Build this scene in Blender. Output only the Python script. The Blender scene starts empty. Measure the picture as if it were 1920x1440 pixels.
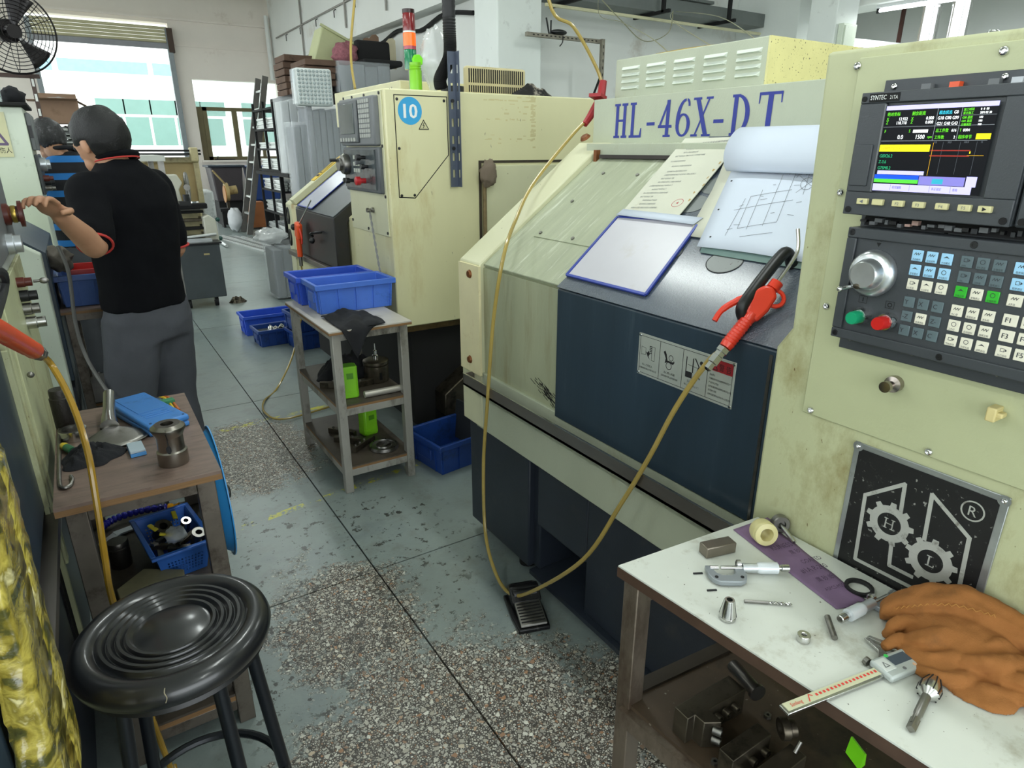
import bpy, math, random
from mathutils import Vector as V, Matrix, noise as NZ
from math import sin, cos, pi, radians, sqrt, atan2, exp

SC = bpy.context.scene
COL = SC.collection
random.seed(7)

# ------------------------------------------------------------------ camera, sky, exposure
cam_d = bpy.data.cameras.new('camera'); cam = bpy.data.objects.new('camera', cam_d); COL.objects.link(cam)
cam.location = (0, 0, 1.45); cam.rotation_euler = (radians(90 - 19.9), 0, radians(-32.7))
cam_d.sensor_fit = 'HORIZONTAL'; cam_d.sensor_width = 36; cam_d.lens = 1220 / 1920 * 36
cam_d.clip_start = .02; cam_d.clip_end = 200
SC.camera = cam
W = bpy.data.worlds.new('sky'); SC.world = W; W.use_nodes = True
bgn = W.node_tree.nodes['Background']; bgn.inputs[0].default_value = (.90, .97, 1, 1); bgn.inputs[1].default_value = 4.8
SC.view_settings.view_transform = 'Standard'; SC.view_settings.look = 'None'
SC.view_settings.exposure = -.08; SC.view_settings.gamma = 1; SC.view_settings.use_curve_mapping = False
try:
    SC.cycles.max_bounces = 8; SC.cycles.diffuse_bounces = 5; SC.cycles.glossy_bounces = 3
    SC.cycles.transparent_max_bounces = 12; SC.cycles.transmission_bounces = 4
    SC.cycles.sample_clamp_indirect = 6; SC.cycles.caustics_reflective = False; SC.cycles.caustics_refractive = False
except Exception: pass

# ------------------------------------------------------------------ helpers
def lin(c):
    if isinstance(c, str): c = [int(c[i:i + 2], 16) / 255 for i in (0, 2, 4)]
    return tuple((x / 12.92 if x <= .04045 else ((x + .055) / 1.055) ** 2.4) for x in c[:3]) + (1,)
MATS = {}
def mat(name, col, rough=.5, metal=0, var=.08, scale=6, bump=0, bscale=60, dirt=None, damt=.5, dscale=5, stretch=(1, 1, 1),
        emit=0, alpha=1, coat=0, speck=0, sscale=90, speckcol='2a2620', spec=.5, trans=0):
    if name in MATS: return MATS[name]
    m = bpy.data.materials.new(name); m.use_nodes = True; nt = m.node_tree; N = nt.nodes; L = nt.links
    b = N['Principled BSDF']; c = lin(col)
    b.inputs['Roughness'].default_value = rough; b.inputs['Metallic'].default_value = metal
    b.inputs['Alpha'].default_value = alpha; b.inputs['Coat Weight'].default_value = coat
    b.inputs['Specular IOR Level'].default_value = spec; b.inputs['Transmission Weight'].default_value = trans
    b.inputs['Coat Roughness'].default_value = .15
    tc = N.new('ShaderNodeTexCoord'); mp = N.new('ShaderNodeMapping'); mp.inputs['Scale'].default_value = stretch
    L.new(tc.outputs['Object'], mp.inputs[0])
    def nz(s, d=4, r=.6):
        n = N.new('ShaderNodeTexNoise'); n.inputs['Scale'].default_value = s; n.inputs['Detail'].default_value = d
        n.inputs['Roughness'].default_value = r; L.new(mp.outputs[0], n.inputs['Vector']); return n.outputs['Fac']
    def ramp(f, a, bb, ca=(0, 0, 0, 1), cb=(1, 1, 1, 1)):
        r = N.new('ShaderNodeValToRGB'); e = r.color_ramp.elements; e[0].position = a; e[1].position = bb; e[0].color = ca; e[1].color = cb
        L.new(f, r.inputs[0]); return r.outputs[0]
    def mix(f, A, B):
        x = N.new('ShaderNodeMix'); x.data_type = 'RGBA'
        if isinstance(f, (int, float)): x.inputs[0].default_value = f
        else: L.new(f, x.inputs[0])
        for q, i in ((A, 6), (B, 7)):
            if isinstance(q, tuple): x.inputs[i].default_value = q
            else: L.new(q, x.inputs[i])
        return x.outputs[2]
    out = c
    if var > 0:
        lo = tuple(x * (1 - var) for x in c[:3]) + (1,); hi = tuple(min(1, x * (1 + var)) for x in c[:3]) + (1,)
        out = ramp(nz(scale), .3, .7, lo, hi)
    if dirt:
        out = mix(ramp(nz(dscale, 8, .7), .67 - .35 * damt, .83 - .28 * damt), out, lin(dirt))
    if speck:
        out = mix(ramp(nz(sscale, 2, .5), .74 - .12 * speck, .78 - .1 * speck), out, lin(speckcol))
    if isinstance(out, tuple): b.inputs['Base Color'].default_value = out
    else: L.new(out, b.inputs['Base Color'])
    if bump:
        bn = N.new('ShaderNodeBump'); bn.inputs['Strength'].default_value = min(1, bump); bn.inputs['Distance'].default_value = .004
        L.new(nz(bscale, 3), bn.inputs['Height']); L.new(bn.outputs[0], b.inputs['Normal'])
    if emit:
        b.inputs['Emission Color'].default_value = c; b.inputs['Emission Strength'].default_value = emit
    m.diffuse_color = c
    MATS[name] = m; return m

_gl = {}
def glyph(s):
    if s not in _gl:
        cu = bpy.data.curves.new('t', 'FONT'); cu.body = s; cu.size = 1; cu.resolution_u = 2
        ob = bpy.data.objects.new('t', cu); me = ob.to_mesh()
        _gl[s] = ([v.co[:2] for v in me.vertices], [tuple(p.vertices) for p in me.polygons])
        ob.to_mesh_clear(); bpy.data.objects.remove(ob); bpy.data.curves.remove(cu)
    return _gl[s]

class MB:
    def __init__(s): s.v = []; s.f = []
    def add(s, vs, fs):
        n = len(s.v); s.v += [tuple(p) for p in vs]; s.f += [tuple(i + n for i in f) for f in fs]; return s
    def box(s, x0, x1, y0, y1, z0, z1):
        return s.add([(x, y, z) for z in (z0, z1) for y in (y0, y1) for x in (x0, x1)],
                     [(0, 2, 3, 1), (4, 5, 7, 6), (0, 1, 5, 4), (2, 6, 7, 3), (0, 4, 6, 2), (1, 3, 7, 5)])
    def cb(s, c, d, rot=(0, 0, 0)):
        from mathutils import Euler
        R = Euler(rot).to_matrix(); c = V(c)
        P = [c + R @ V((x * d[0] / 2, y * d[1] / 2, z * d[2] / 2)) for z in (-1, 1) for y in (-1, 1) for x in (-1, 1)]
        return s.add(P, [(0, 2, 3, 1), (4, 5, 7, 6), (0, 1, 5, 4), (2, 6, 7, 3), (0, 4, 6, 2), (1, 3, 7, 5)])
    def ob(s, o, a, b, c):
        o, a, b, c = V(o), V(a), V(b), V(c)
        P = [o, o + a, o + b, o + a + b, o + c, o + a + c, o + b + c, o + a + b + c]
        F = [(0, 2, 3, 1), (4, 5, 7, 6), (0, 1, 5, 4), (2, 6, 7, 3), (0, 4, 6, 2), (1, 3, 7, 5)]
        if a.cross(b).dot(c) < 0: F = [f[::-1] for f in F]
        return s.add(P, F)
    def beam(s, p0, p1, w, h, up=(0, 0, 1)):
        p0, p1 = V(p0), V(p1); d = (p1 - p0); u = V(up)
        if abs(d.normalized().dot(u)) > .98: u = V((1, 0, 0))
        a = d.cross(u).normalized() * w; b = a.cross(d).normalized() * h
        return s.ob(p0 - a / 2 - b / 2, d, a, b)
    def cyl(s, p0, p1, r0, r1=None, n=16, caps=True):
        return s.lathe([(0, 0), (r0, 0), (r0 if r1 is None else r1, 1), (0, 1)] if caps else [(r0, 0), (r0 if r1 is None else r1, 1)], p0, V(p1) - V(p0), n)
    def lathe(s, prof, p0, axis, n=20, a0=0, a1=2 * pi):
        p0 = V(p0); ax = V(axis); d = ax.normalized(); t = V((1, 0, 0)) if abs(d.x) < .8 else V((0, 1, 0))
        e1 = d.cross(t).normalized(); e2 = d.cross(e1); full = abs(a1 - a0 - 2 * pi) < 1e-6
        vs = []; idx = []; m = n if full else n + 1
        for r, h in prof:
            if r < 1e-7: idx.append([len(vs)] * m); vs.append(p0 + ax * h)
            else:
                idx.append(list(range(len(vs), len(vs) + m)))
                for k in range(m):
                    a = a0 + (a1 - a0) * k / n; vs.append(p0 + ax * h + (e1 * cos(a) + e2 * sin(a)) * r)
        fs = []
        for i in range(len(prof) - 1):
            A, B = idx[i], idx[i + 1]
            for k in range(n):
                k2 = (k + 1) % m if full else k + 1
                f = [A[k], A[k2], B[k2], B[k]]; g = []
                for q in f:
                    if q not in g: g.append(q)
                if len(g) > 2: fs.append(tuple(g))
        return s.add(vs, fs)
    def tube(s, pts, r, n=8, closed=False, caps=True):
        P = [V(p) for p in pts]; N_ = len(P); R = r if isinstance(r, (list, tuple)) else [r] * N_
        vs = []; fs = []; prev = None
        for i, p in enumerate(P):
            if closed: t = (P[(i + 1) % N_] - P[i - 1])
            else: t = P[min(i + 1, N_ - 1)] - P[max(i - 1, 0)]
            t.normalize()
            if prev is None:
                u = V((0, 0, 1)) if abs(t.z) < .9 else V((1, 0, 0)); a = t.cross(u).normalized()
            else:
                a = prev - t * prev.dot(t); a.normalize()
            prev = a; b = t.cross(a)
            for k in range(n):
                q = 2 * pi * k / n; vs.append(p + (a * cos(q) + b * sin(q)) * R[i])
        M_ = N_ if closed else N_ - 1
        for i in range(M_):
            j = (i + 1) % N_
            for k in range(n):
                k2 = (k + 1) % n; fs.append((i * n + k, i * n + k2, j * n + k2, j * n + k))
        if not closed and caps: fs += [tuple(range(n))[::-1], tuple((N_ - 1) * n + k for k in range(n))]
        return s.add(vs, fs)
    def prism(s, pts, o, u, v, w):
        o, u, v, w = V(o), V(u), V(v), V(w); n = len(pts)
        A = [o + u * a + v * b for a, b in pts]
        vs = A + [p + w for p in A]
        fs = [tuple(range(n))[::-1], tuple(range(n, 2 * n))] + [(i, (i + 1) % n, n + (i + 1) % n, n + i) for i in range(n)]
        area = sum(pts[i][0] * pts[(i + 1) % n][1] - pts[(i + 1) % n][0] * pts[i][1] for i in range(n))
        if (u.cross(v).dot(w) < 0) != (area < 0): fs = [f[::-1] for f in fs]
        return s.add(vs, fs)
    def poly(s, pts, o, u, v):
        o, u, v = V(o), V(u), V(v); s.k = getattr(s, 'k', 0) + 1; o = o + u.cross(v).normalized() * (4e-6 * (s.k % 60))
        return s.add([o + u * a + v * b for a, b in pts], [tuple(range(len(pts)))])
    def rect(s, x0, y0, x1, y1, o, u, v): return s.poly([(x0, y0), (x1, y0), (x1, y1), (x0, y1)], o, u, v)
    def line(s, pts, w, o, u, v):
        for (a, b), (c, d) in zip(pts, pts[1:]):
            L_ = math.hypot(c - a, d - b) or 1e-9; nx, ny = -(d - b) / L_ * w / 2, (c - a) / L_ * w / 2
            ex, ey = (c - a) / L_ * w * .3, (d - b) / L_ * w * .3
            s.poly([(a - ex + nx, b - ey + ny), (a - ex - nx, b - ey - ny), (c + ex - nx, d + ey - ny), (c + ex + nx, d + ey + ny)], o, u, v)
        return s
    def ring(s, cx, cy, r0, r1, o, u, v, n=28, a0=0, a1=2 * pi):
        for k in range(n):
            a, b = a0 + (a1 - a0) * k / n, a0 + (a1 - a0) * (k + 1) / n
            if r0 > 0: s.poly([(cx + r0 * cos(a), cy + r0 * sin(a)), (cx + r1 * cos(a), cy + r1 * sin(a)), (cx + r1 * cos(b), cy + r1 * sin(b)), (cx + r0 * cos(b), cy + r0 * sin(b))], o, u, v)
            else: s.poly([(cx, cy), (cx + r1 * cos(a), cy + r1 * sin(a)), (cx + r1 * cos(b), cy + r1 * sin(b))], o, u, v)
        return s
    def text(s, t, size, x, y, o, u, v, sx=1, shear=0, bold=0):
        vs, fs = glyph(t); o, u, v = V(o), V(u), V(v)
        for i_, d in enumerate((0, -bold, bold) if bold else (0,)):
            s.add([o + u.cross(v).normalized() * (3e-5 * i_) + u * (x + (a * sx + b * shear) * size + d) + v * (y + b * size) for a, b in vs], fs)
        return s
    def grid(s, fn, nu, nv, wrap=False):
        vs = [fn(i / nu, j / nv) for j in range(nv + 1) for i in range(nu + 1)]
        return s.add(vs, [(j * (nu + 1) + i, j * (nu + 1) + i + 1, (j + 1) * (nu + 1) + i + 1, (j + 1) * (nu + 1) + i) for j in range(nv) for i in range(nu)])
    def ball(s, c, r, nu=14, nv=9):
        if not isinstance(r, (tuple, list)): r = (r, r, r)
        c = V(c); n = len(s.v)
        vs = [c + V((0, 0, -r[2]))]; fs = []
        for j in range(1, nv):
            t = -pi / 2 + pi * j / nv
            for i in range(nu): vs.append(c + V((r[0] * cos(t) * cos(2 * pi * i / nu), r[1] * cos(t) * sin(2 * pi * i / nu), r[2] * sin(t))))
        vs.append(c + V((0, 0, r[2]))); T = len(vs) - 1
        for i in range(nu):
            k = (i + 1) % nu; fs.append((0, 1 + k, 1 + i)); fs.append((T, T - nu + i, T - nu + k))
            for j in range(nv - 2): fs.append((1 + j * nu + i, 1 + j * nu + k, 1 + (j + 1) * nu + k, 1 + (j + 1) * nu + i))
        return s.add(vs, fs)
    def map(s, fn): s.v = [tuple(fn(V(p))) for p in s.v]; return s

def obj(name, mb, m, parent=None, bev=0, seg=2, smooth=35, sub=0, solid=0, fix=False):
    me = bpy.data.meshes.new(name); me.from_pydata(mb.v, [], mb.f)
    if fix:
        import bmesh
        b = bmesh.new(); b.from_mesh(me); bmesh.ops.remove_doubles(b, verts=b.verts, dist=1e-5); bmesh.ops.recalc_face_normals(b, faces=b.faces); b.to_mesh(me); b.free()
    me.update()
    o = bpy.data.objects.new(name, me); COL.objects.link(o)
    for mm in (m if isinstance(m, (list, tuple)) else [m]): me.materials.append(mm)
    if smooth:
        for p in me.polygons: p.use_smooth = True
        if smooth < 180: me.set_sharp_from_angle(angle=radians(smooth))
    if solid:
        d = o.modifiers.new('s', 'SOLIDIFY'); d.thickness = solid; d.offset = 0
    if bev:
        d = o.modifiers.new('b', 'BEVEL'); d.width = bev; d.segments = seg; d.limit_method = 'ANGLE'; d.angle_limit = radians(40)
    if sub:
        d = o.modifiers.new('u', 'SUBSURF'); d.levels = sub; d.render_levels = sub
    if parent is not None: setp(o, parent)
    return o
def wm(o):
    M_ = Matrix.LocRotScale(o.location, o.rotation_euler, o.scale)
    return (wm(o.parent) @ o.matrix_parent_inverse @ M_) if o.parent else M_
def setp(o, parent):
    o.parent = parent; o.matrix_parent_inverse = wm(parent).inverted()
def tag(o, label, cat, group=None, kind=None):
    o['label'] = label; o['category'] = cat
    if group: o['group'] = group
    if kind: o['kind'] = kind
    return o
def thing(name, label, cat, loc=(0, 0, 0), rz=0, group=None):
    o = bpy.data.objects.new(name, None); COL.objects.link(o); o.location = loc; o.rotation_euler = (0, 0, rz); o.empty_display_size = .05
    return tag(o, label, cat, group)
def struct(name, mb, m, parent=None, **k):
    o = obj(name, mb, m, parent, **k)
    if parent is None: o['kind'] = 'structure'
    return o
def dup(o, loc=None, rz=None, label=None, group=None, parent=None):
    c = o.copy(); COL.objects.link(c)
    if parent is not None: c.parent = parent
    if loc is not None: c.location = loc
    if rz is not None: c.rotation_euler = (0, 0, rz)
    if label: c['label'] = label
    if group: c['group'] = group
    for ch in list(o.children): dup(ch, parent=c)
    return c
def spline(pts, n=8):
    P = [V(p) for p in pts]; out = []
    for i in range(len(P) - 1):
        a, b, c, d = P[max(i - 1, 0)], P[i], P[i + 1], P[min(i + 2, len(P) - 1)]
        for k in range(n):
            t = k / n; out.append(.5 * ((2 * b) + (c - a) * t + (2 * a - 5 * b + 4 * c - d) * t * t + (3 * b - a - 3 * c + d) * t ** 3))
    return out + [P[-1]]
def rnd(a, b): return random.uniform(a, b)
def circ(n, r, cx=0, cy=0, ry=None, a0=0): return [(cx + r * cos(2 * pi * k / n + a0), cy + (ry or r) * sin(2 * pi * k / n + a0)) for k in range(n)]
X_, Y_, Z_ = V((1, 0, 0)), V((0, 1, 0)), V((0, 0, 1))

# ------------------------------------------------------------------ materials
CREAM = mat('cream_paint', 'd0cfae', .42, var=.06, scale=3, dirt='a79a68', damt=.22, dscale=2.2, speck=.05, sscale=110, speckcol='6a5a34', bump=.06, bscale=180, stretch=(1, 1, .35))
CREAM2 = mat('cream_paint_dirty', 'bcbf98', .5, var=.08, scale=4, dirt='83743f', damt=.47, dscale=4, speck=.2, sscale=110, speckcol='6a5a34', bump=.12, bscale=150, stretch=(1, 1, .6))
CREAMY = mat('yellow_cream_paint', 'd9d5ab', .38, var=.05, scale=2.5, dirt='b49d5c', damt=.2, dscale=1.6, speck=.2, sscale=60, stretch=(1, 1, .3))
GREYGR = mat('grey_green_paint', 'b4baa4', .4, var=.06, scale=4, dirt='a09a70', damt=.22, dscale=3, bump=.25, bscale=260, stretch=(1, 1, .5))
GREYSLOPE = mat('worn_grey_green_paint', 'a9af94', .38, var=.1, scale=5, dirt='dfe3d2', damt=.34, dscale=7, bump=.35, bscale=260, stretch=(.5, 6, 1))
PALEGREEN = mat('pale_green_paint', 'd3dccb', .42, var=.05, scale=3, dirt='9aa58a', damt=.15, speck=.2)
NAVY = mat('navy_paint', '2c3a46', .34, var=.14, scale=6, dirt='46535c', damt=.2, dscale=6, stretch=(1, 3, .25), bump=.05, bscale=200)
NAVYS = mat('navy_hammered_paint', '454f5c', .3, var=.1, scale=6, bump=.8, bscale=190, spec=.9, coat=.45)
NAVYB = mat('dark_base_paint', '262c36', .42, var=.18, scale=5, dirt='3a3c3e', damt=.25, dscale=7, bump=.08, bscale=150)
BLACK = mat('black_plastic', '17181a', .4, var=.1)
BLACKM = mat('black_matte', '0c0c0d', .8, var=.15)
DARKGREY = mat('dark_grey_plastic', '3f4347', .42, var=.05, bump=.08, bscale=400)
MIDGREY = mat('mid_grey_plastic', '6d7072', .45, var=.05)
STEEL = mat('bright_steel', 'c9c9c6', .24, 1, var=.06, scale=30)
STEELD = mat('dull_steel', '8b8984', .38, 1, var=.18, scale=14, dirt='4a423a', damt=.3, dscale=9)
STEELB = mat('oily_black_steel', '5d564a', .34, .8, var=.3, scale=9, dirt='1d1a16', damt=.5, dscale=14)
CHROME = mat('chrome', 'dddddd', .12, 1, var=0)
ALU = mat('matte_aluminium', 'cfd4d8', .34, .75, var=.04)
RAILM = mat('dark_stainless', '8a8480', .34, .8, var=.12, scale=10, stretch=(1, .3, 1))
RUST = mat('rusty_screw', '7a4a28', .5, .5, var=.2, scale=40)
BLUEC = mat('blue_crate_plastic', '2f55c4', .36, var=.08, scale=8, dirt='22336e', damt=.24, dscale=9)
BLUEC2 = mat('pale_blue_crate_plastic', '4a74d2', .36, var=.08, scale=8, dirt='36549a', damt=.24, dscale=9)
BLUED = mat('dirty_blue_crate_plastic', '1d3f86', .34, var=.15, scale=8, dirt='14243e', damt=.45, dscale=8)
WHITEP = mat('paper', 'ced6e4', .75, var=.015)
PAPERD = mat('aged_paper', 'cfcfbe', .75, var=.03, dirt='b8b294', damt=.15)
INK = mat('grey_ink', '6e7277', .8, var=0)
INKR = mat('red_ink', 'c8505c', .8, var=0)
INKB = mat('black_ink', '17171a', .7, var=0)
INKBLUE = mat('deep_blue_ink', '1f2f8f', .5, var=.05)
WHITEI = mat('white_ink', 'e9ebe8', .6, var=0)
RED = mat('red_plastic', 'e03a22', .3, var=.04, coat=.3)
ORANGE = mat('orange_plastic', 'ee5a2c', .34, var=.05)
HOSE = mat('clear_yellow_hose', 'a8924e', .22, var=.1, scale=10, coat=.4)
HOSE2 = mat('amber_hose', '9c7a26', .25, var=.1, scale=10, coat=.4)
WHITEPAINT = mat('white_wall_paint', 'dfe1dd', .7, var=.03, scale=1.5, dirt='b9b0a2', damt=.2, dscale=1.1)
WALLW = mat('warm_wall_paint', 'e9e0d6', .75, var=.04, scale=1.2, dirt='b39f8c', damt=.2, dscale=.9)
TABLEW = mat('white_laminate', 'd2d5cd', .36, var=.05, scale=5, dirt='a5a190', damt=.34, dscale=9, speck=.15, sscale=150, speckcol='6c6a60', bump=.04)
WOODT = mat('worn_wood_top', '77645a', .5, var=.22, scale=6, dirt='4c4038', damt=.4, dscale=8, stretch=(1, 6, 1), bump=.1, bscale=80)
PLY = mat('plywood_edge', '80603c', .6, var=.3, scale=20, stretch=(.3, .3, 30))
CARD = mat('cardboard', '7d6451', .8, var=.12, scale=5, dirt='57432f', damt=.2)
CARDD = mat('dark_cardboard', '5d483b', .85, var=.18, scale=6, dirt='3a2c24', damt=.3)
GREENB = mat('lime_green_plastic', '7ec424', .35, var=.08, dirt='4c7a1c', damt=.2)
RUBBER = mat('black_rubber', '1b1b1d', .55, var=.1, bump=.1)
CLOTHK = mat('black_cloth', '17181c', .95, var=.2, scale=20, bump=.3, bscale=300)
# ------------------------------------------------------------------ lamps of the room (ceiling battens out of frame and in frame)
LAMPG = mat('lamp_glow', 'f6fbff', .5, emit=14, var=0)
LAMPB = mat('lamp_body', 'd8dadb', .5)
def batten(a, b, label, power, glow_r=.016, light=True):
    a, b = V(a), V(b); t = thing('ceiling_lamp', label, 'lamp', tuple((a + b) / 2), group='fluorescent battens')
    obj('body', MB().beam(a + V((0, 0, .045)), b + V((0, 0, .045)), .06, .04), LAMPB, t)
    d = (b - a).normalized()
    obj('tube', MB().cyl(a + d * .03, b - d * .03, glow_r, n=10), LAMPG, t)
    for q, s in ((a, 1), (b, -1)): obj('tube_holder', MB().cb(q + d * .015 * s + V((0, 0, .005)), (.03, .03, .06), (0, 0, atan2(d.y, d.x))), BLACK, t)
    if light:
        ld = bpy.data.lights.new('batten_light', 'AREA'); ld.shape = 'RECTANGLE'; ld.size = (b - a).length; ld.size_y = .12; ld.energy = power; ld.color = (.93, 1, .96)
        lo = bpy.data.objects.new('batten_light', ld); COL.objects.link(lo); lo.location = (a + b) / 2 - V((0, 0, .03)); lo.rotation_euler = (0, 0, atan2(d.y, d.x)); setp(lo, t)
for i, x in enumerate((-2.6, 1.45, 5.2)):
    for j, y in enumerate((-2.4, .6, 3.5, 7.4, 11.0)):
        if x > 5 and y > 4: continue
        batten((x, y - .6, 4.15), (x, y + .6, 4.15), 'white fluorescent batten lamp fixed high above the picture', 30)
batten((8.32, 5.0, 2.97), (8.45, 3.6, 2.97), 'lit fluorescent tube under the grey beam at top right', 25)
batten((8.0, 5.15, 2.62), (9.4, 5.0, 2.62), 'lit fluorescent tube beside the white column, lower one', 20)

# ------------------------------------------------------------------ floor slabs
def floor_mat():
    m = bpy.data.materials.new('painted_terrazzo'); m.use_nodes = True; nt = m.node_tree; N = nt.nodes; L = nt.links; b = N['Principled BSDF']
    g = N.new('ShaderNodeNewGeometry'); pos = g.outputs['Position']
    def noise(s, d=4, r=.6, vec=pos):
        n = N.new('ShaderNodeTexNoise'); n.inputs['Scale'].default_value = s; n.inputs['Detail'].default_value = d; n.inputs['Roughness'].default_value = r; L.new(vec, n.inputs['Vector']); return n.outputs['Fac']
    def math_(op, a, c=None, d=None):
        n = N.new('ShaderNodeMath'); n.operation = op
        for i, q in enumerate((a, c, d)):
            if q is None: continue
            if isinstance(q, (int, float)): n.inputs[i].default_value = q
            else: L.new(q, n.inputs[i])
        return n.outputs[0]
    def ramp(f, stops):
        r = N.new('ShaderNodeValToRGB'); e = r.color_ramp.elements
        while len(e) < len(stops): e.new(.5)
        for q, (p, c) in zip(e, stops): q.position = p; q.color = lin(c) if isinstance(c, str) else (c, c, c, 1)
        L.new(f, r.inputs[0]); return r.outputs[0]
    def mix(f, A, B):
        x = N.new('ShaderNodeMix'); x.data_type = 'RGBA'
        if isinstance(f, (int, float)): x.inputs[0].default_value = f
        else: L.new(f, x.inputs[0])
        for q, i in ((A, 6), (B, 7)):
            if isinstance(q, tuple): x.inputs[i].default_value = q
            else: L.new(q, x.inputs[i])
        return x.outputs[2]
    def vor(s, feat='F1', rnd_=1):
        v = N.new('ShaderNodeTexVoronoi'); v.inputs['Scale'].default_value = s; v.feature = feat; v.inputs['Randomness'].default_value = rnd_; L.new(pos, v.inputs['Vector']); return v
    # stone chips in dark cement: two sizes
    def chips(s, lo, hi):
        e = vor(s, 'DISTANCE_TO_EDGE'); f = vor(s, 'F1')
        sep = N.new('ShaderNodeSeparateColor'); L.new(f.outputs['Color'], sep.inputs[0])
        col = ramp(sep.outputs[0], [(0, '8d887e'), (.25, 'c9c6ba'), (.5, 'a39b8c'), (.62, 'e8e6da'), (.85, '7c766c'), (.95, 'a87852'), (1, 'd8d2bd')])
        gap = math_('ADD', e.outputs['Distance'], math_('MULTIPLY', math_('SUBTRACT', noise(s * 1.5, 2), .5), .12))
        return col, ramp(gap, [(lo, 0.), (hi, 1.)]), sep.outputs[1]
    c1, m1, r1 = chips(75, .13, .19)
    c2, m2, r2 = chips(150, .11, .21)
    cement = ramp(noise(40, 6), [(.3, '26231f'), (.7, '4a443c')])
    small = mix(m2, cement, c2)
    keep = ramp(r1, [(.35, 0.), (.4, 1.)])
    terr = mix(math_('MULTIPLY', m1, keep), small, c1)
    # grey green paint with wear
    paint = ramp(noise(2.2, 7, .7), [(.25, '6d777a'), (.5, '86918e'), (.75, '7a8381')])
    paint = mix(ramp(noise(7, 8, .75), [(.52, 0.), (.78, .75)]), paint, lin('6b6a60'))
    scuff = N.new('ShaderNodeMapping'); scuff.inputs['Rotation'].default_value = (0, 0, .5); scuff.inputs['Scale'].default_value = (3, 22, 1); L.new(pos, scuff.inputs[0])
    paint = mix(ramp(noise(5, 6, .8, scuff.outputs[0]), [(.63, 0.), (.70, .8)]), paint, lin('3b3c3a'))
    # where the paint is gone: two worn patches of the walkway, ragged edges
    def blob(cx, cy, rx, ry):
        sp = N.new('ShaderNodeSeparateXYZ'); L.new(pos, sp.inputs[0])
        dx = math_('DIVIDE', math_('SUBTRACT', sp.outputs[0], cx), rx); dy = math_('DIVIDE', math_('SUBTRACT', sp.outputs[1], cy), ry)
        return math_('SQRT', math_('ADD', math_('MULTIPLY', dx, dx), math_('MULTIPLY', dy, dy)))
    d = math_('MINIMUM', blob(.58, .85, .62, .72), blob(.50, 3.22, .36, .48))
    d = math_('MINIMUM', d, math_('ADD', blob(.50, 1.75, .40, .6), .35))
    rag = math_('ADD', math_('MULTIPLY', math_('SUBTRACT', noise(6, 8, .75), .5), 1.5), math_('MULTIPLY', math_('SUBTRACT', noise(60, 3, .6), .5), .7))
    bare = ramp(math_('ADD', d, rag), [(.80, 1.), (1.16, 0.)])
    holes = ramp(noise(22, 5, .7), [(.585, 0.), (.60, 1.)])
    near = ramp(math_('ADD', blob(.42, 2.05, .75, .75), math_('MULTIPLY', math_('SUBTRACT', noise(5, 4), .5), 1.2)), [(.7, 1.), (1.1, 0.)])
    flake = math_('MULTIPLY', holes, near)
    col = mix(bare, paint, terr)
    col = mix(math_('MULTIPLY', flake, .9), col, lin('33332f'))
    # yellow line remains along y = 2.55 .. 2.75
    sp = N.new('ShaderNodeSeparateXYZ'); L.new(pos, sp.inputs[0])
    ly = math_('SUBTRACT', sp.outputs[1], math_('ADD', 2.47, math_('MULTIPLY', sp.outputs[0], .16)))
    lm = math_('LESS_THAN', math_('ABSOLUTE', ly), .018)
    ly2 = math_('SUBTRACT', sp.outputs[1], math_('ADD', 3.55, math_('MULTIPLY', sp.outputs[0], .1)))
    lm = math_('MAXIMUM', lm, math_('LESS_THAN', math_('ABSOLUTE', ly2), .02))
    lm = math_('MULTIPLY', lm, ramp(noise(9, 6, .8), [(.50, 0.), (.55, 1.)]))
    col = mix(lm, col, lin('c3bf36'))
    L.new(col, b.inputs['Base Color'])
    rr = N.new('ShaderNodeMix'); L.new(bare, rr.inputs[0]); rr.inputs[2].default_value = .30; rr.inputs[3].default_value = .42
    L.new(rr.outputs[0], b.inputs['Roughness'])
    bn = N.new('ShaderNodeBump'); bn.inputs['Strength'].default_value = .25; bn.inputs['Distance'].default_value = .003
    L.new(math_('ADD', noise(25, 5), math_('MULTIPLY', bare, math_('MULTIPLY', m1, .5))), bn.inputs['Height']); L.new(bn.outputs[0], b.inputs['Normal'])
    return m
FLOORM = floor_mat()
fl = struct('floor', MB().box(-4.6, 10.5, -5.2, 16.2, -.12, -.012), mat('floor_joint', '2a2a28', .9))
slab = None
for i in range(-2, 6):
    for j in range(-3, 8):
        x0, y0 = .665 + 1.7 * i, 1.955 + 2 * j
        if x0 > 10: continue
        if slab is None: slab = obj('floor_slab', MB().box(0, 1.694, 0, 1.994, -.02, 0), FLOORM, None); o = slab
        else: o = slab.copy(); COL.objects.link(o)
        o.location = (x0 + .003, y0 + .003, 0); setp(o, fl)

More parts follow.
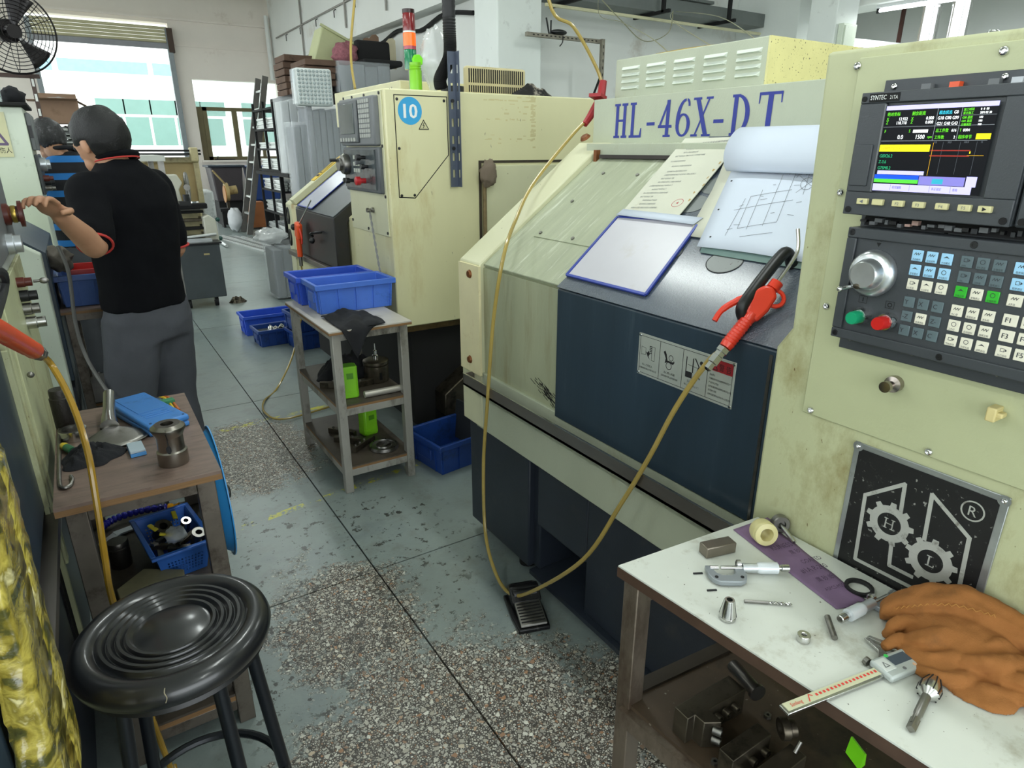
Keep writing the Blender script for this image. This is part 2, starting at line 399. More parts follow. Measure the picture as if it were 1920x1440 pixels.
# ------------------------------------------------------------------ walls, ceiling, beams
YF = 15.5
w = MB(); t = .25
w.box(-4.6, -.22, YF, YF + t, 0, 4.6); w.box(-.22, 2.05, YF, YF + t, 3.72, 4.6)
w.box(2.05, 2.34, YF, YF + t, 0, 4.6); w.box(2.34, 4.2, YF, YF + t, 2.76, 4.6); w.box(2.34, 4.2, YF, YF + t, 0, 1.22); w.box(4.02, 4.25, YF, YF + t, 1.22, 2.76)
struct('wall_far', w, WALLW)
tr = MB(); tr.box(-.4, 4.2, YF - .05, YF, 3.78, 3.82); tr.box(2.13, 4.2, YF - .03, YF, 3.33, 3.36)
struct('trim_1', tr, WALLW)
w = MB(); w.box(4.2, 4.45, 6.8, YF + t, 0, 4.6); w.box(3.98, 4.2, 6.8, YF, 3.05, 4.6)
struct('wall_right', w, WHITEPAINT)
w = MB(); w.box(4.3, 10.4, 6.7, 6.9, 0, 4.6)
struct('wall_back_right', w, WHITEPAINT)
struct('wall_side_right', MB().box(10.3, 10.5, -5.2, 6.8, 0, 4.6), WHITEPAINT)
w = MB(); w.box(-4.6, -4.4, -5.2, YF, 0, 1.0); w.box(-4.6, -4.4, -5.2, YF, 3.5, 4.6)
for y in (-5.2, -1.9, 1.5, 4.9, 8.3, 11.7, 15.1): w.box(-4.6, -4.4, y, y + .4, 1.0, 3.5)
struct('wall_left', w, WHITEPAINT)
w = MB(); w.box(-4.6, -3.4, -5.4, -5.2, 0, 4.6); w.box(4.4, 10.5, -5.4, -5.2, 0, 4.6); w.box(-3.4, 4.4, -5.4, -5.2, 3.8, 4.6)
struct('wall_rear', w, WHITEPAINT)
struct('ceiling', MB().box(-4.6, 10.5, -5.4, YF + t, 4.6, 4.8), WHITEPAINT)
for k, (x0, x1, y0, y1, z0) in enumerate([(-4.6, 4.2, 13.0, 13.35, 4.02), (-4.6, 4.2, 6.3, 6.65, 4.2), (-4.6, 10.3, -.2, .15, 4.2), (8.2, 8.62, .15, 5.75, 3.03)]):
    struct('trim_%d' % (k + 2), MB().box(x0, x1, y0, y1, z0, 4.6), WHITEPAINT, bev=.01)
CO = mat('column_paint', 'dfe4e0', .65, var=.03, scale=2, dirt='a9aaa6', damt=.15)
struct('trim_6', MB().box(3.9, 4.44, 6.34, 6.82, 0, 4.6), CO, bev=.01)
struct('trim_7', MB().box(7.9, 8.75, 5.75, 6.7, 0, 4.6), CO, bev=.01)
struct('trim_8', MB().box(7.55, 7.95, 5.0, 5.35, 0, 4.6), CO, bev=.01)
# junction box on the white column
jb = thing('junction_box', 'white trunking box fixed on the white column at top right', 'box', (7.75, 4.97, 2.45))
obj('body', MB().box(7.60, 7.86, 4.93, 4.995, 2.25, 2.78), PALEGREEN, jb, bev=.005); obj('cover', MB().box(7.62, 7.78, 4.915, 4.93, 2.27, 2.76), PALEGREEN, jb, bev=.004)

# roller shutter in the far opening
SHUT = mat('shutter_cream', 'c4bd9a', .5, var=.06); SHUTG = mat('shutter_grey', '8d8d92', .5)
sh = thing('roller_shutter', 'half rolled cream roller shutter above the bright far opening', 'shutter', (.95, YF - .08, 3.3))
for k in range(5):
    z0 = 3.36 + k * .058
    obj('slat', MB().prism([(0, 0), (.018, .008), (.028, .03), (.018, .052), (0, .056)], (-.2, YF - .04, z0), (0, -1, 0), (0, 0, 1), (2.22, 0, 0)), SHUT, sh)
obj('bottom_rail', MB().box(-.2, 2.02, YF - .09, YF - .03, 3.26, 3.36), SHUTG, sh, bev=.006)
obj('guide_rail', MB().box(1.98, 2.07, YF - .10, YF, 0, 3.62), mat('guide_grey', '8b9295', .5, .3), sh)
obj('guide_rail', MB().box(-.24, -.16, YF - .10, YF, 0, 3.62), mat('guide_grey', '8b9295'), sh)
obj('bracket', MB().box(2.0, 2.1, YF - .14, YF - .02, 3.2, 3.62), mat('rust_brown', '4a3a30', .7), sh)
# far window with brown frame
FR = mat('brown_window_frame', '6e6547', .5, .2); GLS = mat('window_glass', 'cfe8e0', .08, alpha=.22, var=0)
wn = struct('window_1', MB().box(2.46, 4.02, YF + .06, YF + .11, 2.18, 2.25).box(2.46, 4.02, YF + .06, YF + .11, 1.22, 1.29).box(2.46, 2.54, YF + .06, YF + .11, 1.22, 2.25).box(2.34, 2.46, YF + .08, YF + .12, 1.22, 2.25), FR)
obj('sash', MB().box(3.02, 3.12, YF + .05, YF + .10, 1.26, 2.2), FR, wn); obj('sash', MB().box(3.56, 3.63, YF + .05, YF + .10, 1.26, 2.2), FR, wn)
obj('window_pane', MB().box(2.34, 4.02, YF + .10, YF + .105, 2.25, 2.76), GLS, wn); obj('window_pane', MB().box(2.54, 3.04, YF + .08, YF + .085, 1.29, 2.18), GLS, wn); obj('window_pane', MB().box(3.12, 4.02, YF + .08, YF + .085, 1.29, 2.18), GLS, wn)
obj('window_sill', MB().box(2.3, 4.05, YF - .06, YF + .1, 1.18, 1.22), WALLW, wn)

# building across the yard
OUTW = mat('outside_white_wall', 'f2f5f0', .8, var=.02); OUTG = mat('outside_green_glass', '6f8f86', .2, var=.08, scale=1)
ob_ = thing('building', 'white building with green glass windows seen through the shutter opening', 'building', (1.5, 27, 0))
obj('wall', MB().box(-14, 16, 26, 26.4, 0, 9), OUTW, ob_)
for x0, n, z0, z1 in ((1.0, 5, 1.55, 2.42), (1.0, 5, 2.5, 2.95), (-3.2, 4, 1.55, 2.42), (5.4, 5, 1.55, 2.42), (5.4, 5, 2.5, 2.95)):
    for k in range(n):
        ww = .68 if z0 < 2 else .8
        obj('window', MB().box(x0 + k * .76, x0 + k * .76 + ww, 25.98, 26.02, z0, z1), OUTG, ob_)
for k in range(6): obj('facade_band', MB().box(-5.0 + k * 2.6, -5.0 + k * 2.6 + 2.45, 25.97, 26.0, 3.7 - .0 * k, 4.05), mat('outside_blue_band', '7fa6b4', .5), ob_)
yd = struct('yard_ground', MB().box(-20, 24, YF + t, 45, -.12, -.02), mat('yard_concrete', 'b9b8b0', .85, var=.06)); 
struct('yard_ground_rear', MB().box(-20, 24, -40, -5.4, -.12, -.02), mat('yard_concrete', 'b9b8b0', .85))
struct('yard_ground_left', MB().box(-40, -4.6, -5.4, 15.8, -.12, -.02), mat('yard_concrete', 'b9b8b0', .85))
# ------------------------------------------------------------------ foreground CNC lathe
T = thing('cnc_lathe', 'large cream and navy CNC lathe with blue lettering and sloped sliding door', 'lathe', (1.12, 1.1, 0))
SN = V((-.72, 0, 1)).normalized(); SU = V((1, 0, .72)).normalized()      # slope: normal, uphill
def SP(x, y, off=0): return V((x, y, 1.08 + .72 * (x - 1.1))) + SN * off
# dark base with recess
b = MB(); b.box(1.105, 2.3, 1.615, 2.02, .05, .5); b.box(1.12, 2.3, .1, 1.32, .05, .5); b.box(1.12, 2.3, 1.32, 1.585, .235, .5); b.box(1.5, 2.3, 1.32, 1.585, .05, .235)
b.box(1.13, 2.3, 1.58, 1.62, .05, .5)
obj('base', b, NAVYB, T, bev=.006)
obj('base_floor_plate', MB().box(1.10, 1.5, .1, 1.6, .035, .052), NAVYB, T)
obj('base_plinth', MB().box(1.2, 2.25, .12, 1.98, 0, .05), BLACKM, T)
for y in (1.7, 1.25): obj('levelling_foot', MB().cyl((1.16, y, 0), (1.16, y, .05), .03, n=12), BLACKM, T)
obj('drain_fitting', MB().cyl((1.30, 1.47, .05), (1.30, 1.47, .10), .016, n=10).cyl((1.30, 1.47, .10), (1.30, 1.47, .12), .024, n=6), STEELB, T)
# cream skirt under the rail
obj('lower_skirt', MB().box(1.095, 2.3, .55, 1.95, .478, .70), GREYGR, T, bev=.003)
# far end flange
prof = [(1.09, .485), (1.09, 1.085), (1.605, 1.469), (2.3, 1.469), (2.3, .485)]
obj('end_flange', MB().prism(prof, (0, 1.90, 0), X_, Z_, (0, .14, 0)), CREAM, T, bev=.005)
fp = MB(); fp.box(1.082, 1.092, 1.895, 2.035, .69, 1.078)
obj('flange_face', fp, mat('flange_cream', 'e2d9b0', .42, var=.06, scale=6, dirt='b58f52', damt=.25, dscale=5), T)
for p in ((1.082, 1.955, 1.045), (1.082, 1.965, .735)): obj('flange_screw', MB().lathe([(0, 1), (.011, .8), (.015, 0), (0, 0)], p, (-.009, 0, 0), 14), RUST, T)
pp = SP(1.60, 1.955, .055); obj('flange_screw', MB().lathe([(0, 1), (.014, .8), (.02, 0), (0, 0)], pp, SN * .012, 14), RUST, T)
# fixed cream panel, front and slope
obj('front_panel', MB().box(1.105, 1.135, .6, 1.90, .695, 1.072), mat('streaked_panel', 'a4a88c', .42, var=.08, scale=5, dirt='918c6c', damt=.42, dscale=8, stretch=(1, 1.4, .2), bump=.15, bscale=200), T)
obj('slope_panel', MB().ob(SP(1.105, .3, -.03), SU * .66, (0, 1.6, 0), SN * .03), GREYSLOPE, T, bev=.003)
obj('inspection_plate', MB().ob(SP(1.235, 1.36, .0), SU * .35, (0, .43, 0), SN * .003), GREYSLOPE, T, bev=.001)
for (x, y) in ((1.25, 1.77), (1.25, 1.60), (1.50, 1.765), (1.50, 1.60), (1.38, 1.775)): obj('plate_screw', MB().cyl(SP(x, y, .003), SP(x, y, .007), .006, n=10), STEELD, T)
b = MB()
for k in range(70):
    y, z = 1.53 + random.gauss(0, .030), .748 + random.gauss(0, .011); z += (y - 1.53) * .35; L0 = rnd(.006, .03); b.poly([(y, z), (y - L0, z - L0 * .42), (y - L0 * 1.02, z - L0 * .42 - .003), (y - .002, z - .0035)], (1.1042, 0, 0), Y_, Z_)
obj('grease_smear', b, BLACKM, T, smooth=0)['kind'] = 'stuff'
# upper edge under the banner
obj('top_ledge', MB().box(1.57, 2.3, .1, 1.95, 1.40, 1.466), GREYGR, T, bev=.003)
obj('slot_strip', MB().box(1.555, 1.572, 1.36, 1.86, 1.418, 1.430), mat('dark_strip', '3c3634', .4, .5), T)
obj('wiper_stain', MB().box(1.553, 1.571, 1.872, 1.888, 1.395, 1.445), RUST, T)
# banner and roof
obj('banner_plate', MB().box(1.655, 1.668, .1, 2.02, 1.466, 1.617), GREYGR, T, bev=.002)
obj('roof', MB().box(1.668, 2.3, .1, 2.02, 1.466, 1.60), GREYGR, T, bev=.004)
# lettering, italic slab serif
def lettering(glyph_no):
    m = MB(); o, u, v = V((1.6538, 1.905, 1.485)), V((0, -1, 0)), V((0, 0, 1)); H = .112; SH = .16
    def P(pts, x0): m.poly([((x0 + a) + (b_) * SH * H / .112 * .112, b_) for a, b_ in [(p[0] * H, p[1] * H) for p in pts]], o, u, v)
    def R(x0, a, b_, c, d): P([(a, b_), (c, b_), (c, d), (a, d)], x0)
    def arc(x0, cx, cy, rx, ry, tx, ty, a0, a1, n=16):
        for k in range(n):
            p, q = a0 + (a1 - a0) * k / n, a0 + (a1 - a0) * (k + 1) / n
            P([(cx + (rx - tx) * cos(p), cy + (ry - ty) * sin(p)), (cx + rx * cos(p), cy + ry * sin(p)), (cx + rx * cos(q), cy + ry * sin(q)), (cx + (rx - tx) * cos(q), cy + (ry - ty) * sin(q))], x0)
    def stem(x0, x, w=.13, ser=.07, t=.07, lo=0, hi=1):
        R(x0, x, lo, x + w, hi); 
        if ser: R(x0, x - ser, 0, x + w + ser, t); R(x0, x - ser, 1 - t, x + w + ser, 1)
    adv = [0]
    def H_(x): stem(x, .08); stem(x, .42); R(x, .15, .47, .5, .54)
    def L_(x): stem(x, .09); R(x, .1, 0, .56, .07); P([(.47, .06), (.56, .06), (.56, .27), (.52, .27)], x)
    def D_(x): R(x, 0, .33, .34, .42)
    def F4(x): R(x, .32, 0, .45, 1); R(x, .02, .25, .56, .33); P([(.02, .25), (.10, .25), (.42, .95), (.36, 1.0)], x); R(x, .24, 0, .53, .06)
    def F6(x): arc(x, .29, .31, .27, .31, .12, .06, 0, 2 * pi, 24); arc(x, .36, .42, .34, .58, .13, .07, pi / 2, pi * 1.05, 14); arc(x, .40, .80, .12, .20, .07, .07, 0, pi / 2, 6); m.ring
    def X__(x): P([(.02, 1), (.17, 1), (.56, 0), (.41, 0)], x); P([(.50, 1), (.56, 1), (.10, 0), (.04, 0)], x); [R(x, a, b_, c, b_ + .06) for a, b_, c in ((-.05, .94, .24), (.40, .94, .64), (-.06, 0, .18), (.33, 0, .64))]
    def Dd(x): stem(x, .09, ser=.06); arc(x, .20, .5, .42, .5, .14, .065, -pi / 2, pi / 2, 16)
    def T_(x): R(x, .27, 0, .42, 1); R(x, .18, 0, .51, .06); R(x, .0, .93, .68, 1); P([(.0, .95), (.05, .95), (.03, .74), (.0, .74)], x); P([(.63, .95), (.68, .95), (.68, .74), (.65, .74)], x)
    for fn, x in [((H_, 0), (L_, .079), (D_, .166), (F4, .218), (F6, .296), (X__, .372), (D_, .452), (Dd, .512), (T_, .608))[glyph_no]]: fn(x)
    return m
for k in range(9): obj('letter', lettering(k), INKBLUE, T, smooth=0)
# vent box with louvres
obj('vent_box', MB().box(1.765, 2.36, 1.372, 2.035, 1.60, 1.757), GREYGR, T, bev=.003)
obj('vent_box_end', MB().box(1.765, 2.36, 1.366, 1.373, 1.60, 1.757), mat('speckled_yellow_paint', 'd8d193', .45, var=.08, speck=.7, sscale=170, dirt='a89a50', damt=.2), T)
lv = None
for ci, (y0, y1) in enumerate(((2.0, 1.908), (1.872, 1.780), (1.742, 1.648), (1.612, 1.520), (1.484, 1.390))):
    for r in range(4):
        z = 1.7225 - r * .0215
        if lv is None:
            m = MB(); w_ = .094
            m.add([(0, 0, .007), (0, -w_, .007), (-.012, -.008, -.004), (-.012, -w_ + .008, -.004), (0, -.003, -.007), (0, -w_ + .003, -.007)], [(0, 2, 3, 1), (2, 4, 5, 3), (0, 4, 2), (1, 3, 5)])
            lv = obj('louvre', m, mat('louvre_paint', 'cfd6cb', .4), T, bev=.001); o = lv
        else: o = lv.copy(); COL.objects.link(o)
        o.location = (1.7655, y0, z); setp(o, T)
obj('louvre_strip', MB().box(1.7645, 1.7652, 1.385, 2.005, 1.648, 1.650), GREYGR, T)
# sliding door
dp = [(1.085, .692), (1.085, 1.079), (1.645, 1.4855), (1.655, 1.47), (1.113, 1.065), (1.113, .692)]
D = obj('sliding_door', MB().prism(dp, (0, .40, 0), X_, Z_, (0, 1.054, 0)), NAVY, T, bev=.003)
obj('door_slope_skin', MB().ob(SP(1.0905, .41, .0135), SU * .675, (0, 1.043, 0), SN * .002), NAVYS, D)
WIN = mat('dusty_window', '5f6664', .35, var=.1, speck=.4)
def oval(x, y, a, b_): return MB().prism(circ(28, a, 0, 0, b_), SP(x, y, .0155), SU, Y_, SN * .0012)
for (x, y) in ((1.25, 1.015), (1.25, 1.20), (1.465, 1.245), (1.40, 1.265)): obj('door_window', oval(x, y, .036, .046), WIN, D)
for (x, y) in ((1.25, 1.015), (1.25, 1.20)):
    rim = MB().tube([SP(x, y, .016) + SU * (.037 * cos(a)) + Y_ * (.047 * sin(a)) for a in [k * pi / 14 for k in range(28)]], .0016, 5, True)
    obj('window_rim', rim, BLACK, D)
h = spline([SP(1.125, .84, .015), SP(1.125, .84, .05), SP(1.15, .84, .062), SP(1.245, .85, .062), SP(1.268, .851, .05), SP(1.268, .851, .015)], 5)
obj('door_handle', MB().tube(h, .0125, 12), BLACK, D)
obj('door_edge_trim', MB().box(1.083, 1.116, .745, .752, .69, 1.07), STEELD, D)
obj('rail', MB().box(1.045, 1.094, .66, 1.955, .648, .658).box(1.045, 1.050, .66, 1.955, .648, .692).box(1.045, 1.094, 1.95, 1.955, .648, .692), RAILM, T, bev=.001)
obj('rail_edge', MB().box(1.0445, 1.0507, .66, 1.955, .6915, .6935), STEEL, T)
# warning plate on the door
PW = mat('plate_silver', 'b8bdb4', .38, .35, var=.04)
o, u, v = V((1.0838, 1.116, .928)), V((0, -1, 0)), V((0, 0, 1)); Wd, Hd = .289, .104
wp = obj('warning_plate', MB().box(1.0838, 1.0855, 1.116 - Wd, 1.116, .928, .928 + Hd), PW, D, bev=.0006)
o = V((1.0834, 1.116, .928)); ink = MB()
i0 = .006
ink.line([(i0, i0), (Wd - i0, i0), (Wd - i0, Hd - i0), (i0, Hd - i0), (i0, i0)], .0011, o, u, v)
for k in (1, 2, 3): ink.line([(Wd * k / 4, i0), (Wd * k / 4, Hd - i0)], .0011, o, u, v)
q = Wd / 4
ink.line([(.012, .052), (.012, .072), (.026, .070), (.026, .054), (.012, .052)], .0008, o, u, v); ink.rect(.045, .044, .055, .078, o, u, v) if False else ink.line([(.046, .044), (.056, .044), (.056, .078), (.046, .078), (.046, .044)], .0008, o, u, v)
for k in range(5): ink.rect(.038, .060 + k * .0042, .046, .062 + k * .0042, o, u, v)
ink.poly([(.026, .062), (.031, .060), (.036, .066), (.040, .058), (.036, .052), (.041, .044), (.034, .050)], o, u, v)
ink.ring(q + .036, .066, .0058, .0072, o, u, v, 18); ink.ring(q + .031, .046, .0078, .0092, o, u, v, 18)
ink.poly([(q + .012, .076), (q + .017, .08), (q + .022, .072), (q + .026, .058), (q + .044, .058), (q + .046, .062), (q + .048, .058), (q + .044, .052), (q + .026, .054), (q + .018, .05), (q + .020, .062)], o, u, v)
ink.poly([(2 * q + .010, .036), (2 * q + .03, .036), (2 * q + .03, .050), (2 * q + .010, .050)], o, u, v); ink.poly([(2 * q + .010, .05), (2 * q + .0125, .05), (2 * q + .0125, .082), (2 * q + .010, .085)], o, u, v); ink.poly([(2 * q + .029, .05), (2 * q + .032, .05), (2 * q + .032, .085), (2 * q + .029, .082)], o, u, v)
ink.line([(2 * q + .036, .084), (2 * q + .048, .068), (2 * q + .042, .052), (2 * q + .052, .040)], .003, o, u, v); ink.ring(2 * q + .054, .078, 0, .005, o, u, v, 14); ink.line([(2 * q + .016, .066), (2 * q + .05, .064)], .001, o, u, v)
for k, (a, b_) in enumerate((('当心刀具伤人', '机器运转时禁止手伸入加工区'), ('当心卷入机器', '运转过程中禁止靠近旋转部'), ('当心夹手', '当心、运转中禁止开门'))):
    ink.text(a, .0062, q * k + .016, .026, o, u, v, .95); ink.text(b_, .0052, q * k + .008, .017, o, u, v, .85)
for k, s_ in enumerate(('安全警示', '为确保操作及机械使用寿命及生产', '产品的安全性能', '操作前请详细阅读使用说明书及本机', '各项操作规程', '维修时请切断电源并由专人负责进行')): ink.text(s_, .0052, 3 * q + .006, .060 - k * .009, o, u, v, .75)
obj('plate_print', ink, INKB, wp, smooth=0)
rb = MB().rect(3 * q + .002, .072, Wd - i0, Hd - i0, o + V((-.0002, 0, 0)), u, v)
obj('plate_red_field', rb, mat('faded_red_print', '8e1f26', .5), wp, smooth=0)
b = MB(); o2 = o + V((-.0004, 0, 0)); b.line([(3 * q + .008, .075), (3 * q + .017, .094), (3 * q + .026, .075), (3 * q + .008, .075)], .0018, o2, u, v); b.text('警 告', .017, 3 * q + .030, .077, o2, u, v, .85)
obj('plate_warning_print', b, INKB, wp, smooth=0)
for a, c in ((.005, .005), (Wd - .005, .005), (.005, Hd - .005), (Wd - .005, Hd - .005)): obj('rivet', MB().lathe([(0, 1), (.003, .7), (.004, 0)], o + u * a + v * c, (-.002, 0, 0), 10), STEEL, wp)

# control cabinet
CAB = obj('control_cabinet', MB().prism([(.1, .5), (.684, .5), (.684, 1.118), (.659, 1.158), (.669, 1.588), (.1, 1.588)], (1.0, 0, 0), Y_, Z_, (.5, 0, 0)), CREAM2, T, bev=.006)
CAB2 = obj('cabinet_extension', MB().box(1.003, 1.5, -.35, .1, .5, 1.586), CREAM2, T)
PAN = obj('panel_plate', MB().box(.9945, 1.0, -.25, .612, 1.018, 1.574), mat('panel_cream', 'b9bd96', .45, var=.05, scale=5, dirt='a8a47a', damt=.2, dscale=6, bump=.1, bscale=160), T, bev=.0015)
def dome(name, p, r, par, m=CHROME, d=(-1, 0, 0)): return obj(name, MB().lathe([(0, .2), (r * .45, .22), (r * .5, .75), (r * .75, .6), (r, .15), (r, 0)], p, V(d) * r, 14), m, par)
for p in ((.613, 1.563), (.425, 1.563), (.607, 1.386), (.599, 1.208), (.596, 1.026), (.402, 1.026), (.2, 1.026), (.2, 1.563)): dome('panel_screw', (.9945, p[0], p[1]), .0062, PAN)
obj('backing_plate', MB().box(.985, .9945, -.2, .562, 1.150, 1.540), DARKGREY, PAN, bev=.001)
# display unit
DU = obj('display_unit', MB().box(.946, .975, .3525, .566, 1.360, 1.522), DARKGREY, T, bev=.003)
obj('display_back', MB().box(.972, .986, .36, .555, 1.366, 1.515), BLACKM, DU)
fr = MB()
for (a, b_, c, d) in ((.353, .566, 1.508, 1.522), (.353, .388, 1.392, 1.508), (.530, .566, 1.392, 1.508), (.353, .566, 1.360, 1.392)): fr.box(.940, .9465, a, b_, c, d)
obj('display_bezel', fr, DARKGREY, DU, bev=.0012)
obj('card_slot_cover', MB().box(.9375, .9405, .537, .563, 1.40, 1.455), DARKGREY, DU, bev=.001)
obj('bezel_trim', MB().box(.939, .9415, .5285, .5305, 1.393, 1.506), MIDGREY, DU)
obj('corner_bolt', MB().cyl((.9385, .561, 1.514), (.9395, .561, 1.514), .0035, n=10), BLACKM, DU)
for y, z in ((.558, 1.367), (.360, 1.367)): obj('corner_bolt', MB().cyl((.9385, y, z), (.9395, y, z), .0045, n=10), BLACKM, DU)
o, u, v = V((.9392, .554, 1.5095)), V((0, -1, 0)), V((0, 0, 1))
nb = obj('name_badge', MB().rect(0, 0, .041, .0105, o, u, v), BLACKM, DU, smooth=0)
obj('badge_print', MB().text('SYNTEC', .0082, .0015, .0028, o + V((-.0002, 0, 0)), u, v, .74, bold=.0001).text('21TA', .0066, .028, .0028, o + V((-.0002, 0, 0)), u, v, .72), WHITEI, nb, smooth=0)
KEYY = mat('cream_key', 'd6cf9c', .45); 
for k, y in enumerate((.537, .515, .487, .460, .431, .404, .381)):
    ky = obj('soft_key', MB().box(.934, .941, y - .0075, y + .0075, 1.3755, 1.3835), KEYY, DU, bev=.001)
    o3 = V((.9337, y, 1.3775)); s_ = ('◀', '', 'F2', 'F3', 'F4', 'F5', '')[k]
    if k == 6: obj('key_print', MB().poly([(-.002, -.0005), (.003, .002), (-.002, .0045)], o3, u, v), INKB, DU, smooth=0)
    elif k == 0: obj('key_print', MB().poly([(.002, -.0005), (-.003, .002), (.002, .0045)], o3, u, v), INK, DU, smooth=0)
    elif s_: obj('key_print', MB().text(s_, .0055, -.003, 0, o3, u, v), INK, DU, smooth=0)
# the lit screen
def em(name, c, s=1.0): return mat('screen_' + name, c, .4, emit=s, var=0, spec=.1)
so, su, sv = V((.9402, .528, 1.395)), V((0, -.1345, 0)), V((0, 0, .1085))
scr = obj('screen', MB().rect(0, 0, 1, 1, so, su, sv), em('black', '15161a', .35), DU, smooth=0)
lay = {}
def S_(c): return lay.setdefault(c, MB())
_d = [0]
def sr(c, a, b_, e, d, lift=1): S_(c).rect(a, b_, e, d, so + V((-.00012 * lift, 0, 0)), su, sv)
def st(c, t, size, x, y, lift=2, sx=.8):
    k = .1345; S_(c).text(t, size * .1085, x * k, y * .1085, so + V((-.00012 * lift, 0, 0)), V((0, -1, 0)), V((0, 0, 1)), sx, bold=.00012)
sr('lav', 0, .95, 1, 1); sr('lav', 0, .0, .93, .085); sr('lav', .87, .085, .96, .2); sr('lav', .02, .2, .48, .245); 
sr('blue', 0, .145, .44, .195); sr('green', 0, .10, .44, .145); sr('slate', .445, .09, .86, .19); sr('teal', .57, .105, .67, .165, 2)
sr('yellow', 0, .47, .49, .55); sr('yellow', .87, .605, .99, .665); sr('white', .30, .685, .44, .72)
for a, b_, e, d in ((0, .755, 1, .759), (0, .592, .97, .597), (.493, .595, .497, .95), (.705, .595, .709, .95), (.71, .862, 1, .865)): sr('grey', a, b_, e, d, 2)
for x in (.60, .75, .89): sr('dgrey', x, .22, x + .003, .58, 2)
sr('amber', .513, .2, .517, .57, 3); sr('dred', .50, .478, .85, .490, 2); sr('dred', .50, .418, .85, .432, 2); sr('amber', .83, .428, .97, .433, 3); sr('yellow', .845, .45, .855, .475, 3)
st('lime', '绝对坐标', .05, .02, .885); st('lime', '剩余距离', .05, .26, .885); st('lime', 'X', .05, .02, .83); st('lime', 'Z', .05, .02, .79); st('lime', 'X', .05, .26, .83); st('lime', 'Z', .05, .26, .79)
st('white', '12.922', .05, .14, .83); st('white', '118.710', .05, .12, .785); st('white', '0.000', .05, .40, .83); st('white', '0.000', .05, .40, .785)
st('cyan', '模态状态', .045, .51, .885); st('white', 'G0', .05, .64, .885); st('white', 'G18 G90 G99', .05, .505, .825); st('white', 'G21 G40 G43', .05, .505, .765)
for k, s_ in enumerate(('加工时间', '累计加工', 'G00 速度', 'G01 速度', '主轴速度')): st('lime', s_, .034, .72, .912 - k * .0375 - (.010 if k > 1 else 0))
for k, s_ in enumerate(('0  0  00', '20M 02 30', '100', '100', '100')): st('white', s_, .034, .86, .912 - k * .0375 - (.010 if k > 1 else 0))
st('lime', 'F', .05, .02, .69); st('white', '0.0', .07, .16, .615); st('lime', 'S', .05, .26, .69); st('white', '1500', .07, .33, .615); st('lime', 'rpm', .04, .445, .625)
st('lime', '总工件数', .045, .51, .69); st('white', '616', .045, .65, .69); st('lime', '工件数', .045, .51, .615); st('white', '2', .045, .68, .615); st('lime', 'T', .045, .72, .69); st('white', '0004', .045, .75, .69); st('lime', '程序单节', .045, .72, .615)
st('amber', 'G00M01V2500', .05, .02, .492); st('tealt', 'G0X26.2', .055, .015, .40); st('tealt', 'Z-3.6', .055, .015, .33); st('tealt', 'G75M0.2', .055, .015, .258)
for k, x in enumerate((.52, .64, .78, .92)): st('dgrey', ('0.0', '50.0', '100.0', '15')[k], .03, x, .565)
for k in range(1, 5): sr('slate', .19 * k - .01, .01, .19 * k - .007, .08, 2)
for k, s_ in enumerate(('', '程式编辑', '', '补正设定', '监看')):
    if s_: st('slate', s_, .035, .19 * k + .01, .035)
for c, hx, s in (('lav', 'b9b4f0', .85), ('blue', '1f4fe0', .8), ('green', '53c040', .8), ('slate', '7d78c0', .7), ('teal', '36a0b8', .7), ('yellow', 'e8e020', .9), ('white', 'f0f2f4', .9), ('grey', '8a8f96', .6), ('dgrey', '50545a', .6), ('amber', 'c89a28', .8), ('dred', '8a3028', .7), ('lime', '5ec428', .85), ('cyan', '38b8d0', .8), ('tealt', '2a9a6a', .7)):
    if c in lay: o_ = obj('screen_print', lay[c], em(c, hx, s), DU, smooth=0); o_['kind'] = 'stuff'
# second unit at the right (edge of frame)
DU2 = obj('alphanumeric_unit', MB().box(.946, .986, .10, .3505, 1.360, 1.522), DARKGREY, T, bev=.003)
for z in (1.367, 1.514): obj('corner_bolt', MB().cyl((.944, .342, z), (.946, .342, z), .0045, n=10), BLACKM, DU2)
# clutter on the wiring strip between the units
CL = obj('wiring_strip', MB().box(.978, .986, .0, .552, 1.343, 1.358), BLACKM, T)
for k in range(26):
    y = .548 - k * .0105 + rnd(-.002, .002); c = random.choice([BLACK, MIDGREY, mat('pinkish_tab', 'c9a79a', .5), BLACK, MIDGREY, mat('dark_bit', '2a2d30', .5)])
    obj('connector', MB().cb((.974, y, 1.347 + rnd(0, .006)), (.008, rnd(.004, .011), rnd(.003, .007))), c, CL)
for y, c in ((.50, MIDGREY), (.465, ORANGE), (.42, MIDGREY), (.395, mat('pale_tab', 'c9cdd2', .5)), (.37, mat('pale_tab', 'c9cdd2', .5))): obj('connector', MB().box(.974, .985, y - .006, y + .006, 1.522, 1.531), c, CL)
for y, z in ((.548, 1.531), (.413, 1.533), (.551, 1.352), (.44, 1.352), (.44, 1.345), (.553, 1.358)): dome('strip_screw', (.985, y, z), .0045, CL)
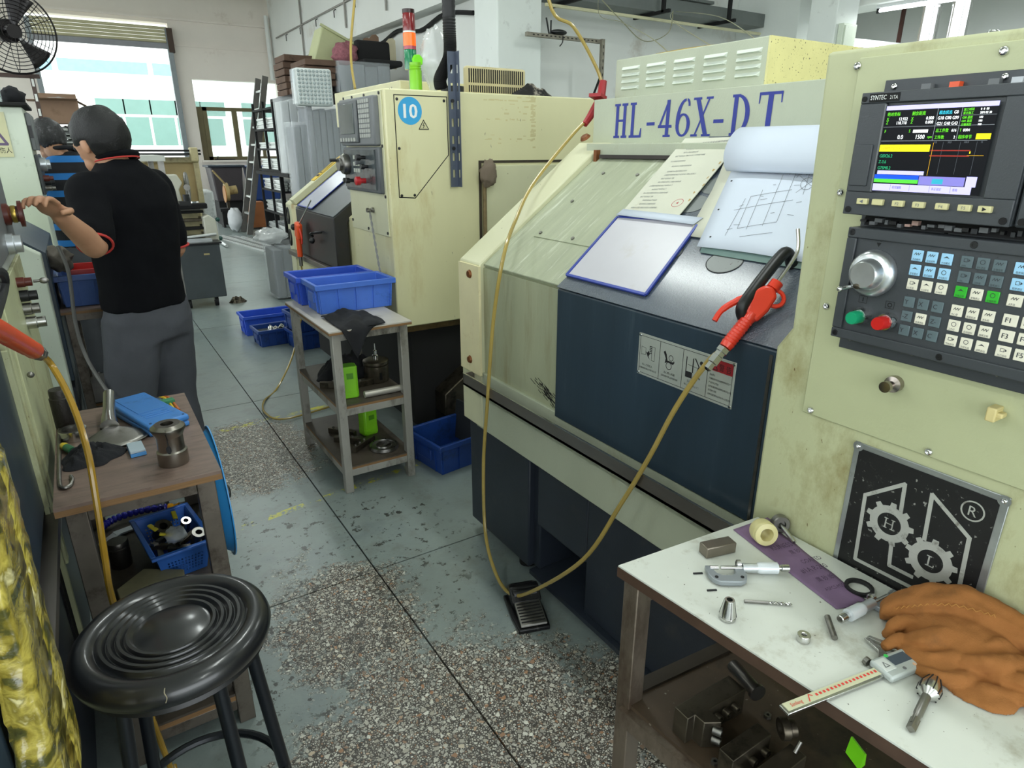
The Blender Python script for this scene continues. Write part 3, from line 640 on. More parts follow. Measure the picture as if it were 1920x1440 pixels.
# key panel
KP = obj('key_panel', MB().box(.957, .986, .02, .560, 1.174, 1.341), DARKGREY, T, bev=.003)
fr = MB(); fr.box(.9525, .9565, .02, .56, 1.326, 1.341); fr.box(.9525, .9565, .02, .56, 1.174, 1.189); fr.box(.9525, .9565, .545, .56, 1.189, 1.326)
obj('key_panel_frame', fr, DARKGREY, KP, bev=.0015)
for y, z in ((.553, 1.334), (.39, 1.334), (.553, 1.181), (.40, 1.181)): obj('frame_bolt', MB().lathe([(0, .2), (.002, .2), (.002, 1), (.0042, 1), (.0048, 0)], (.9525, y, z), (-.001, 0, 0), 12), BLACK, KP)
for y, z in ((.545, 1.168), (.45, 1.168), (.34, 1.168)): dome('under_bolt', (.985, y, z), .004, KP)
KC = {'b': mat('key_blue', '9fd0ee', .4, emit=.08, var=0), 'c': mat('key_cream', 'e6e2cf', .4, emit=.05, var=0), 'd': mat('key_slate', '5d6d72', .45), 'g': mat('key_green', '2fae2c', .4, emit=.1, var=0)}
KPR = MB(); keyp = {}; ud, vd = V((0, -1, 0)), V((0, 0, 1))
def key(y, z, c, icon='', w=.0145):
    if (c, w) not in keyp: keyp[(c, w)] = obj('key', MB().box(-.0022, 0, -w / 2, w / 2, -.0075, .0075), KC[c], None, bev=.0008); o_ = keyp[(c, w)]
    else: o_ = keyp[(c, w)].copy(); COL.objects.link(o_)
    o_.location = (.957, y, z); setp(o_, KP)
    oo = V((.9546, y, z))
    if icon == 'F': return
    r = random.random()
    if icon and len(icon) < 3 and icon.isascii(): KPR.text(icon, .009, -.0055, -.003, oo, ud, vd, .9, bold=.0002)
    elif icon: KPR.text(icon, .0032, -.0055, -.0062, oo, ud, vd, .85)
    if len(icon) >= 3 or not icon:
        if r < .3: KPR.line([(-.004, .001), (-.002, .004), (-.001, .001), (.001, .004), (.002, .001), (.004, .004)], .0007, oo, ud, vd)
        elif r < .55: KPR.ring(0, .002, .0024, .0031, oo, ud, vd, 14)
        elif r < .8: KPR.line([(-.003, 0), (.001, 0), (.001, .004), (-.003, .004), (-.003, 0)], .0006, oo, ud, vd); KPR.poly([(.002, 0), (.0045, .002), (.002, .004)], oo, ud, vd)
        else: KPR.poly([(-.004, .001), (0, .004), (.004, .001), (0, .002)], oo, ud, vd)
    KPR.ring(.0072, .0098, 0, .0009, V((.9568, y + .012, z)), ud, vd, 6)
n1 = ('手轮', '', '', '手动', '', '', 'x1手轮', 'x10手', 'x100')
for r_ in range(6):
    z = 1.3115 - (.0197 * r_ if r_ < 3 else .0645 + .0203 * (r_ - 3))
    for c_ in range(3):
        key(.457 - .0188 * c_ - .0006 * r_, z, 'bbcdcd'[r_] if (r_ != 4) else 'dcd'[c_], ['手动操作', '自动运转', '寸动模式', '手轮模式', '程式编辑', '自动执行', 'X1手轮', 'X10手轮', 'X100手', 'Y', 'X', 'C', '-Z', '快速进给', 'Z-', 'Y', 'X', 'C'][r_ * 3 + c_])
        key(.395 - .0187 * c_ - .0006 * r_, z, ('ddd', 'ddd', 'gcg', 'ccc', 'ccc', 'ccc')[r_][c_], ['100%', '50%进给', '主轴倍率', '-10%', '-10%进', '倍率减少', '主轴正转', '主轴停止', '主轴反转', '中心架', '尾座前进', '夹头松', '工作灯', '自动送料', '排屑正转', '气吹启动', '冷却水启', '油泵启动'][r_ * 3 + c_])
        y2 = .333 - .0205 * c_ - .0006 * r_
        key(y2, z, ('bbb', 'bbb', 'ccc', 'ccc', 'ccc', 'ccc')[r_][c_], (['程序保护', '单节执行', '选择停', '程序测试', '跳跃单节', '空运行', 'A手动', 'B手动', 'C', 'F1', 'F2', 'F6', 'F3', 'F4', 'F7', '对刀启动', 'F5', 'F8'])[r_ * 3 + c_], .0165)
obj('key_print', KPR, mat('key_icon_ink', '33383c', .6), KP, smooth=0)
# hand wheel, buttons
HW = obj('hand_wheel', MB().lathe([(0, 0), (.033, 0), (.034, .15), (.033, .35), (.030, .5), (.028, .55), (.023, .6), (.020, 1.0), (.018, 1.1), (.0, 1.08)], (.957, .512, 1.279), (-.028, 0, 0), 36), mat('brushed_aluminium', 'd4d8da', .3, .9, var=.08, scale=40), T)
obj('wheel_notch', MB().ball((.928, .518, 1.262), (.003, .0065, .0045), 12, 7), STEELB, HW)
obj('crank_pin', MB().cyl((.948, .536, 1.256), (.916, .536, 1.256), .0032, n=10).ball((.916, .536, 1.256), .0042, 10, 7), CHROME, HW)
kp = MB(); kp.poly([(0, 0), (.0035, .006), (-.0035, .006)], V((.9565, .513, 1.3165)), ud, vd); kp.text('RPG', .0055, -.006, .008, V((.9565, .513, 1.3165)), ud, vd)
kp.line([(-.006, 0), (.006, 0), (.006, .010), (-.006, .010), (-.006, 0)], .0006, V((.9565, .521, 1.2335)), ud, vd); kp.rect(-.0008, .002, .0008, .008, V((.9565, .521, 1.2335)), ud, vd)
kp.line([(-.006, 0), (.006, 0), (.006, .010), (-.006, .010), (-.006, 0)], .0006, V((.9565, .481, 1.2325)), ud, vd); kp.ring(0, .005, .0022, .0034, V((.9565, .481, 1.2325)), ud, vd, 14)
obj('panel_print', kp, BLACKM, KP, smooth=0)['kind'] = 'stuff'
for y, z, c in ((.517, 1.2145, mat('green_button', '17986a', .3, emit=.05, var=0)), (.478, 1.2145, mat('red_button', 'c8221f', .3, var=0))):
    bz = obj('push_button', MB().lathe([(.0135, 0), (.0135, .6), (.0115, 1), (.010, 1), (.010, .6)], (.957, y, z), (-.014, 0, 0), 24), CHROME, T)
    obj('button_cap', MB().lathe([(.0098, 0), (.0098, .85), (.0088, 1), (0, 1)], (.952, y, z), (-.026, 0, 0), 24), c, bz)
obj('cabinet_knob', MB().lathe([(.0125, 0), (.0125, .35), (.006, .42), (.006, .72), (.0085, .78), (.0085, 1), (0, 1.02)], (.9945, .468, 1.114), (-.032, 0, 0), 24), mat('knob_steel', 'a39a92', .25, 1, var=.1), T)
obj('cable_clip', MB().box(.972, .9945, .325, .337, 1.105, 1.125).box(.975, .99, .318, .33, 1.112, 1.119), mat('cream_clip', 'd9c98e', .5), T, bev=.002)
# emblem plate
ep = obj('emblem_plate', MB().box(.9965, 1.0, .290, .512, .755, 1.0), mat('worn_aluminium', 'b4b9bb', .35, .8, var=.1, scale=30, dirt='6c6459', damt=.25, dscale=12), T, bev=.0008)
bo = V((.9960, 0, 0)); bm = mat('scratched_black_print', '121214', .5, var=.3, scale=20, dirt='6f6f6c', damt=.16, dscale=60, speck=.5, sscale=130, speckcol='8d8d88')
b = MB(); b.poly([(.503, .991), (.503, .757), (.300, .757), (.300, .991)], bo, Y_, Z_)
obj('emblem_black_field', b, bm, ep, smooth=0)
for y, z in ((.5055, .9935), (.2965, .9935)):
    obj('plate_corner', MB().ring(y, z, 0, .0085, bo + V((-.0004, 0, 0)), Y_, Z_, 18), mat('worn_aluminium', 'b4b9bb'), ep, smooth=0); dome('rivet', (.996, y, z), .0042, ep)
em_ = MB(); eo = bo + V((-.0005, 0, 0)); lw = .0062
em_.line([(.421, .913), (.424, .961), (.479, .916), (.474, .796), (.353, .797)], lw, eo, Y_, Z_)
em_.line([(.380, .886), (.384, .962), (.324, .919), (.318, .800)], lw, eo, Y_, Z_); em_.line([(.424, .855), (.420, .815), (.384, .815)], lw, eo, Y_, Z_)
def gear(cx, cy, r0, r1, r2):
    em_.ring(cx, cy, r0, r1, eo, Y_, Z_, 32)
    for k in range(9):
        a = 2 * pi * k / 9 + .2; c_, s_ = cos(a), sin(a); w_ = .0052
        em_.poly([(cx + c_ * r - s_ * t_, cy + s_ * r + c_ * t_) for r, t_ in ((r1 * .95, -w_), (r2, -w_ * .8), (r2, w_ * .8), (r1 * .95, w_))], eo, Y_, Z_)
gear(.434, .885, .0185, .031, .0375); gear(.365, .855, .0185, .0315, .0380)
em_.ring(.329, .961, .0135, .0158, eo, Y_, Z_, 28)
def serif(cx, cy, L):   # small serif letters
    uu = V((0, -1, 0)); oo = V((eo.x, cx, cy)); 
    if L == 'H':
        for x in (-.0065, .0045): em_.rect(x, -.009, x + .002, .009, oo, uu, Z_); [em_.rect(x - .002, z, x + .004, z + .0016, oo, uu, Z_) for z in (-.009, .0074)]
        em_.rect(-.0065, -.0008, .006, .0008, oo, uu, Z_)
    if L == 'L':
        em_.rect(-.0035, -.009, -.001, .009, oo, uu, Z_); [em_.rect(-.006, z, .0015, z + .0016, oo, uu, Z_) for z in (-.009, .0074)]; em_.rect(-.002, -.009, .0065, -.0074, oo, uu, Z_); em_.rect(.005, -.009, .0065, -.0045, oo, uu, Z_)
    if L == 'R': em_.text('R', .022, -.0068, -.0078, oo, uu, Z_, .95)
serif(.434, .885, 'H'); serif(.365, .855, 'L'); serif(.329, .961, 'R')
obj('emblem_print', em_, mat('worn_silver_print', 'b9bab4', .45, .3, var=.1, scale=30, dirt='5a5148', damt=.3, dscale=45), ep, smooth=0)
# chrome spigots on the cabinet roof
for y in (.556, .517): obj('roof_spigot', MB().lathe([(.012, 0), (.012, 1), (.0105, 1), (.0105, .2), (0, .2)], (1.06, y, 1.588), (0, 0, .05), 20), CHROME, T)
dome('roof_bolt', (1.04, .462, 1.588), .009, T, CHROME, (0, 0, 1))
# ------------------------------------------------------------------ second CNC lathe, marked 10
T = thing('cnc_lathe', 'cream CNC lathe marked with a blue 10 disc behind the trolley', 'lathe', (1.4, 3.6, 0))
FY, FX = 2.9, 1.2
col_ = obj('control_column', MB().box(FX, 2.75, FY, 3.43, .62, 1.697), CREAMY, T, bev=.006)
obj('body', MB().prism([(1.32, .5), (1.32, 1.06), (1.88, 1.46), (1.88, 1.60), (2.75, 1.60), (2.75, .5)], (0, 3.43, 0), X_, Z_, (0, 1.19, 0)), CREAMY, T, bev=.005)
obj('base', MB().box(1.30, 2.7, 2.98, 4.65, .06, .60), BLACKM, T)
obj('base_bracket', MB().box(1.24, 2.6, 2.93, 2.985, .585, .62), mat('oily_brown', '5d4a2a', .5, .3, var=.4, scale=12, dirt='1c1712', damt=.5), T)
obj('chip_tray', MB().prism([(0, .0), (.6, 0), (.66, .22), (.18, .24), (0, .12)], (1.42, 2.86, .12), X_, Z_, (0, .12, 0)), STEELB, T, bev=.006)
obj('plinth', MB().box(1.36, 2.6, 3.0, 4.6, 0, .06), BLACKM, T)
# end face (faces the camera)
def EF(x, z, d=0): return V((x, FY - d, z))
pan = [(1.245, 1.672), (1.245, 1.238), (1.325, 1.232), (1.505, 1.42), (1.505, 1.672)]
ln = MB(); 
for (a, b_), (c, d) in zip(pan, pan[1:] + pan[:1]): ln.line([(a, b_), (c, d)], .004, EF(0, 0, .0006), X_, Z_)
obj('panel_gap', ln, BLACKM, T, smooth=0)
PP = obj('access_panel', MB().prism([(1.248, 1.669), (1.248, 1.241), (1.324, 1.235), (1.502, 1.421), (1.502, 1.669)], EF(0, 0, 0), X_, Z_, (0, -.002, 0)), CREAMY, T)
for x, z in ((1.258, 1.655), (1.257, 1.45), (1.257, 1.245), (1.322, 1.245), (1.49, 1.655)): obj('panel_screw', MB().lathe([(0, 1), (.005, .8), (.007, 0)], EF(x, z, .002), (0, -.004, 0), 10), BLACK, PP)
dk = obj('number_disc', MB().cyl(EF(1.318, 1.608, .002), EF(1.318, 1.608, .0032), .058, n=40), mat('sticker_blue', '2f9fd6', .45), T)
obj('number_print', MB().text('10', .085, -.047, -.030, EF(1.318, 1.608, .0036), X_, Z_, .98, bold=.0022), WHITEI, dk, smooth=0)
o = EF(1.382, 1.53, .003); tri = MB(); tri.prism([(-.027, 0), (.027, 0), (0, .045)], o, X_, Z_, (0, -.0006, 0))
hz = obj('hazard_sticker', tri, mat('hazard_cream', 'c9c59c', .5), T)
b = MB(); oo = o + V((0, -.001, 0)); b.line([(-.024, .002), (.024, .002), (0, .041), (-.024, .002)], .0035, oo, X_, Z_); b.line([(.003, .030), (-.004, .018), (.003, .018), (-.003, .007)], .003, oo, X_, Z_)
obj('hazard_print', b, INKB, hz, smooth=0)
# ghost of an old label and the framed opening
gh = MB(); og = EF(1.70, 1.45, .0008)
for k in range(60): x, z = rnd(.0, .30), random.choice([.215, .13, .04, rnd(0, .24)]); gh.rect(x, z, x + rnd(.004, .03), z + rnd(.002, .010), og, X_, Z_)
for k in range(40): z = rnd(0, .24); gh.rect(.27 + rnd(0, .02), z, .285 + rnd(0, .02), z + rnd(.003, .012), og, X_, Z_)
gl_ = obj('glue_residue', gh, mat('glue_brown', 'cdc495', .8), T, smooth=0); gl_['kind'] = 'stuff'
obj('recess_frame', MB().box(1.668, 1.682, FY - .004, FY + .01, .70, 1.395).box(1.682, 2.5, FY - .004, FY + .01, 1.383, 1.395), mat('rusty_dark', '3a3226', .7, var=.3, scale=20), T)
obj('recess_door', MB().box(1.705, 2.5, FY - .010, FY, .72, 1.372), CREAM, T, bev=.004)
obj('recess_pipe', MB().cyl((1.694, FY - .012, .75), (1.694, FY - .012, 1.33), .010, n=10), mat('rusty_pipe', '7d6c4c', .6, .2, var=.3, scale=20), T)
# front face controls (face the aisle)
DU = obj('display_unit', MB().box(1.165, 1.2, 2.955, 3.40, 1.462, 1.672), MIDGREY, T, bev=.008)
obj('screen_frame', MB().box(1.155, 1.166, 3.14, 3.395, 1.475, 1.662), mat('crt_bezel', '5d6163', .45), DU, bev=.008)
obj('crt_screen', MB().box(1.152, 1.156, 3.175, 3.365, 1.515, 1.648), mat('crt_glass', '56605f', .12, var=.15), DU, bev=.006)
kt = None
for r in range(8):
    for c in range(5):
        y, z = 3.115 - c * .027, 1.652 - r * .021
        if kt is None: kt = obj('key', MB().box(-.006, 0, -.011, .011, -.008, .008), mat('worn_key', 'a8aaa4', .5), None); o_ = kt
        else: o_ = kt.copy(); COL.objects.link(o_)
        o_.location = (1.166, y, z); setp(o_, DU)
for c in range(6): o_ = kt.copy(); COL.objects.link(o_); o_.location = (1.157, 3.365 - c * .037, 1.49); setp(o_, DU)
CU = obj('operator_panel', MB().box(1.175, 1.2, 2.945, 3.41, 1.252, 1.456), mat('panel_frame_grey', '55595c', .4), T, bev=.006)
obj('panel_face', MB().box(1.168, 1.176, 2.985, 3.395, 1.268, 1.444), mat('filmy_panel', '4d5456', .15, var=.3, scale=14), CU)
wheel = obj('hand_wheel', MB().lathe([(0, 0), (.048, 0), (.05, .3), (.044, .6), (.030, .7), (.030, 1), (0, 1)], (1.168, 3.345, 1.375), (-.05, 0, 0), 28), STEELD, CU)
obj('wheel_grip', MB().cyl((1.118, 3.37, 1.395), (1.085, 3.37, 1.395), .008, n=10), BLACK, wheel)
for y, z, r, m, L in ((3.115, 1.305, .020, mat('estop_red', 'b82028', .35), .05), (3.28, 1.30, .013, BLACK, .04), (3.07, 1.37, .012, BLACK, .035), (3.10, 1.41, .014, BLACK, .045), (3.17, 1.385, .010, MIDGREY, .025), (3.33, 1.30, .012, BLACK, .035)):
    obj('switch', MB().lathe([(r * .6, 0), (r * .6, .5), (r, .55), (r, .95), (r * .8, 1), (0, 1)], (1.168, y, z), (-L, 0, 0), 16), m, CU)
kk = MB()
for y, z in [(3.24 - .03 * i, 1.41 - .03 * j) for i in range(3) for j in range(3)]: obj('switch_key', MB().box(1.163, 1.168, y - .01, y + .01, z - .009, z + .009), mat('pale_key', 'b9bdb2', .5), CU)
obj('front_plate', MB().box(1.193, 1.2, 2.925, 3.415, 1.06, 1.69), CREAM, T, bev=.001)
for y, z in ((2.94, 1.68), (3.12, 1.68), (3.28, 1.68), (3.40, 1.68), (2.935, 1.24), (2.935, 1.46), (2.935, 1.075), (3.18, 1.075), (3.40, 1.10)): obj('plate_screw', MB().cyl((1.193, y, z), (1.189, y, z), .007, n=10), BLACK, T)
obj('front_knob', MB().lathe([(.012, 0), (.012, .3), (.007, .4), (.007, .7), (.011, .75), (.011, 1), (0, 1)], (1.193, 3.10, 1.17), (-.035, 0, 0), 16), STEELD, T)
# twisted cord hanging from the knob
tw = MB()
P = [V((1.172, 3.10 - .16 * t, 1.165 - .53 * t)) for t in [k / 60 for k in range(61)]]
for ph in (0, pi): tw.tube([p + V((.003 * cos(k * .9 + ph), .003 * sin(k * .9 + ph), 0)) for k, p in enumerate(P)], .0032, 5)
obj('twisted_cord', tw, mat('grey_cord', '8a8a88', .6), T)
# sloped door part
def prof_(off): return [(1.20 + off, .80), (1.20 + off, 1.085), (1.20 + off + .52, 1.085 + .375), (1.9, 1.46), (1.9, .80)]
obj('far_flange', MB().prism([(1.18, .56), (1.18, 1.10), (1.80, 1.545), (2.6, 1.60), (2.6, .56)], (0, 4.58, 0), X_, Z_, (0, .12, 0)), CREAM, T, bev=.006)
for z in (1.02, .875): obj('grommet', MB().tube([(1.178, 4.655 + .028 * cos(a), z + .05 * sin(a)) for a in [k * pi / 10 for k in range(20)]], .008, 6, True), BLACK, T)
obj('flange_bolt', MB().ball((1.178, 4.54, .955), .022, 12, 8), BLACK, T); obj('flange_strip', MB().box(1.186, 1.2, 4.42, 4.58, .80, 1.10), mat('flange_cream', 'e2d9b0'), T)
obj('slope_panel', MB().prism(prof_(.06), (0, 3.43, 0), X_, Z_, (0, 1.15, 0)), CREAMY, T)
o_ = V((1.18, 0, 1.095)); su2 = V((.81, 0, .585)).normalized()
obj('flange_slope_rail', MB().ob((1.20, 4.50, 1.10), su2 * .75, (0, .08, 0), V((-.585, 0, .81)) * .04), CREAM, T, bev=.004)
wl = obj('warning_strip', MB().ob(V((1.36, 4.505, 1.215)) + V((-.585, 0, .81)) * .041, su2 * .26, (0, .07, 0), V((-.585, 0, .81)) * .004), mat('warning_yellow', 'd8b41e', .5), T)
b = MB(); oo = V((1.36, 4.505, 1.215)) + V((-.585, 0, .81)) * .046
b.line([(.08, .012), (.08, .058), (.20, .035), (.08, .012)], .008, oo, su2, Y_); b.rect(.04, .01, .06, .06, oo, su2, Y_)
obj('warning_print', b, INKB, wl, smooth=0)
GD = mat('grey_door_paint', '50555a', .4, var=.12, scale=6); GD2 = mat('dark_door_paint', '2b2b2e', .4, var=.15, dirt='4a2c24', damt=.25, dscale=4)
dpr = [(1.17, .80), (1.17, 1.085), (1.68, 1.452), (1.72, 1.41), (1.25, 1.06), (1.25, .80)]
D = obj('sliding_door', MB().prism(dpr, (0, 3.66, 0), X_, Z_, (0, .76, 0)), GD2, T, bev=.004)
obj('door_slope_skin', MB().ob(V((1.173, 3.663, 1.089)), su2 * .62, (0, .754, 0), V((-.585, 0, .81)) * .004), GD, D)
nn = V((-.585, 0, .81)) * .005
for a, y in ((.33, 3.70), (.33, 3.86), (.47, 3.70)): obj('door_window', MB().ob(V((1.173, y, 1.089)) + su2 * a + nn, su2 * .09, (0, .10, 0), nn * .3), mat('tan_window', '8f7456', .5), D, bev=.002)
obj('door_latch', MB().tube(spline([(1.168, 3.90, .985), (1.12, 3.90, .985), (1.11, 3.93, .975), (1.13, 3.95, .96)], 4), .008, 7).ball((1.13, 3.98, .93), .018, 10, 7), BLACK, D)
obj('rail', MB().box(1.145, 1.2, 3.45, 4.62, .768, .80), RAILM, T, bev=.002)
obj('skirt', MB().box(1.19, 1.34, 3.43, 4.60, .55, .80), CREAMY, T)
# roof and vents
obj('roof_vent_box', MB().box(1.52, 2.0, 3.45, 4.5, 1.58, 1.785), CREAMY, T, bev=.004)
for k in range(5):
    for r in range(2): obj('vent_slot', MB().box(1.512, 1.521, 3.56 + k * .17, 3.64 + k * .17, 1.715 - r * .045, 1.722 - r * .045), mat('slot_shade', '4a483c', .8), T)  # solid bars; their dark colour paints in the shade of open slots
obj('roof_grille', MB().box(1.70, 2.05, 3.06, 3.10, 1.697, 1.83), mat('grille_cream', 'c9bd92', .5, dirt='5a4c38', damt=.3), T, bev=.012)
gs = None
for k in range(26):
    for (z0, z1) in ((1.755, 1.818), (1.712, 1.743)):
        obj('grille_slot', MB().box(1.712 + k * .0125, 1.7185 + k * .0125, 3.0585, 3.0595, z0, z1), BLACKM, T)

# things on / at this machine
sig = thing('signal_tower', 'red, orange and green signal light tower standing on the machine roof', 'signal light', (1.435, 3.12, 1.697))
def seg(name, z0, z1, r, m): obj(name, MB().lathe([(0, 0), (r, 0), (r, .96), (r * .94, 1), (0, 1)], (1.435, 3.12, z0), (0, 0, z1 - z0), 24), m, sig)
obj('stem', MB().cyl((1.435, 3.12, 1.697), (1.435, 3.12, 1.80), .012, n=12), STEELD, sig)
seg('green_lens', 1.80, 1.885, .029, mat('lens_green', '0c7a50', .2, coat=.5)); seg('spacer', 1.885, 1.90, .029, mat('lens_pink', 'b04858', .25)); seg('orange_lens', 1.90, 1.955, .0295, mat('lens_orange', 'ff6a1c', .25, emit=.5, var=.1)); seg('spacer', 1.955, 1.962, .029, WHITEI)
seg('red_lens', 1.962, 2.035, .029, mat('lens_red', '7a1a1e', .2, coat=.5)); seg('cap', 2.035, 2.052, .028, mat('lens_cap', '2c1412', .3))
gb = thing('plastic_bottle', 'lime green ribbed plastic sleeve below the signal tower', 'bottle', (1.42, 3.04, 1.697))
obj('body', MB().lathe([(0, 0), (.029, 0), (.029, .72), (.026, .76), (.0285, .80), (.026, .84), (.0285, .88), (.026, .92), (.027, 1), (0, 1)], (1.42, 3.04, 1.697), (0, 0, .125), 20), GREENB, gb)
cp = thing('bottle_cap', 'bright green cut plastic scrap hung on the signal tower', 'plastic scrap', (1.44, 3.07, 1.80)); obj('cup', MB().prism(circ(7, .028), (1.445, 3.075, 1.835), V((.9, .1, .3)).normalized(), V((-.2, .2, .9)).normalized(), (0, -.018, 0)), mat('neon_green', '7ee022', .4), cp, bev=.003)
# clear plastic bag
def crumple(c, r, seed, nu=26, nv=18, amp=.16, flat=None):
    m = MB(); m.ball((0, 0, 0), (1, 1, 1), nu, nv)
    def f(p):
        n = NZ.noise(p * 2.1 + V((seed, 0, 0))) + .5 * NZ.noise(p * 5 + V((0, seed, 0))); k = 1 + amp * n
        q = V((p.x * r[0] * k, p.y * r[1] * k, p.z * r[2] * k))
        if flat is not None and q.z < -flat: q.z = -flat + (q.z + flat) * .05
        return V(c) + q
    return m.map(f)
FILM = mat('clear_polythene', 'e9eced', .12, alpha=.42, var=.05, bump=.5, bscale=14, spec=.9)
bag = obj('plastic_bag', crumple((1.545, 3.08, 1.845), (.075, .05, .135), 3, 26, 20, .22, .14), FILM); tag(bag, 'crumpled clear plastic bag on the cream machine roof', 'plastic bag')
tp = obj('tape_roll', MB().lathe([(.03, 0), (.055, 0), (.055, 1), (.03, 1), (.03, 0)], (1.60, 3.02, 1.698), (0, 0, .03), 24), BLACK); tag(tp, 'black tape roll lying beside the clear bag on the roof', 'tape')
# corrugated duct
dct = MB(); P = spline([(1.545, 2.93, 2.45), (1.545, 2.93, 2.0), (1.545, 2.93, 1.86), (1.525, 2.94, 1.80), (1.50, 2.95, 1.75), (1.51, 2.96, 1.715)], 40)
dct.tube(P, [.028 + .0025 * (k % 2) for k in range(len(P))], 14)
dd = obj('corrugated_duct', dct, RUBBER); tag(dd, 'black corrugated hose coming down onto the machine roof', 'hose')
# slotted angle
sa = thing('slotted_angle', 'blue grey slotted steel angle bar hung on the machine end', 'angle bar', (1.53, 2.88, 1.28))
SLA = mat('blue_grey_steel', '545c6c', .45, .3, var=.1, dirt='3a4048', damt=.25)
web = MB(); holes = [1.32 + .075 * k for k in range(7)]
zs = [1.277] + sum([[h, h + .035] for h in holes], []) + [1.86]
for a, b_ in zip(zs[0::2], zs[1::2]): web.box(1.508, 1.545, 2.884, 2.888, a, b_)
for h in holes: web.box(1.508, 1.520, 2.884, 2.888, h, h + .035); web.box(1.532, 1.545, 2.884, 2.888, h, h + .035)
obj('slotted_web', web, SLA, sa); web = MB()
for a, b_ in zip(zs[0::2], zs[1::2]): web.box(1.545, 1.549, 2.850, 2.888, a, b_)
for h in holes: web.box(1.545, 1.549, 2.850, 2.862, h, h + .035); web.box(1.545, 1.549, 2.876, 2.888, h, h + .035)
obj('slotted_flange', web, SLA, sa)
for z in (1.655, 1.45): obj('bolt', MB().cyl((1.525, 2.884, z), (1.525, 2.877, z), .008, n=8), BLACK, sa)
# rag on the roof, knotted rag on the frame
def rag(c, rx, ry, h, seed, n=34, amp=1.0, rot=0):
    m = MB()
    def fn(a, b_):
        x, y = a * 2 - 1, b_ * 2 - 1; r = max(abs(x), abs(y)); ang = atan2(y, x)
        rr = min(1, sqrt(x * x + y * y)); k = r / (sqrt(x * x + y * y) + 1e-6) * (1 + .22 * NZ.noise(V((cos(ang) * 1.7, sin(ang) * 1.7, seed))))
        x, y = x * k, y * k
        p = V((x * 2.0, y * 2.0, seed)); wv = NZ.noise(p * .9)
        hgt = .55 + .55 * NZ.noise(p * 1.1 + V((0, 0, 3))) + .35 * abs(sin(4.2 * x + 3 * wv * 2 + 2.2 * y)) * amp + .16 * NZ.noise(p * 4)
        z = max(0.012, hgt * (1 - r ** 2.2)) * h if r < .999 else 0
        q = V((x * rx, y * ry)); cr, sr_ = cos(rot), sin(rot)
        return (c[0] + q.x * cr - q.y * sr_, c[1] + q.x * sr_ + q.y * cr, c[2] + z + .0008)
    m.grid(fn, n, n); N_ = len(m.v); base = [(x, y, c[2] + .0004) for x, y, z in m.v]
    fs = list(m.f); m.add(base, [f[::-1] for f in fs])
    e = n + 1; lo = [i for i in range(e)] + [i * e + n for i in range(1, e)] + [n * e + i for i in range(n - 1, -1, -1)] + [i * e for i in range(n - 1, 0, -1)]
    for p, q in zip(lo, lo[1:] + lo[:1]): m.f.append((q, p, p + N_, q + N_))
    return m
rg = obj('rag', rag((2.02, 2.97, 1.697), .13, .05, .05, 5), mat('black_white_rag', '1c1b1a', .95, var=.1, dirt='b8b0a0', damt=.42, dscale=14), smooth=180); tag(rg, 'black and white rag crumpled on the machine roof edge', 'rag')
kn = obj('knotted_rag', crumple((1.70, 2.862, 1.335), (.045, .030, .062), 11, 20, 14, .3), mat('brown_grey_rag', '776a5c', .95, var=.15, bump=.4, bscale=90), smooth=180); tag(kn, 'brown grey rag wrapped round the recess frame corner', 'rag')
# clipboard and drawing on the far door
def board(name, label, o, u, v, w_, h_, n, fm, pm, t=.006, fw=.006, grp=None):
    o, u, v, n = V(o), V(u).normalized(), V(v).normalized(), V(n).normalized()
    t_ = thing(name, label, 'clipboard', tuple(o), group=grp)
    obj('sheet', MB().ob(o + n * t * .3, u * w_, v * h_, n * .002), pm, t_)
    f = MB(); f.ob(o, u * w_, v * fw, n * t); f.ob(o + v * (h_ - fw), u * w_, v * fw, n * t); f.ob(o + v * fw, u * fw, v * (h_ - 2 * fw), n * t); f.ob(o + u * (w_ - fw) + v * fw, u * fw, v * (h_ - 2 * fw), n * t)
    obj('frame', f, fm, t_, bev=.001); return t_
BLF = mat('blue_frame_plastic', '2b3f9a', .4)
n3 = V((-.585, 0, .81))
board('clipboard', 'blue edged clipboard on the door of the machine marked 10', V((1.173, 4.385, 1.089)) + su2 * .01 + n3 * .0095, (0, -1, 0), su2, .31, .36, n3, BLF, mat('film_sheet', 'b9bccb', .2, var=.04), .006, .008)
b = MB(); 
def curl(a, b_): return V((1.173, 4.36 - .36 * a, 1.089)) + su2 * (.38 + .24 * b_) + n3 * (.016 + .05 * b_ * b_ + .02 * a * a)
b.grid(lambda a, b_: curl(a, b_), 8, 8)
dr = thing('drawing_sheet', 'curled technical drawing sheet on the machine marked 10', 'paper', (1.3, 4.2, 1.3)); obj('sheet', b, WHITEP, dr, solid=.001)
b = MB()
for k in range(12):
    a, c = rnd(.1, .7), rnd(.1, .7); p, q = curl(a, c) + n3 * .003, curl(a + rnd(-.2, .25), c + rnd(-.2, .25)) + n3 * .003; b.tube([p, q], .0012, 4)
obj('drawing_lines', b, INK, dr)
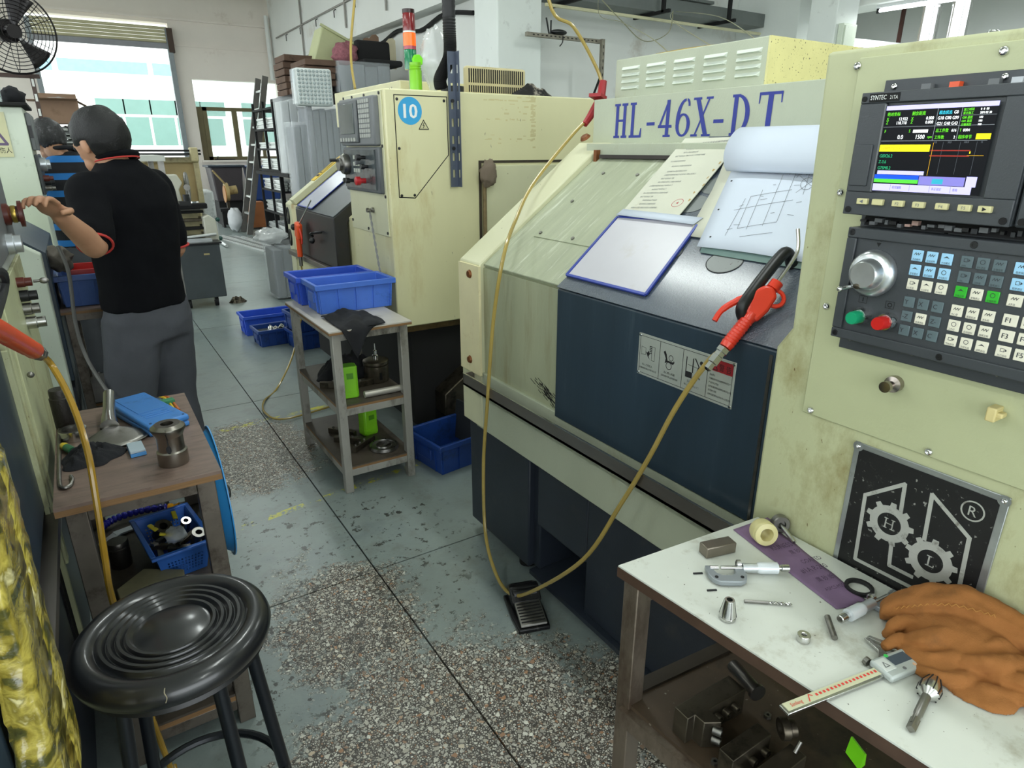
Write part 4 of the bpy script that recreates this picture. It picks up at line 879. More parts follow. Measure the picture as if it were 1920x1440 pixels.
# orange air gun hanging on the far door
ag = thing('air_gun', 'orange air blow gun hanging on the door of the machine marked 10', 'air gun', (1.13, 4.25, .9))
obj('grip', MB().tube([(1.125, 4.26, .80), (1.125, 4.25, .93)], .017, 10), ORANGE, ag); obj('head', MB().cb((1.125, 4.235, .965), (.035, .075, .10), (.2, 0, 0)), ORANGE, ag, bev=.012)
obj('trigger', MB().tube(spline([(1.12, 4.19, .98), (1.12, 4.16, .93), (1.12, 4.17, .89)], 4), .006, 6), RED, ag); obj('nozzle', MB().cyl((1.125, 4.22, 1.0), (1.16, 4.02, 1.16), .004, n=8), STEEL, ag); obj('coupling', MB().cyl((1.125, 4.26, .74), (1.125, 4.26, .80), .012, n=10), STEELD, ag)
obj('hose', MB().tube(spline([(1.125, 4.26, .74), (1.12, 4.25, .55), (1.0, 4.2, .2), (.85, 4.1, .012), (.72, 3.9, .012), (.68, 3.7, .012), (.75, 3.55, .012), (1.05, 3.6, .012)], 8), .006, 7), HOSE, ag)
# ------------------------------------------------------------------ blue crates
def crate_into(t, w_, d_, h_, m, wall=.005, taper=.008, ribs=(5, 3), rim=.012, rimh=.022):
    """open plastic crate with base at local origin, lying along x; parts go under t"""
    a, b_ = w_ / 2, d_ / 2; ta, tb = a - taper, b_ - taper
    m_ = MB(); o1 = [(-ta, -tb, 0), (ta, -tb, 0), (tb and ta, tb, 0), (-ta, tb, 0)]; o1 = [(-ta, -tb, 0), (ta, -tb, 0), (ta, tb, 0), (-ta, tb, 0)]; o2 = [(-a, -b_, h_), (a, -b_, h_), (a, b_, h_), (-a, b_, h_)]
    i2 = [(-a + wall, -b_ + wall, h_), (a - wall, -b_ + wall, h_), (a - wall, b_ - wall, h_), (-a + wall, b_ - wall, h_)]; i1 = [(-ta + wall, -tb + wall, wall), (ta - wall, -tb + wall, wall), (ta - wall, tb - wall, wall), (-ta + wall, tb - wall, wall)]
    fs = [(3, 2, 1, 0), (12, 13, 14, 15)]
    for k in range(4):
        j = (k + 1) % 4; fs += [(k, j, 4 + j, 4 + k), (4 + k, 4 + j, 8 + j, 8 + k), (8 + k, 8 + j, 12 + j, 12 + k)]
    m_.add(o1 + o2 + i2 + i1, fs)
    def P(o): setp_local(o, t)
    P(obj('tub', m_, m, None, bev=.002))
    r = MB(); R = rim
    for (x0, x1, y0, y1) in ((-a - R, a + R, -b_ - R, -b_ + .001), (-a - R, a + R, b_ - .001, b_ + R), (-a - R, -a + .001, -b_ + .001, b_ - .001), (a - .001, a + R, -b_ + .001, b_ - .001)): r.box(x0, x1, y0, y1, h_ - rimh, h_ + .002)
    P(obj('rim', r, m, None, bev=.002))
    for s in (-1, 1):
        for k in range(ribs[0]):
            x = -a + .05 * a + (2 * a - .1 * a) * k / (ribs[0] - 1)
            f = lambda z: b_ - taper + taper * z / h_
            q = MB(); q.add([(x * .96 - .003, s * f(.005), .005), (x * .96 + .003, s * f(.005), .005), (x * .96 - .003, s * (f(.005) + .007), .005), (x * .96 + .003, s * (f(.005) + .007), .005), (x - .003, s * f(h_ - .02), h_ - .02), (x + .003, s * f(h_ - .02), h_ - .02), (x - .003, s * (f(h_ - .02) + .007), h_ - .02), (x + .003, s * (f(h_ - .02) + .007), h_ - .02)], [(0, 2, 3, 1), (4, 5, 7, 6), (0, 1, 5, 4), (2, 6, 7, 3), (0, 4, 6, 2), (1, 3, 7, 5)])
            P(obj('rib', q, m, None))
        g = lambda z: a - taper + taper * z / h_
        for y in (-b_ * .62, b_ * .62):
            q = MB(); q.add([(s * g(.005), y - .003, .005), (s * g(.005), y + .003, .005), (s * (g(.005) + .007), y - .003, .005), (s * (g(.005) + .007), y + .003, .005), (s * g(h_ - .02), y - .003, h_ - .02), (s * g(h_ - .02), y + .003, h_ - .02), (s * (g(h_ - .02) + .007), y - .003, h_ - .02), (s * (g(h_ - .02) + .007), y + .003, h_ - .02)], [(0, 2, 3, 1), (4, 5, 7, 6), (0, 1, 5, 4), (2, 6, 7, 3), (0, 4, 6, 2), (1, 3, 7, 5)])
            P(obj('rib', q, m, None))
        q = MB().box(-.006, .006, -b_ * .42, b_ * .42, -.5 * h_ * .36, .5 * h_ * .36); q.map(lambda p: p + V((s * (g(h_ * .55) + .003), 0, h_ * .52)))
        P(obj('handle_panel', q, m, None, bev=.003))
def setp_local(o, t): o.parent = t
def crate(label, loc, rz, w_, d_, h_, m, grp='blue plastic crates', **k):
    t = thing('plastic_crate', label, 'crate', loc, rz, grp); crate_into(t, w_, d_, h_, m, **k); return t

# ------------------------------------------------------------------ small steel trolley tables
LEGM = mat('worn_white_steel', 'a09d95', .42, .35, var=.14, scale=8, dirt='4a443c', damt=.5, dscale=10, stretch=(1, 1, .4))
LEGD = mat('bare_dark_steel', '6f675e', .4, .6, var=.2, scale=10, dirt='3a322a', damt=.45, dscale=12)
def trolley(label, loc, w_, d_, hs, lm, tm, em_, leg=.036, tab=.016, fascia=True):
    t = thing('work_trolley', label, 'trolley', loc); x0, y0, _ = loc
    for (x, y) in ((x0, y0), (x0 + w_ - leg, y0), (x0, y0 + d_ - leg), (x0 + w_ - leg, y0 + d_ - leg)): obj('leg', MB().box(x, x + leg, y, y + leg, 0, hs[0] - tab), lm, t, bev=.002)
    for k, h_ in enumerate(hs):
        o = -.015 if k == 0 else .004
        s = obj('tabletop' if k == 0 else 'shelf', MB().box(x0 + o, x0 + w_ - o, y0 + o, y0 + d_ - o, h_ - tab * .35, h_), tm if k == 0 else mat('oily_shelf', '4a423a', .5, var=.25, scale=6, dirt='1f1b17', damt=.4, dscale=7), t)
        obj('board_edge', MB().box(x0 + o, x0 + w_ - o, y0 + o, y0 + d_ - o, h_ - tab, h_ - tab * .35), em_, t)
        for (a, b_, c, d) in ((x0 + leg, x0 + w_ - leg, y0 + .004, y0 + .034), (x0 + leg, x0 + w_ - leg, y0 + d_ - .034, y0 + d_ - .004), (x0 + .004, x0 + .034, y0 + leg, y0 + d_ - leg), (x0 + w_ - .034, x0 + w_ - .004, y0 + leg, y0 + d_ - leg)):
            obj('rail', MB().box(a, b_, c, d, h_ - tab - .032, h_ - tab - .0005), lm, t, bev=.001)
    return t
trolley('three tier trolley with worn pale steel legs carrying two blue crates', (.765, 2.555, 0), .335, .64, (.75, .415, .125), LEGM, mat('grey_laminate', 'b9b4ac', .4, var=.06, dirt='7d7468', damt=.2), PLY)
crate('pale blue crate at the front of the trolley top', (.985, 2.942, .7505), 0, .355, .195, .132, BLUEC2)
crate('blue crate behind the pale one on the trolley top', (.965, 3.170, .7505), 0, .355, .195, .132, BLUEC)
rr = obj('rag', rag((.965, 3.17, .757), .11, .05, .085, 21), CLOTHK, smooth=180); tag(rr, 'black rag inside the rear blue crate on the trolley', 'rag')
# black rag hanging over trolley edge
def drape(a, b_):
    x = .80 + .20 * a; y = 2.80 - .27 * b_
    z = .752 + .03 * max(0, NZ.noise(V((a * 3.3, b_ * 3.1, 4)))) + .02 * abs(sin(7 * a + 3 * b_)) * (1 - abs(2 * a - 1))
    if b_ > .86 or (y < 2.555): pass
    fall = max(0, b_ - .82) / .18
    if fall > 0:
        cx = .845; x = cx + (x - cx) * (1 - .55 * fall); y = 2.536 - .012 * fall + .008 * sin(9 * a); z = .756 - .13 * fall * max(0, 1 - abs(a - .35) * 1.6)
    return (x, y, z + .003)
dm = MB().grid(drape, 34, 30); rg = obj('rag', dm, CLOTHK, solid=.004, smooth=180); tag(rg, 'black rag draped over the front edge of the trolley top', 'rag')
# things on the middle shelf
def jug(name, label, c, w_, d_, h_, rz=0, flip=False):
    t = thing(name, label, 'bottle', c, rz)
    pr = [(w_ / 2 * a, d_ / 2 * b_) for a, b_ in ((-1, -.7), (-.8, -1), (.8, -1), (1, -.7), (1, .7), (.8, 1), (-.8, 1), (-1, .7))]
    o = obj('body', MB().prism(pr, (0, 0, 0), X_, Y_, (0, 0, h_)), GREENB, None, bev=.004); o.parent = t
    for k in range(4):
        z = .008 + k * .007; o = obj('moulded_band', MB().prism([(a * 1.025, b_ * 1.025) for a, b_ in pr], (0, 0, z), X_, Y_, (0, 0, .004)), GREENB, None); o.parent = t
    o = obj('cut_window', MB().box(-w_ * .18, w_ * .22, -d_ / 2 - .001, -d_ / 2 + .001, h_ * .62, h_ * .80), mat('green_dark', '4c8a14', .5), None); o.parent = t
    o = obj('mouth', MB().prism([(a * .86, b_ * .86) for a, b_ in pr], (0, 0, h_ * .97), X_, Y_, (0, 0, h_ * .035)), mat('green_dark', '4c8a14', .5), None); o.parent = t
    return t
jug('plastic_jug', 'cut lime green plastic jug on the trolley middle shelf', (.853, 2.66, .4155), .072, .062, .145, -.15)
jug('plastic_jug', 'lime green plastic jug hanging under the middle shelf', (.995, 2.86, .127), .075, .065, .13, .2)
ck = thing('lathe_chuck', 'round dark steel chuck with a spindle on the middle shelf', 'chuck', (1.035, 2.80, .4155))
obj('body', MB().lathe([(0, 0), (.055, 0), (.058, .05), (.058, .75), (.052, .78), (.060, .82), (.060, .95), (.05, 1), (0, 1)], (1.035, 2.80, .4155), (0, 0, .105), 30), STEELB, ck)
obj('spindle', MB().lathe([(.014, 0), (.014, .25), (.009, .3), (.009, .55), (.004, .6), (.003, 1), (0, 1)], (1.035, 2.80, .52), (0, 0, .075), 12), STEEL, ck)
for k in range(3): a = k * 2.1 + .5; obj('slot', MB().box(-.007, .007, -.001, .001, -.018, .018).map(lambda p, a=a: V((1.035 + .0585 * cos(a) - p.x * sin(a), 2.80 + .0585 * sin(a) + p.x * cos(a), .45 + p.z))), BLACKM, ck)
br = obj('steel_bar', MB().cyl((.90, 2.605, .4305), (1.085, 2.60, .4305), .015, n=16), mat('zinc_steel', 'b9b5ac', .4, .6)); tag(br, 'short bright round steel bar along the front of the middle shelf', 'bar')
r2 = obj('rag', rag((.95, 2.97, .415), .16, .12, .11, 31), CLOTHK, smooth=180); tag(r2, 'black rag heaped at the back of the trolley middle shelf', 'rag')
def toolholder(label, c, rz, s=1, dark=STEELB, z=0):
    t = thing('tool_holder', label, 'tool holder', c, rz, 'steel tool holders')
    def A(n, mb, m=dark, **k): o = obj(n, mb, m, None, **k); o.parent = t
    A('shank', MB().box(-.05 * s, .05 * s, -.0125 * s, .0125 * s, 0, .025 * s), bev=.001); A('head', MB().prism([(.05, -.0125), (.085, -.018), (.085, .004), (.05, .0125)], (0, 0, 0), V((s, 0, 0)), V((0, s, 0)), (0, 0, .025 * s)), bev=.001)
    for x in (-.03, 0, .03): A('screw', MB().lathe([(0, .3), (.003 * s, .3), (.003 * s, 1), (.0055 * s, 1), (.0055 * s, 0)], (x * s, 0, .025 * s), (0, 0, .006 * s), 10), STEELD)
    return t
for k, (c, rz, lb) in enumerate((((.86, 2.80, .4155), 2.8, 'black tool holder lying left on the middle shelf beside the chuck'), ((.905, 2.75, .4155), .2, 'black tool holder between the green jug and the chuck'), ((.93, 2.86, .4155), 1.2, 'black tool holder in front of the rag on the middle shelf'), ((.87, 2.93, .127), -.9, 'black tool holder at the back of the trolley bottom shelf'), ((.865, 2.82, .127), -.7, 'black tool holder in the middle of the trolley bottom shelf'), ((.90, 2.72, .127), .6, 'black tool holder at the front of the trolley bottom shelf'))): toolholder(lb, c, rz, 1.1)
fg = thing('ring_flange', 'machined steel ring flange on the trolley bottom shelf', 'flange', (.995, 2.665, .1255))
obj('ring', MB().lathe([(.035, 0), (.066, 0), (.068, .2), (.066, 1), (.055, 1), (.053, .6), (.038, .6), (.035, 1), (.035, 0)], (.995, 2.665, .1255), (0, 0, .018), 36), STEELD, fg)
for k in range(6): a = k * pi / 3; obj('bolt_hole', MB().cyl((.995 + .0605 * cos(a), 2.665 + .0605 * sin(a), .143), (.995 + .0605 * cos(a), 2.665 + .0605 * sin(a), .1442), .004, n=8), BLACKM, fg)
obj('centre_web', MB().cb((.995, 2.665, .131), (.07, .016, .008), (0, 0, .7)), STEELD, fg)

# crates on the floor
crate('dirty blue crate on the floor in front of the machine base', (1.375, 2.64, .0005), radians(8), .40, .28, .15, BLUED)
lp = obj('cardboard_liner', MB().cb((1.46, 2.70, .13), (.012, .20, .20), (0, .15, radians(8))), mat('dark_liner', '23262b', .7)); tag(lp, 'dark sheet standing inside the dirty blue crate by the machine', 'sheet')
ch = obj('metal_chips', rag((1.36, 2.62, .007), .155, .10, .035, 44), mat('chip_grey', '3a4046', .5, .5, var=.5, scale=60, bump=.8, bscale=120), smooth=180); tag(ch, 'fine grey metal chips in the dirty blue crate', 'metal chips', kind='stuff')
crate('long blue crate at the back of the floor crates beyond the trolley', (1.16, 5.62, .0005), 0, .42, .24, .16, BLUEC)
crate('small dirty blue crate holding bright parts on the far floor', (1.10, 5.22, .0005), .05, .26, .22, .13, BLUED)
crate('dirty blue crate under another one on the far floor', (1.31, 4.98, .0005), .08, .26, .24, .14, BLUED)
crate('dirty blue crate stacked on top of another on the far floor', (1.31, 4.98, .1435), .08, .26, .24, .14, BLUED)
for k in range(5):
    p = obj('turned_part', MB().lathe([(.006, 0), (.016, 0), (.018, 1), (.006, 1), (.006, 0)], (1.05 + .026 * k, 5.17 + .03 * (k % 3), .10 + .004 * k), V((cos(k * 1.3) * .03, .02 * sin(k * 1.3), .02)), 12), STEEL); tag(p, 'bright turned steel part heaped in the small dirty crate', 'metal part', 'turned parts in the small crate')
b = obj('chip_bed', MB().box(.99, 1.205, 5.13, 5.305, .006, .10), mat('chip_grey', '3a4046')); tag(b, 'grey swarf filling the small dirty crate', 'metal chips', kind='stuff')
# foot pedal
fp = thing('foot_pedal', 'black and bare metal foot pedal on the floor before the machine', 'pedal', (1.0, 1.47, 0), radians(-18))
def A(n, mb, m, **k): o = obj(n, mb, m, None, **k); o.parent = fp
PK = mat('worn_pedal_black', '232325', .32, .4, var=.2, scale=14, dirt='77736c', damt=.3, dscale=18)
A('base_plate', MB().prism([(-.052, -.10), (.052, -.10), (.058, -.03), (.058, .085), (-.058, .085), (-.058, -.03)], (0, 0, 0), X_, Y_, (0, 0, .016)), PK, bev=.004)
A('housing', MB().prism([(.0, .012), (.085, .012), (.085, .055), (.062, .075), (.014, .078), (0, .05)], (-.046, 0, 0), Y_, Z_, (.092, 0, 0)), PK, bev=.008)
A('guard', MB().prism([(-.01, .05), (.03, .082), (.05, .08), (.05, .074), (.03, .074), (-.005, .044)], (-.05, 0, 0), Y_, Z_, (.10, 0, 0)), PK, bev=.003)
A('treadle', MB().prism([(-.095, .020), (-.093, .028), (.005, .054), (.005, .044)], (-.044, 0, 0), Y_, Z_, (.088, 0, 0)), STEELD, bev=.002)
for k in range(8): A('treadle_groove', MB().cb((0, -.083 + .011 * k, .0318 + .00292 * k), (.078, .003, .0025), (.26, 0, 0)), BLACKM)
# ------------------------------------------------------------------ air gun, hose, boards and papers on the foreground lathe
def air_gun(label, base, d, up, sc=1, L=.14, grip=RED):
    """gun whose grip runs from base along d; up = head side normal"""
    base, d, up = V(base), V(d).normalized(), V(up).normalized(); s_ = d.cross(up).normalized()
    t = thing('air_gun', label, 'air gun', tuple(base))
    obj('coupling', MB().lathe([(.006, -.42), (.009, -.40), (.009, -.30), (.0125, -.29), (.0125, -.17), (.011, -.16), (.011, -.1), (.0135, -.09), (.0135, -.02), (.008, 0), (0, 0)], base, d * .14, 6), CHROME, t, smooth=20)
    pr = [(0, 0), (.0125, .0), (.0135, .05)]
    for k in range(9): pr += [(.0145, .08 + .05 * k), (.0128, .10 + .05 * k)]
    obj('grip', MB().lathe(pr + [(.0145, .55), (.015, .62), (0, .66)], base, d * L, 16), grip, t)
    h0 = base + d * L * .55
    obj('head', MB().prism([(0, -.018), (.03, -.022), (.065, -.018), (.078, 0), (.072, .016), (.05, .026), (.02, .02), (0, .014)], h0 - s_ * .013, d, up, s_ * .026), grip, t, bev=.007, seg=3)
    obj('hanging_eye', MB().tube([h0 + d * .062 - up * .014 + d * .017 * cos(a) - up * .02 * sin(a) for a in [k * pi / 9 for k in range(18)]], .0045, 7, True), grip, t)
    obj('nozzle_collar', MB().cyl(h0 + d * .075, h0 + d * .092, .013, n=14), grip, t)
    n0 = h0 + d * .09
    obj('nozzle', MB().tube(spline([n0, n0 + d * .06 + up * .004, n0 + d * .085 + up * .012, n0 + d * .115 + up * .035], 6), .0038, 8), STEEL, t)
    obj('trigger', MB().tube(spline([h0 + d * .04 + up * .024, h0 + d * .01 + up * .042, h0 - d * .02 + up * .052, h0 - d * .045 + up * .05], 5), [.008] * 5 + [.007] * 5 + [.006] * 6, 8), grip, t)
    return t
gb_ = SP(1.09, .825, .065)
air_gun('red air blow gun resting by the black door handle of the foreground lathe', (1.055, .838, 1.068), V((.088, -.018, .10)), V((-.5, .80, .55)))
hz_ = spline([(1.44, 2.1, 2.35), (1.50, 2.1, 1.935), (1.61, 2.1, 1.862), (1.702, 2.1, 1.764), (1.745, 2.09, 1.68), (1.72, 2.07, 1.60), (1.60, 2.07, 1.50), (1.37, 1.99, 1.335), (1.215, 1.87, 1.225), (1.085, 1.74, 1.13), (1.055, 1.755, .926), (1.04, 1.775, .636), (1.03, 1.79, .40), (1.01, 1.75, .15), (.985, 1.64, .055), (.975, 1.53, .045), (.985, 1.42, .12), (1.0, 1.19, .37), (1.03, 1.085, .59), (1.04, 1.01, .75), (1.045, .955, .88), (1.05, .91, .97), (1.047, .865, 1.036), (1.05, .84, 1.062)], 7)
hs = obj('air_hose', MB().tube(hz_, .0062, 9), HOSE); tag(hs, 'clear yellow air hose looping down in front of the foreground lathe to the red gun', 'hose')
tpp = obj('tape_wrap', MB().tube([(1.748, 2.085, 1.69), (1.735, 2.08, 1.63), (1.68, 2.075, 1.56), (1.655, 2.072, 1.535)], [.014, .017, .014, .012], 8).cb((1.70, 2.055, 1.632), (.05, .05, .012), (0, .2, .4)), mat('red_tape', '9a1a22', .4)); tag(tpp, 'dark red tape binding the yellow hose at the banner corner', 'tape')
# boards on the slope
def slope_sheet(pts, off): return MB().add([SP(x, y, off) for x, y in pts], [tuple(range(len(pts)))])
t1 = thing('clipboard', 'blue framed white clipboard lying on the dark sloped door', 'clipboard', tuple(SP(1.13, 1.30, .02)))
C4 = [(1.127, 1.452), (1.127, 1.137), (1.345, 1.182), (1.330, 1.480)]
m_ = MB(); P0 = [SP(x, y, .0175) for x, y in C4]; P1 = [p + SN * .003 for p in P0]; m_.add(P0 + P1, [(3, 2, 1, 0), (4, 5, 6, 7)] + [(k, (k + 1) % 4, 4 + (k + 1) % 4, 4 + k) for k in range(4)])
obj('sheet', m_, mat('smudged_white_board', 'bfbdc4', .3, var=.03, dirt='b5b0ae', damt=.25, dscale=6), t1, fix=True)
for k in range(4): obj('frame_bar', MB().beam(P1[k], P1[(k + 1) % 4], .0085, .006, tuple(SN)), mat('blue_frame_plastic', '2b3f9a'), t1, bev=.001)
def para(m, o, u, v, w_, rows, sz, gap, y0, chars='当机床操作人员必须经过培训上岗操作前检查油位气压安全门确认夹具工件牢固严禁戴手套'):
    y = y0
    for k in range(rows):
        n_ = random.randint(8, 20); x = random.choice([0, .02]); st_ = random.randint(0, 20); m.text(''.join(chars[(st_ + i) % len(chars)] for i in range(n_)), sz, x, y, o, u, v, .8); y -= gap * random.choice([1, 1, 1.5])
t2 = thing('notice_sheet', 'printed safety notice board above the blue clipboard on the sloped door', 'notice', tuple(SP(1.36, 1.4, .02)))
C4 = [(1.335, 1.475), (1.355, 1.262), (1.630, 1.302), (1.628, 1.522)]
P0 = [SP(x, y, .022) for x, y in C4]; P1 = [p + SN * .002 for p in P0]; m_ = MB().add(P0 + P1, [(3, 2, 1, 0), (4, 5, 6, 7)] + [(k, (k + 1) % 4, 4 + (k + 1) % 4, 4 + k) for k in range(4)])
obj('sheet', m_, PAPERD, t2, fix=True)
u2 = (P1[1] - P1[0]).normalized(); v2 = (P1[3] - P1[0]).normalized(); v2 = (v2 - u2 * v2.dot(u2)).normalized(); o2 = P1[0] + SN * .0006
m_ = MB(); m_.text('数控车床安全操作规程', .010, .06, .325, o2, u2, v2, .9); para(m_, o2 + v2 * 0, u2, v2, .2, 16, .0075, .0165, .30); m_.map(lambda p: p + v2 * 0)
m_.map(lambda p: p + u2 * .02); obj('printed_text', m_, INK, t2, smooth=0)
m_ = MB().ring(.175, .05, .016, .0172, o2, u2, v2, 24); m_.text('★', .012, .169, .046, o2, u2, v2); obj('red_stamp', m_, INKR, t2, smooth=0)
m_ = MB().add([SP(1.328, 1.478, .030), SP(1.330, 1.186, .026), SP(1.352, 1.176, .027), SP(1.352, 1.478, .027)], [(3, 2, 1, 0)]); obj('folded_strip', m_, WHITEP, t2, solid=.001)
b = MB()
for k in range(9): p = SP(1.40 + .026 * k, 1.275 + .0035 * k + rnd(-.006, .006), .0246); b.add([p, p + SU * rnd(.004, .012), p + SU * .01 + Y_ * rnd(.003, .008), p + Y_ * .004], [(0, 1, 2, 3)])
obj('stain', b, mat('tan_stain', 'b59a64', .8), t2, smooth=0)['kind'] = 'stuff'
# drawing sheets with curled top page
t3 = thing('drawing_pad', 'white technical drawing sheets with the top page curled back', 'paper', tuple(SP(1.3, 1.0, .03)))
def Q(a, b_, lift=0): # a: along -y (0 left .. 1 right), b_: uphill
    y0, y1 = 1.118 + .17 * b_, .79 + .17 * b_; return SP(1.272 + .36 * b_, y0 + (y1 - y0) * a, .024 + lift + .006 * sin(3 * a + b_))
m_ = MB().grid(lambda a, b_: Q(a, b_ * .86), 8, 8); obj('sheet', m_, WHITEP, t3, solid=.0006)
m_ = MB().grid(lambda a, b_: SP(1.30 + .30 * b_, 1.175 + .14 * b_ - .30 * a, .0205 + .004 * sin(9 * b_)), 6, 6); obj('under_sheet', m_, PAPERD, t3, solid=.0006)
m_ = MB().grid(lambda a, b_: SP(1.262 + .10 * b_, 1.10 + .06 * b_ - .34 * a, .0185), 3, 3); obj('backing_board', m_, mat('green_backing', '7f9a94', .5), t3, solid=.001)
def curl2(a, b_):
    ang = b_ * pi * 1.02; r = .050; x0 = 1.565 + .075 * cos(ang * .98); q = SP(x0, 0, .020 + .055 * sin(min(pi, ang)) + .020 * b_)
    return V((q.x, 1.300 - .075 * b_ - .42 * a, q.z))
m_ = MB().grid(lambda a, b_: curl2(a, b_), 4, 18); obj('curled_page', m_, WHITEP, t3, solid=.0006, smooth=180)
m_ = MB(); dn = SN * .0016
def seg_(a, b_, c, d, w_=.0004): m_.tube([Q(a, b_) + dn, Q((a + c) / 2, (b_ + d) / 2) + dn, Q(c, d) + dn], w_, 4)
for a, b_, c, d in ((.30, .16, .30, .42), (.38, .16, .38, .48), (.50, .20, .50, .62), (.60, .24, .60, .66), (.30, .16, .60, .24), (.30, .42, .62, .50), (.20, .30, .66, .42), (.35, .1, .6, .16), (.66, .48, .78, .62), (.64, .62, .80, .52), (.72, .47, .71, .64), (.55, .62, .62, .80), (.62, .60, .70, .82), (.22, .10, .26, .40)): seg_(a, b_, c, d)
for k in range(14): a, b_ = rnd(.2, .7), rnd(.1, .75); seg_(a, b_, a + rnd(.02, .06), b_ + rnd(0, .02), .0004)
for k in range(12): q = 2 * pi * k / 12; q2 = 2 * pi * (k + 1) / 12; seg_(.72 + .05 * cos(q), .56 + .05 * sin(q), .72 + .05 * cos(q2), .56 + .05 * sin(q2), .0005)
obj('drawing_lines', m_, INK, t3)
m_ = MB()
for a, b_ in ((.06, .08), (.02, .3), (.02, .55)): m_.cyl(Q(a + .03, b_) + dn * .4, Q(a + .03, b_) + dn, .0025, n=8)
obj('punch_hole', m_, INKB, t3)
# ------------------------------------------------------------------ right hand bench and what lies on it
ZT = .78
t = thing('work_bench', 'white topped steel bench with measuring tools beside the control cabinet', 'bench', (.84, .3, 0))
quad = [(.661, .693), (.737, -.12), (.992, -.12), (.992, .665)]
obj('tabletop', MB().prism(quad, (0, 0, ZT - .003), X_, Y_, (0, 0, .003)), TABLEW, t)
obj('board_edge', MB().prism([(.660, .694), (.736, -.121), (.9925, -.121), (.9925, .666)], (0, 0, ZT - .022), X_, Y_, (0, 0, .0185)), mat('dark_wood_edge', '4d392d', .55, var=.25, scale=15), t)
LEGR = mat('rusty_grey_leg', '85796c', .35, .6, var=.2, scale=8, dirt='4a3626', damt=.42, dscale=7, stretch=(1, 1, .4))
for k, (x, y) in enumerate(((.668, .650), (.955, .622), (.735, -.10), (.95, -.10))): obj('leg', MB().box(x, x + .034, y, y + .034, 0, ZT - .022), LEGR, t, bev=.002)
obj('apron', MB().beam((.69, .665, .735), (.955, .642, .735), .03, .03), LEGR, t)
SHF = mat('greasy_shelf', '46392c', .5, var=.3, scale=5, dirt='191512', damt=.5, dscale=6, speck=.3, speckcol='8a8678', sscale=120)
obj('shelf', MB().prism([(.672, .665), (.738, -.1), (.98, -.1), (.98, .645)], (0, 0, .488), X_, Y_, (0, 0, .012)), SHF, t)
obj('shelf_rail', MB().beam((.674, .676, .49), (.98, .652, .49), .028, .032), mat('greasy_rail', '3a332b', .45, .4, var=.3), t); obj('shelf_rail', MB().beam((.672, .665, .475), (.735, -.08, .475), .03, .035), LEGR, t)

def L_(name, label, cat, loc, rz=0, grp=None):
    q = thing(name, label, cat, loc, rz, grp)
    def A(n, mb, m, **k): o = obj(n, mb, m, None, **k); o.parent = q; return o
    return q, A
# micrometers
def micrometer(label, loc, rz, side=-1):
    q, A = L_('micrometer', label, 'micrometer', loc, rz, 'micrometers'); h = .010
    s = side; outer = [(-.004, .008 * s * -1), (.006, -.006 * s * -1)]
    o_ = [(-.003, -s * .006), (.009, -s * .006), (.009, s * .006), (.012, s * .014), (.020, s * .020), (.034, s * .020), (.043, s * .014), (.046, -s * .007), (.060, -s * .007), (.060, s * .020), (.056, s * .031), (.046, s * .038), (.012, s * .038), (.002, s * .031), (-.003, s * .018)]
    A('frame', MB().prism(o_, (0, 0, .002), X_, Y_, (0, 0, .0085)), mat('frame_grey', '9aa0a6', .4, .5), bev=.0012)
    for x in (.008, .050): A('frame_screw', MB().cyl((x, s * .026, .0105), (x, s * .026, .0115), .003, n=10), INKB)
    A('anvil', MB().cyl((.004, 0, h), (.018, 0, h), .0032, n=12), STEEL); A('spindle', MB().cyl((.022, 0, h), (.060, 0, h), .0032, n=12), STEEL)
    A('lock_ring', MB().lathe([(.0045, 0), (.0065, .1), (.0065, .9), (.0045, 1)], (.049, -s * .006, h + .004), (.008, 0, 0), 14), STEEL)
    A('sleeve', MB().cyl((.058, 0, h), (.09, 0, h), .0078, n=20), ALU); A('thimble', MB().lathe([(.0078, 0), (.0095, .12), (.0098, .2), (.0098, 1), (0, 1)], (.082, 0, h), (.034, 0, 0), 24), mat('satin_white_metal', 'dfe5ea', .4, .3))
    A('ratchet', MB().lathe([(.004, 0), (.004, .3), (.006, .35), (.0062, .95), (.005, 1), (0, 1)], (.116, 0, h), (.020, 0, 0), 18), STEEL)
    return q
micrometer('micrometer lying open by the small steel block and purple paper', (.772, .597, ZT + .0005), radians(-33.5))
micrometer('micrometer half under the brown cloth, its thimble pointing left', (.974, .393, ZT + .0005), radians(176), 1)
# small parts
o = obj('steel_block', MB().cb((.833, .628, ZT + .0105), (.060, .024, .020), (0, 0, radians(-14))), mat('ground_steel', '8f867a', .35, .8, var=.15), bev=.0015); tag(o, 'small rectangular steel block near the far edge of the bench', 'steel block')
q, A = L_('nylon_bush', 'cream nylon bush with a bore standing on purple emery paper', 'bush', (.922, .602, ZT + .0008))
ax = V((-.017, -.030, .006))
A('body', MB().lathe([(.011, 0), (.014, 0), (.0205, .18), (.0215, .3), (.0215, .74), (.0200, .78), (.0215, .82), (.0205, .96), (.012, 1), (.011, .9), (.011, 0)], V((.010, .018, .0200)), ax, 32), mat('nylon_cream', 'dcd29a', .35, var=.06))
A('groove_ring', MB().lathe([(.0205, .78), (.0209, .80), (.0205, .82)], V((.010, .018, .0200)), ax, 32), mat('nylon_groove', 'a89a50', .5))
q, A = L_('knurled_pin', 'steel pin with a wide round head leaning beside the nylon bush', 'pin', (1.0, .6, ZT))
A('head', MB().lathe([(0, 0), (.0145, 0), (.016, .1), (.016, .9), (.0145, 1), (.008, 1), (.007, .7), (0, .7)], V((-.012, .018, .016)), (-.009, -.013, .002), 28), STEELD); A('shaft', MB().cyl(V((-.018, .010, .016)), V((-.034, -.032, .006)), .0042, n=12), STEEL)
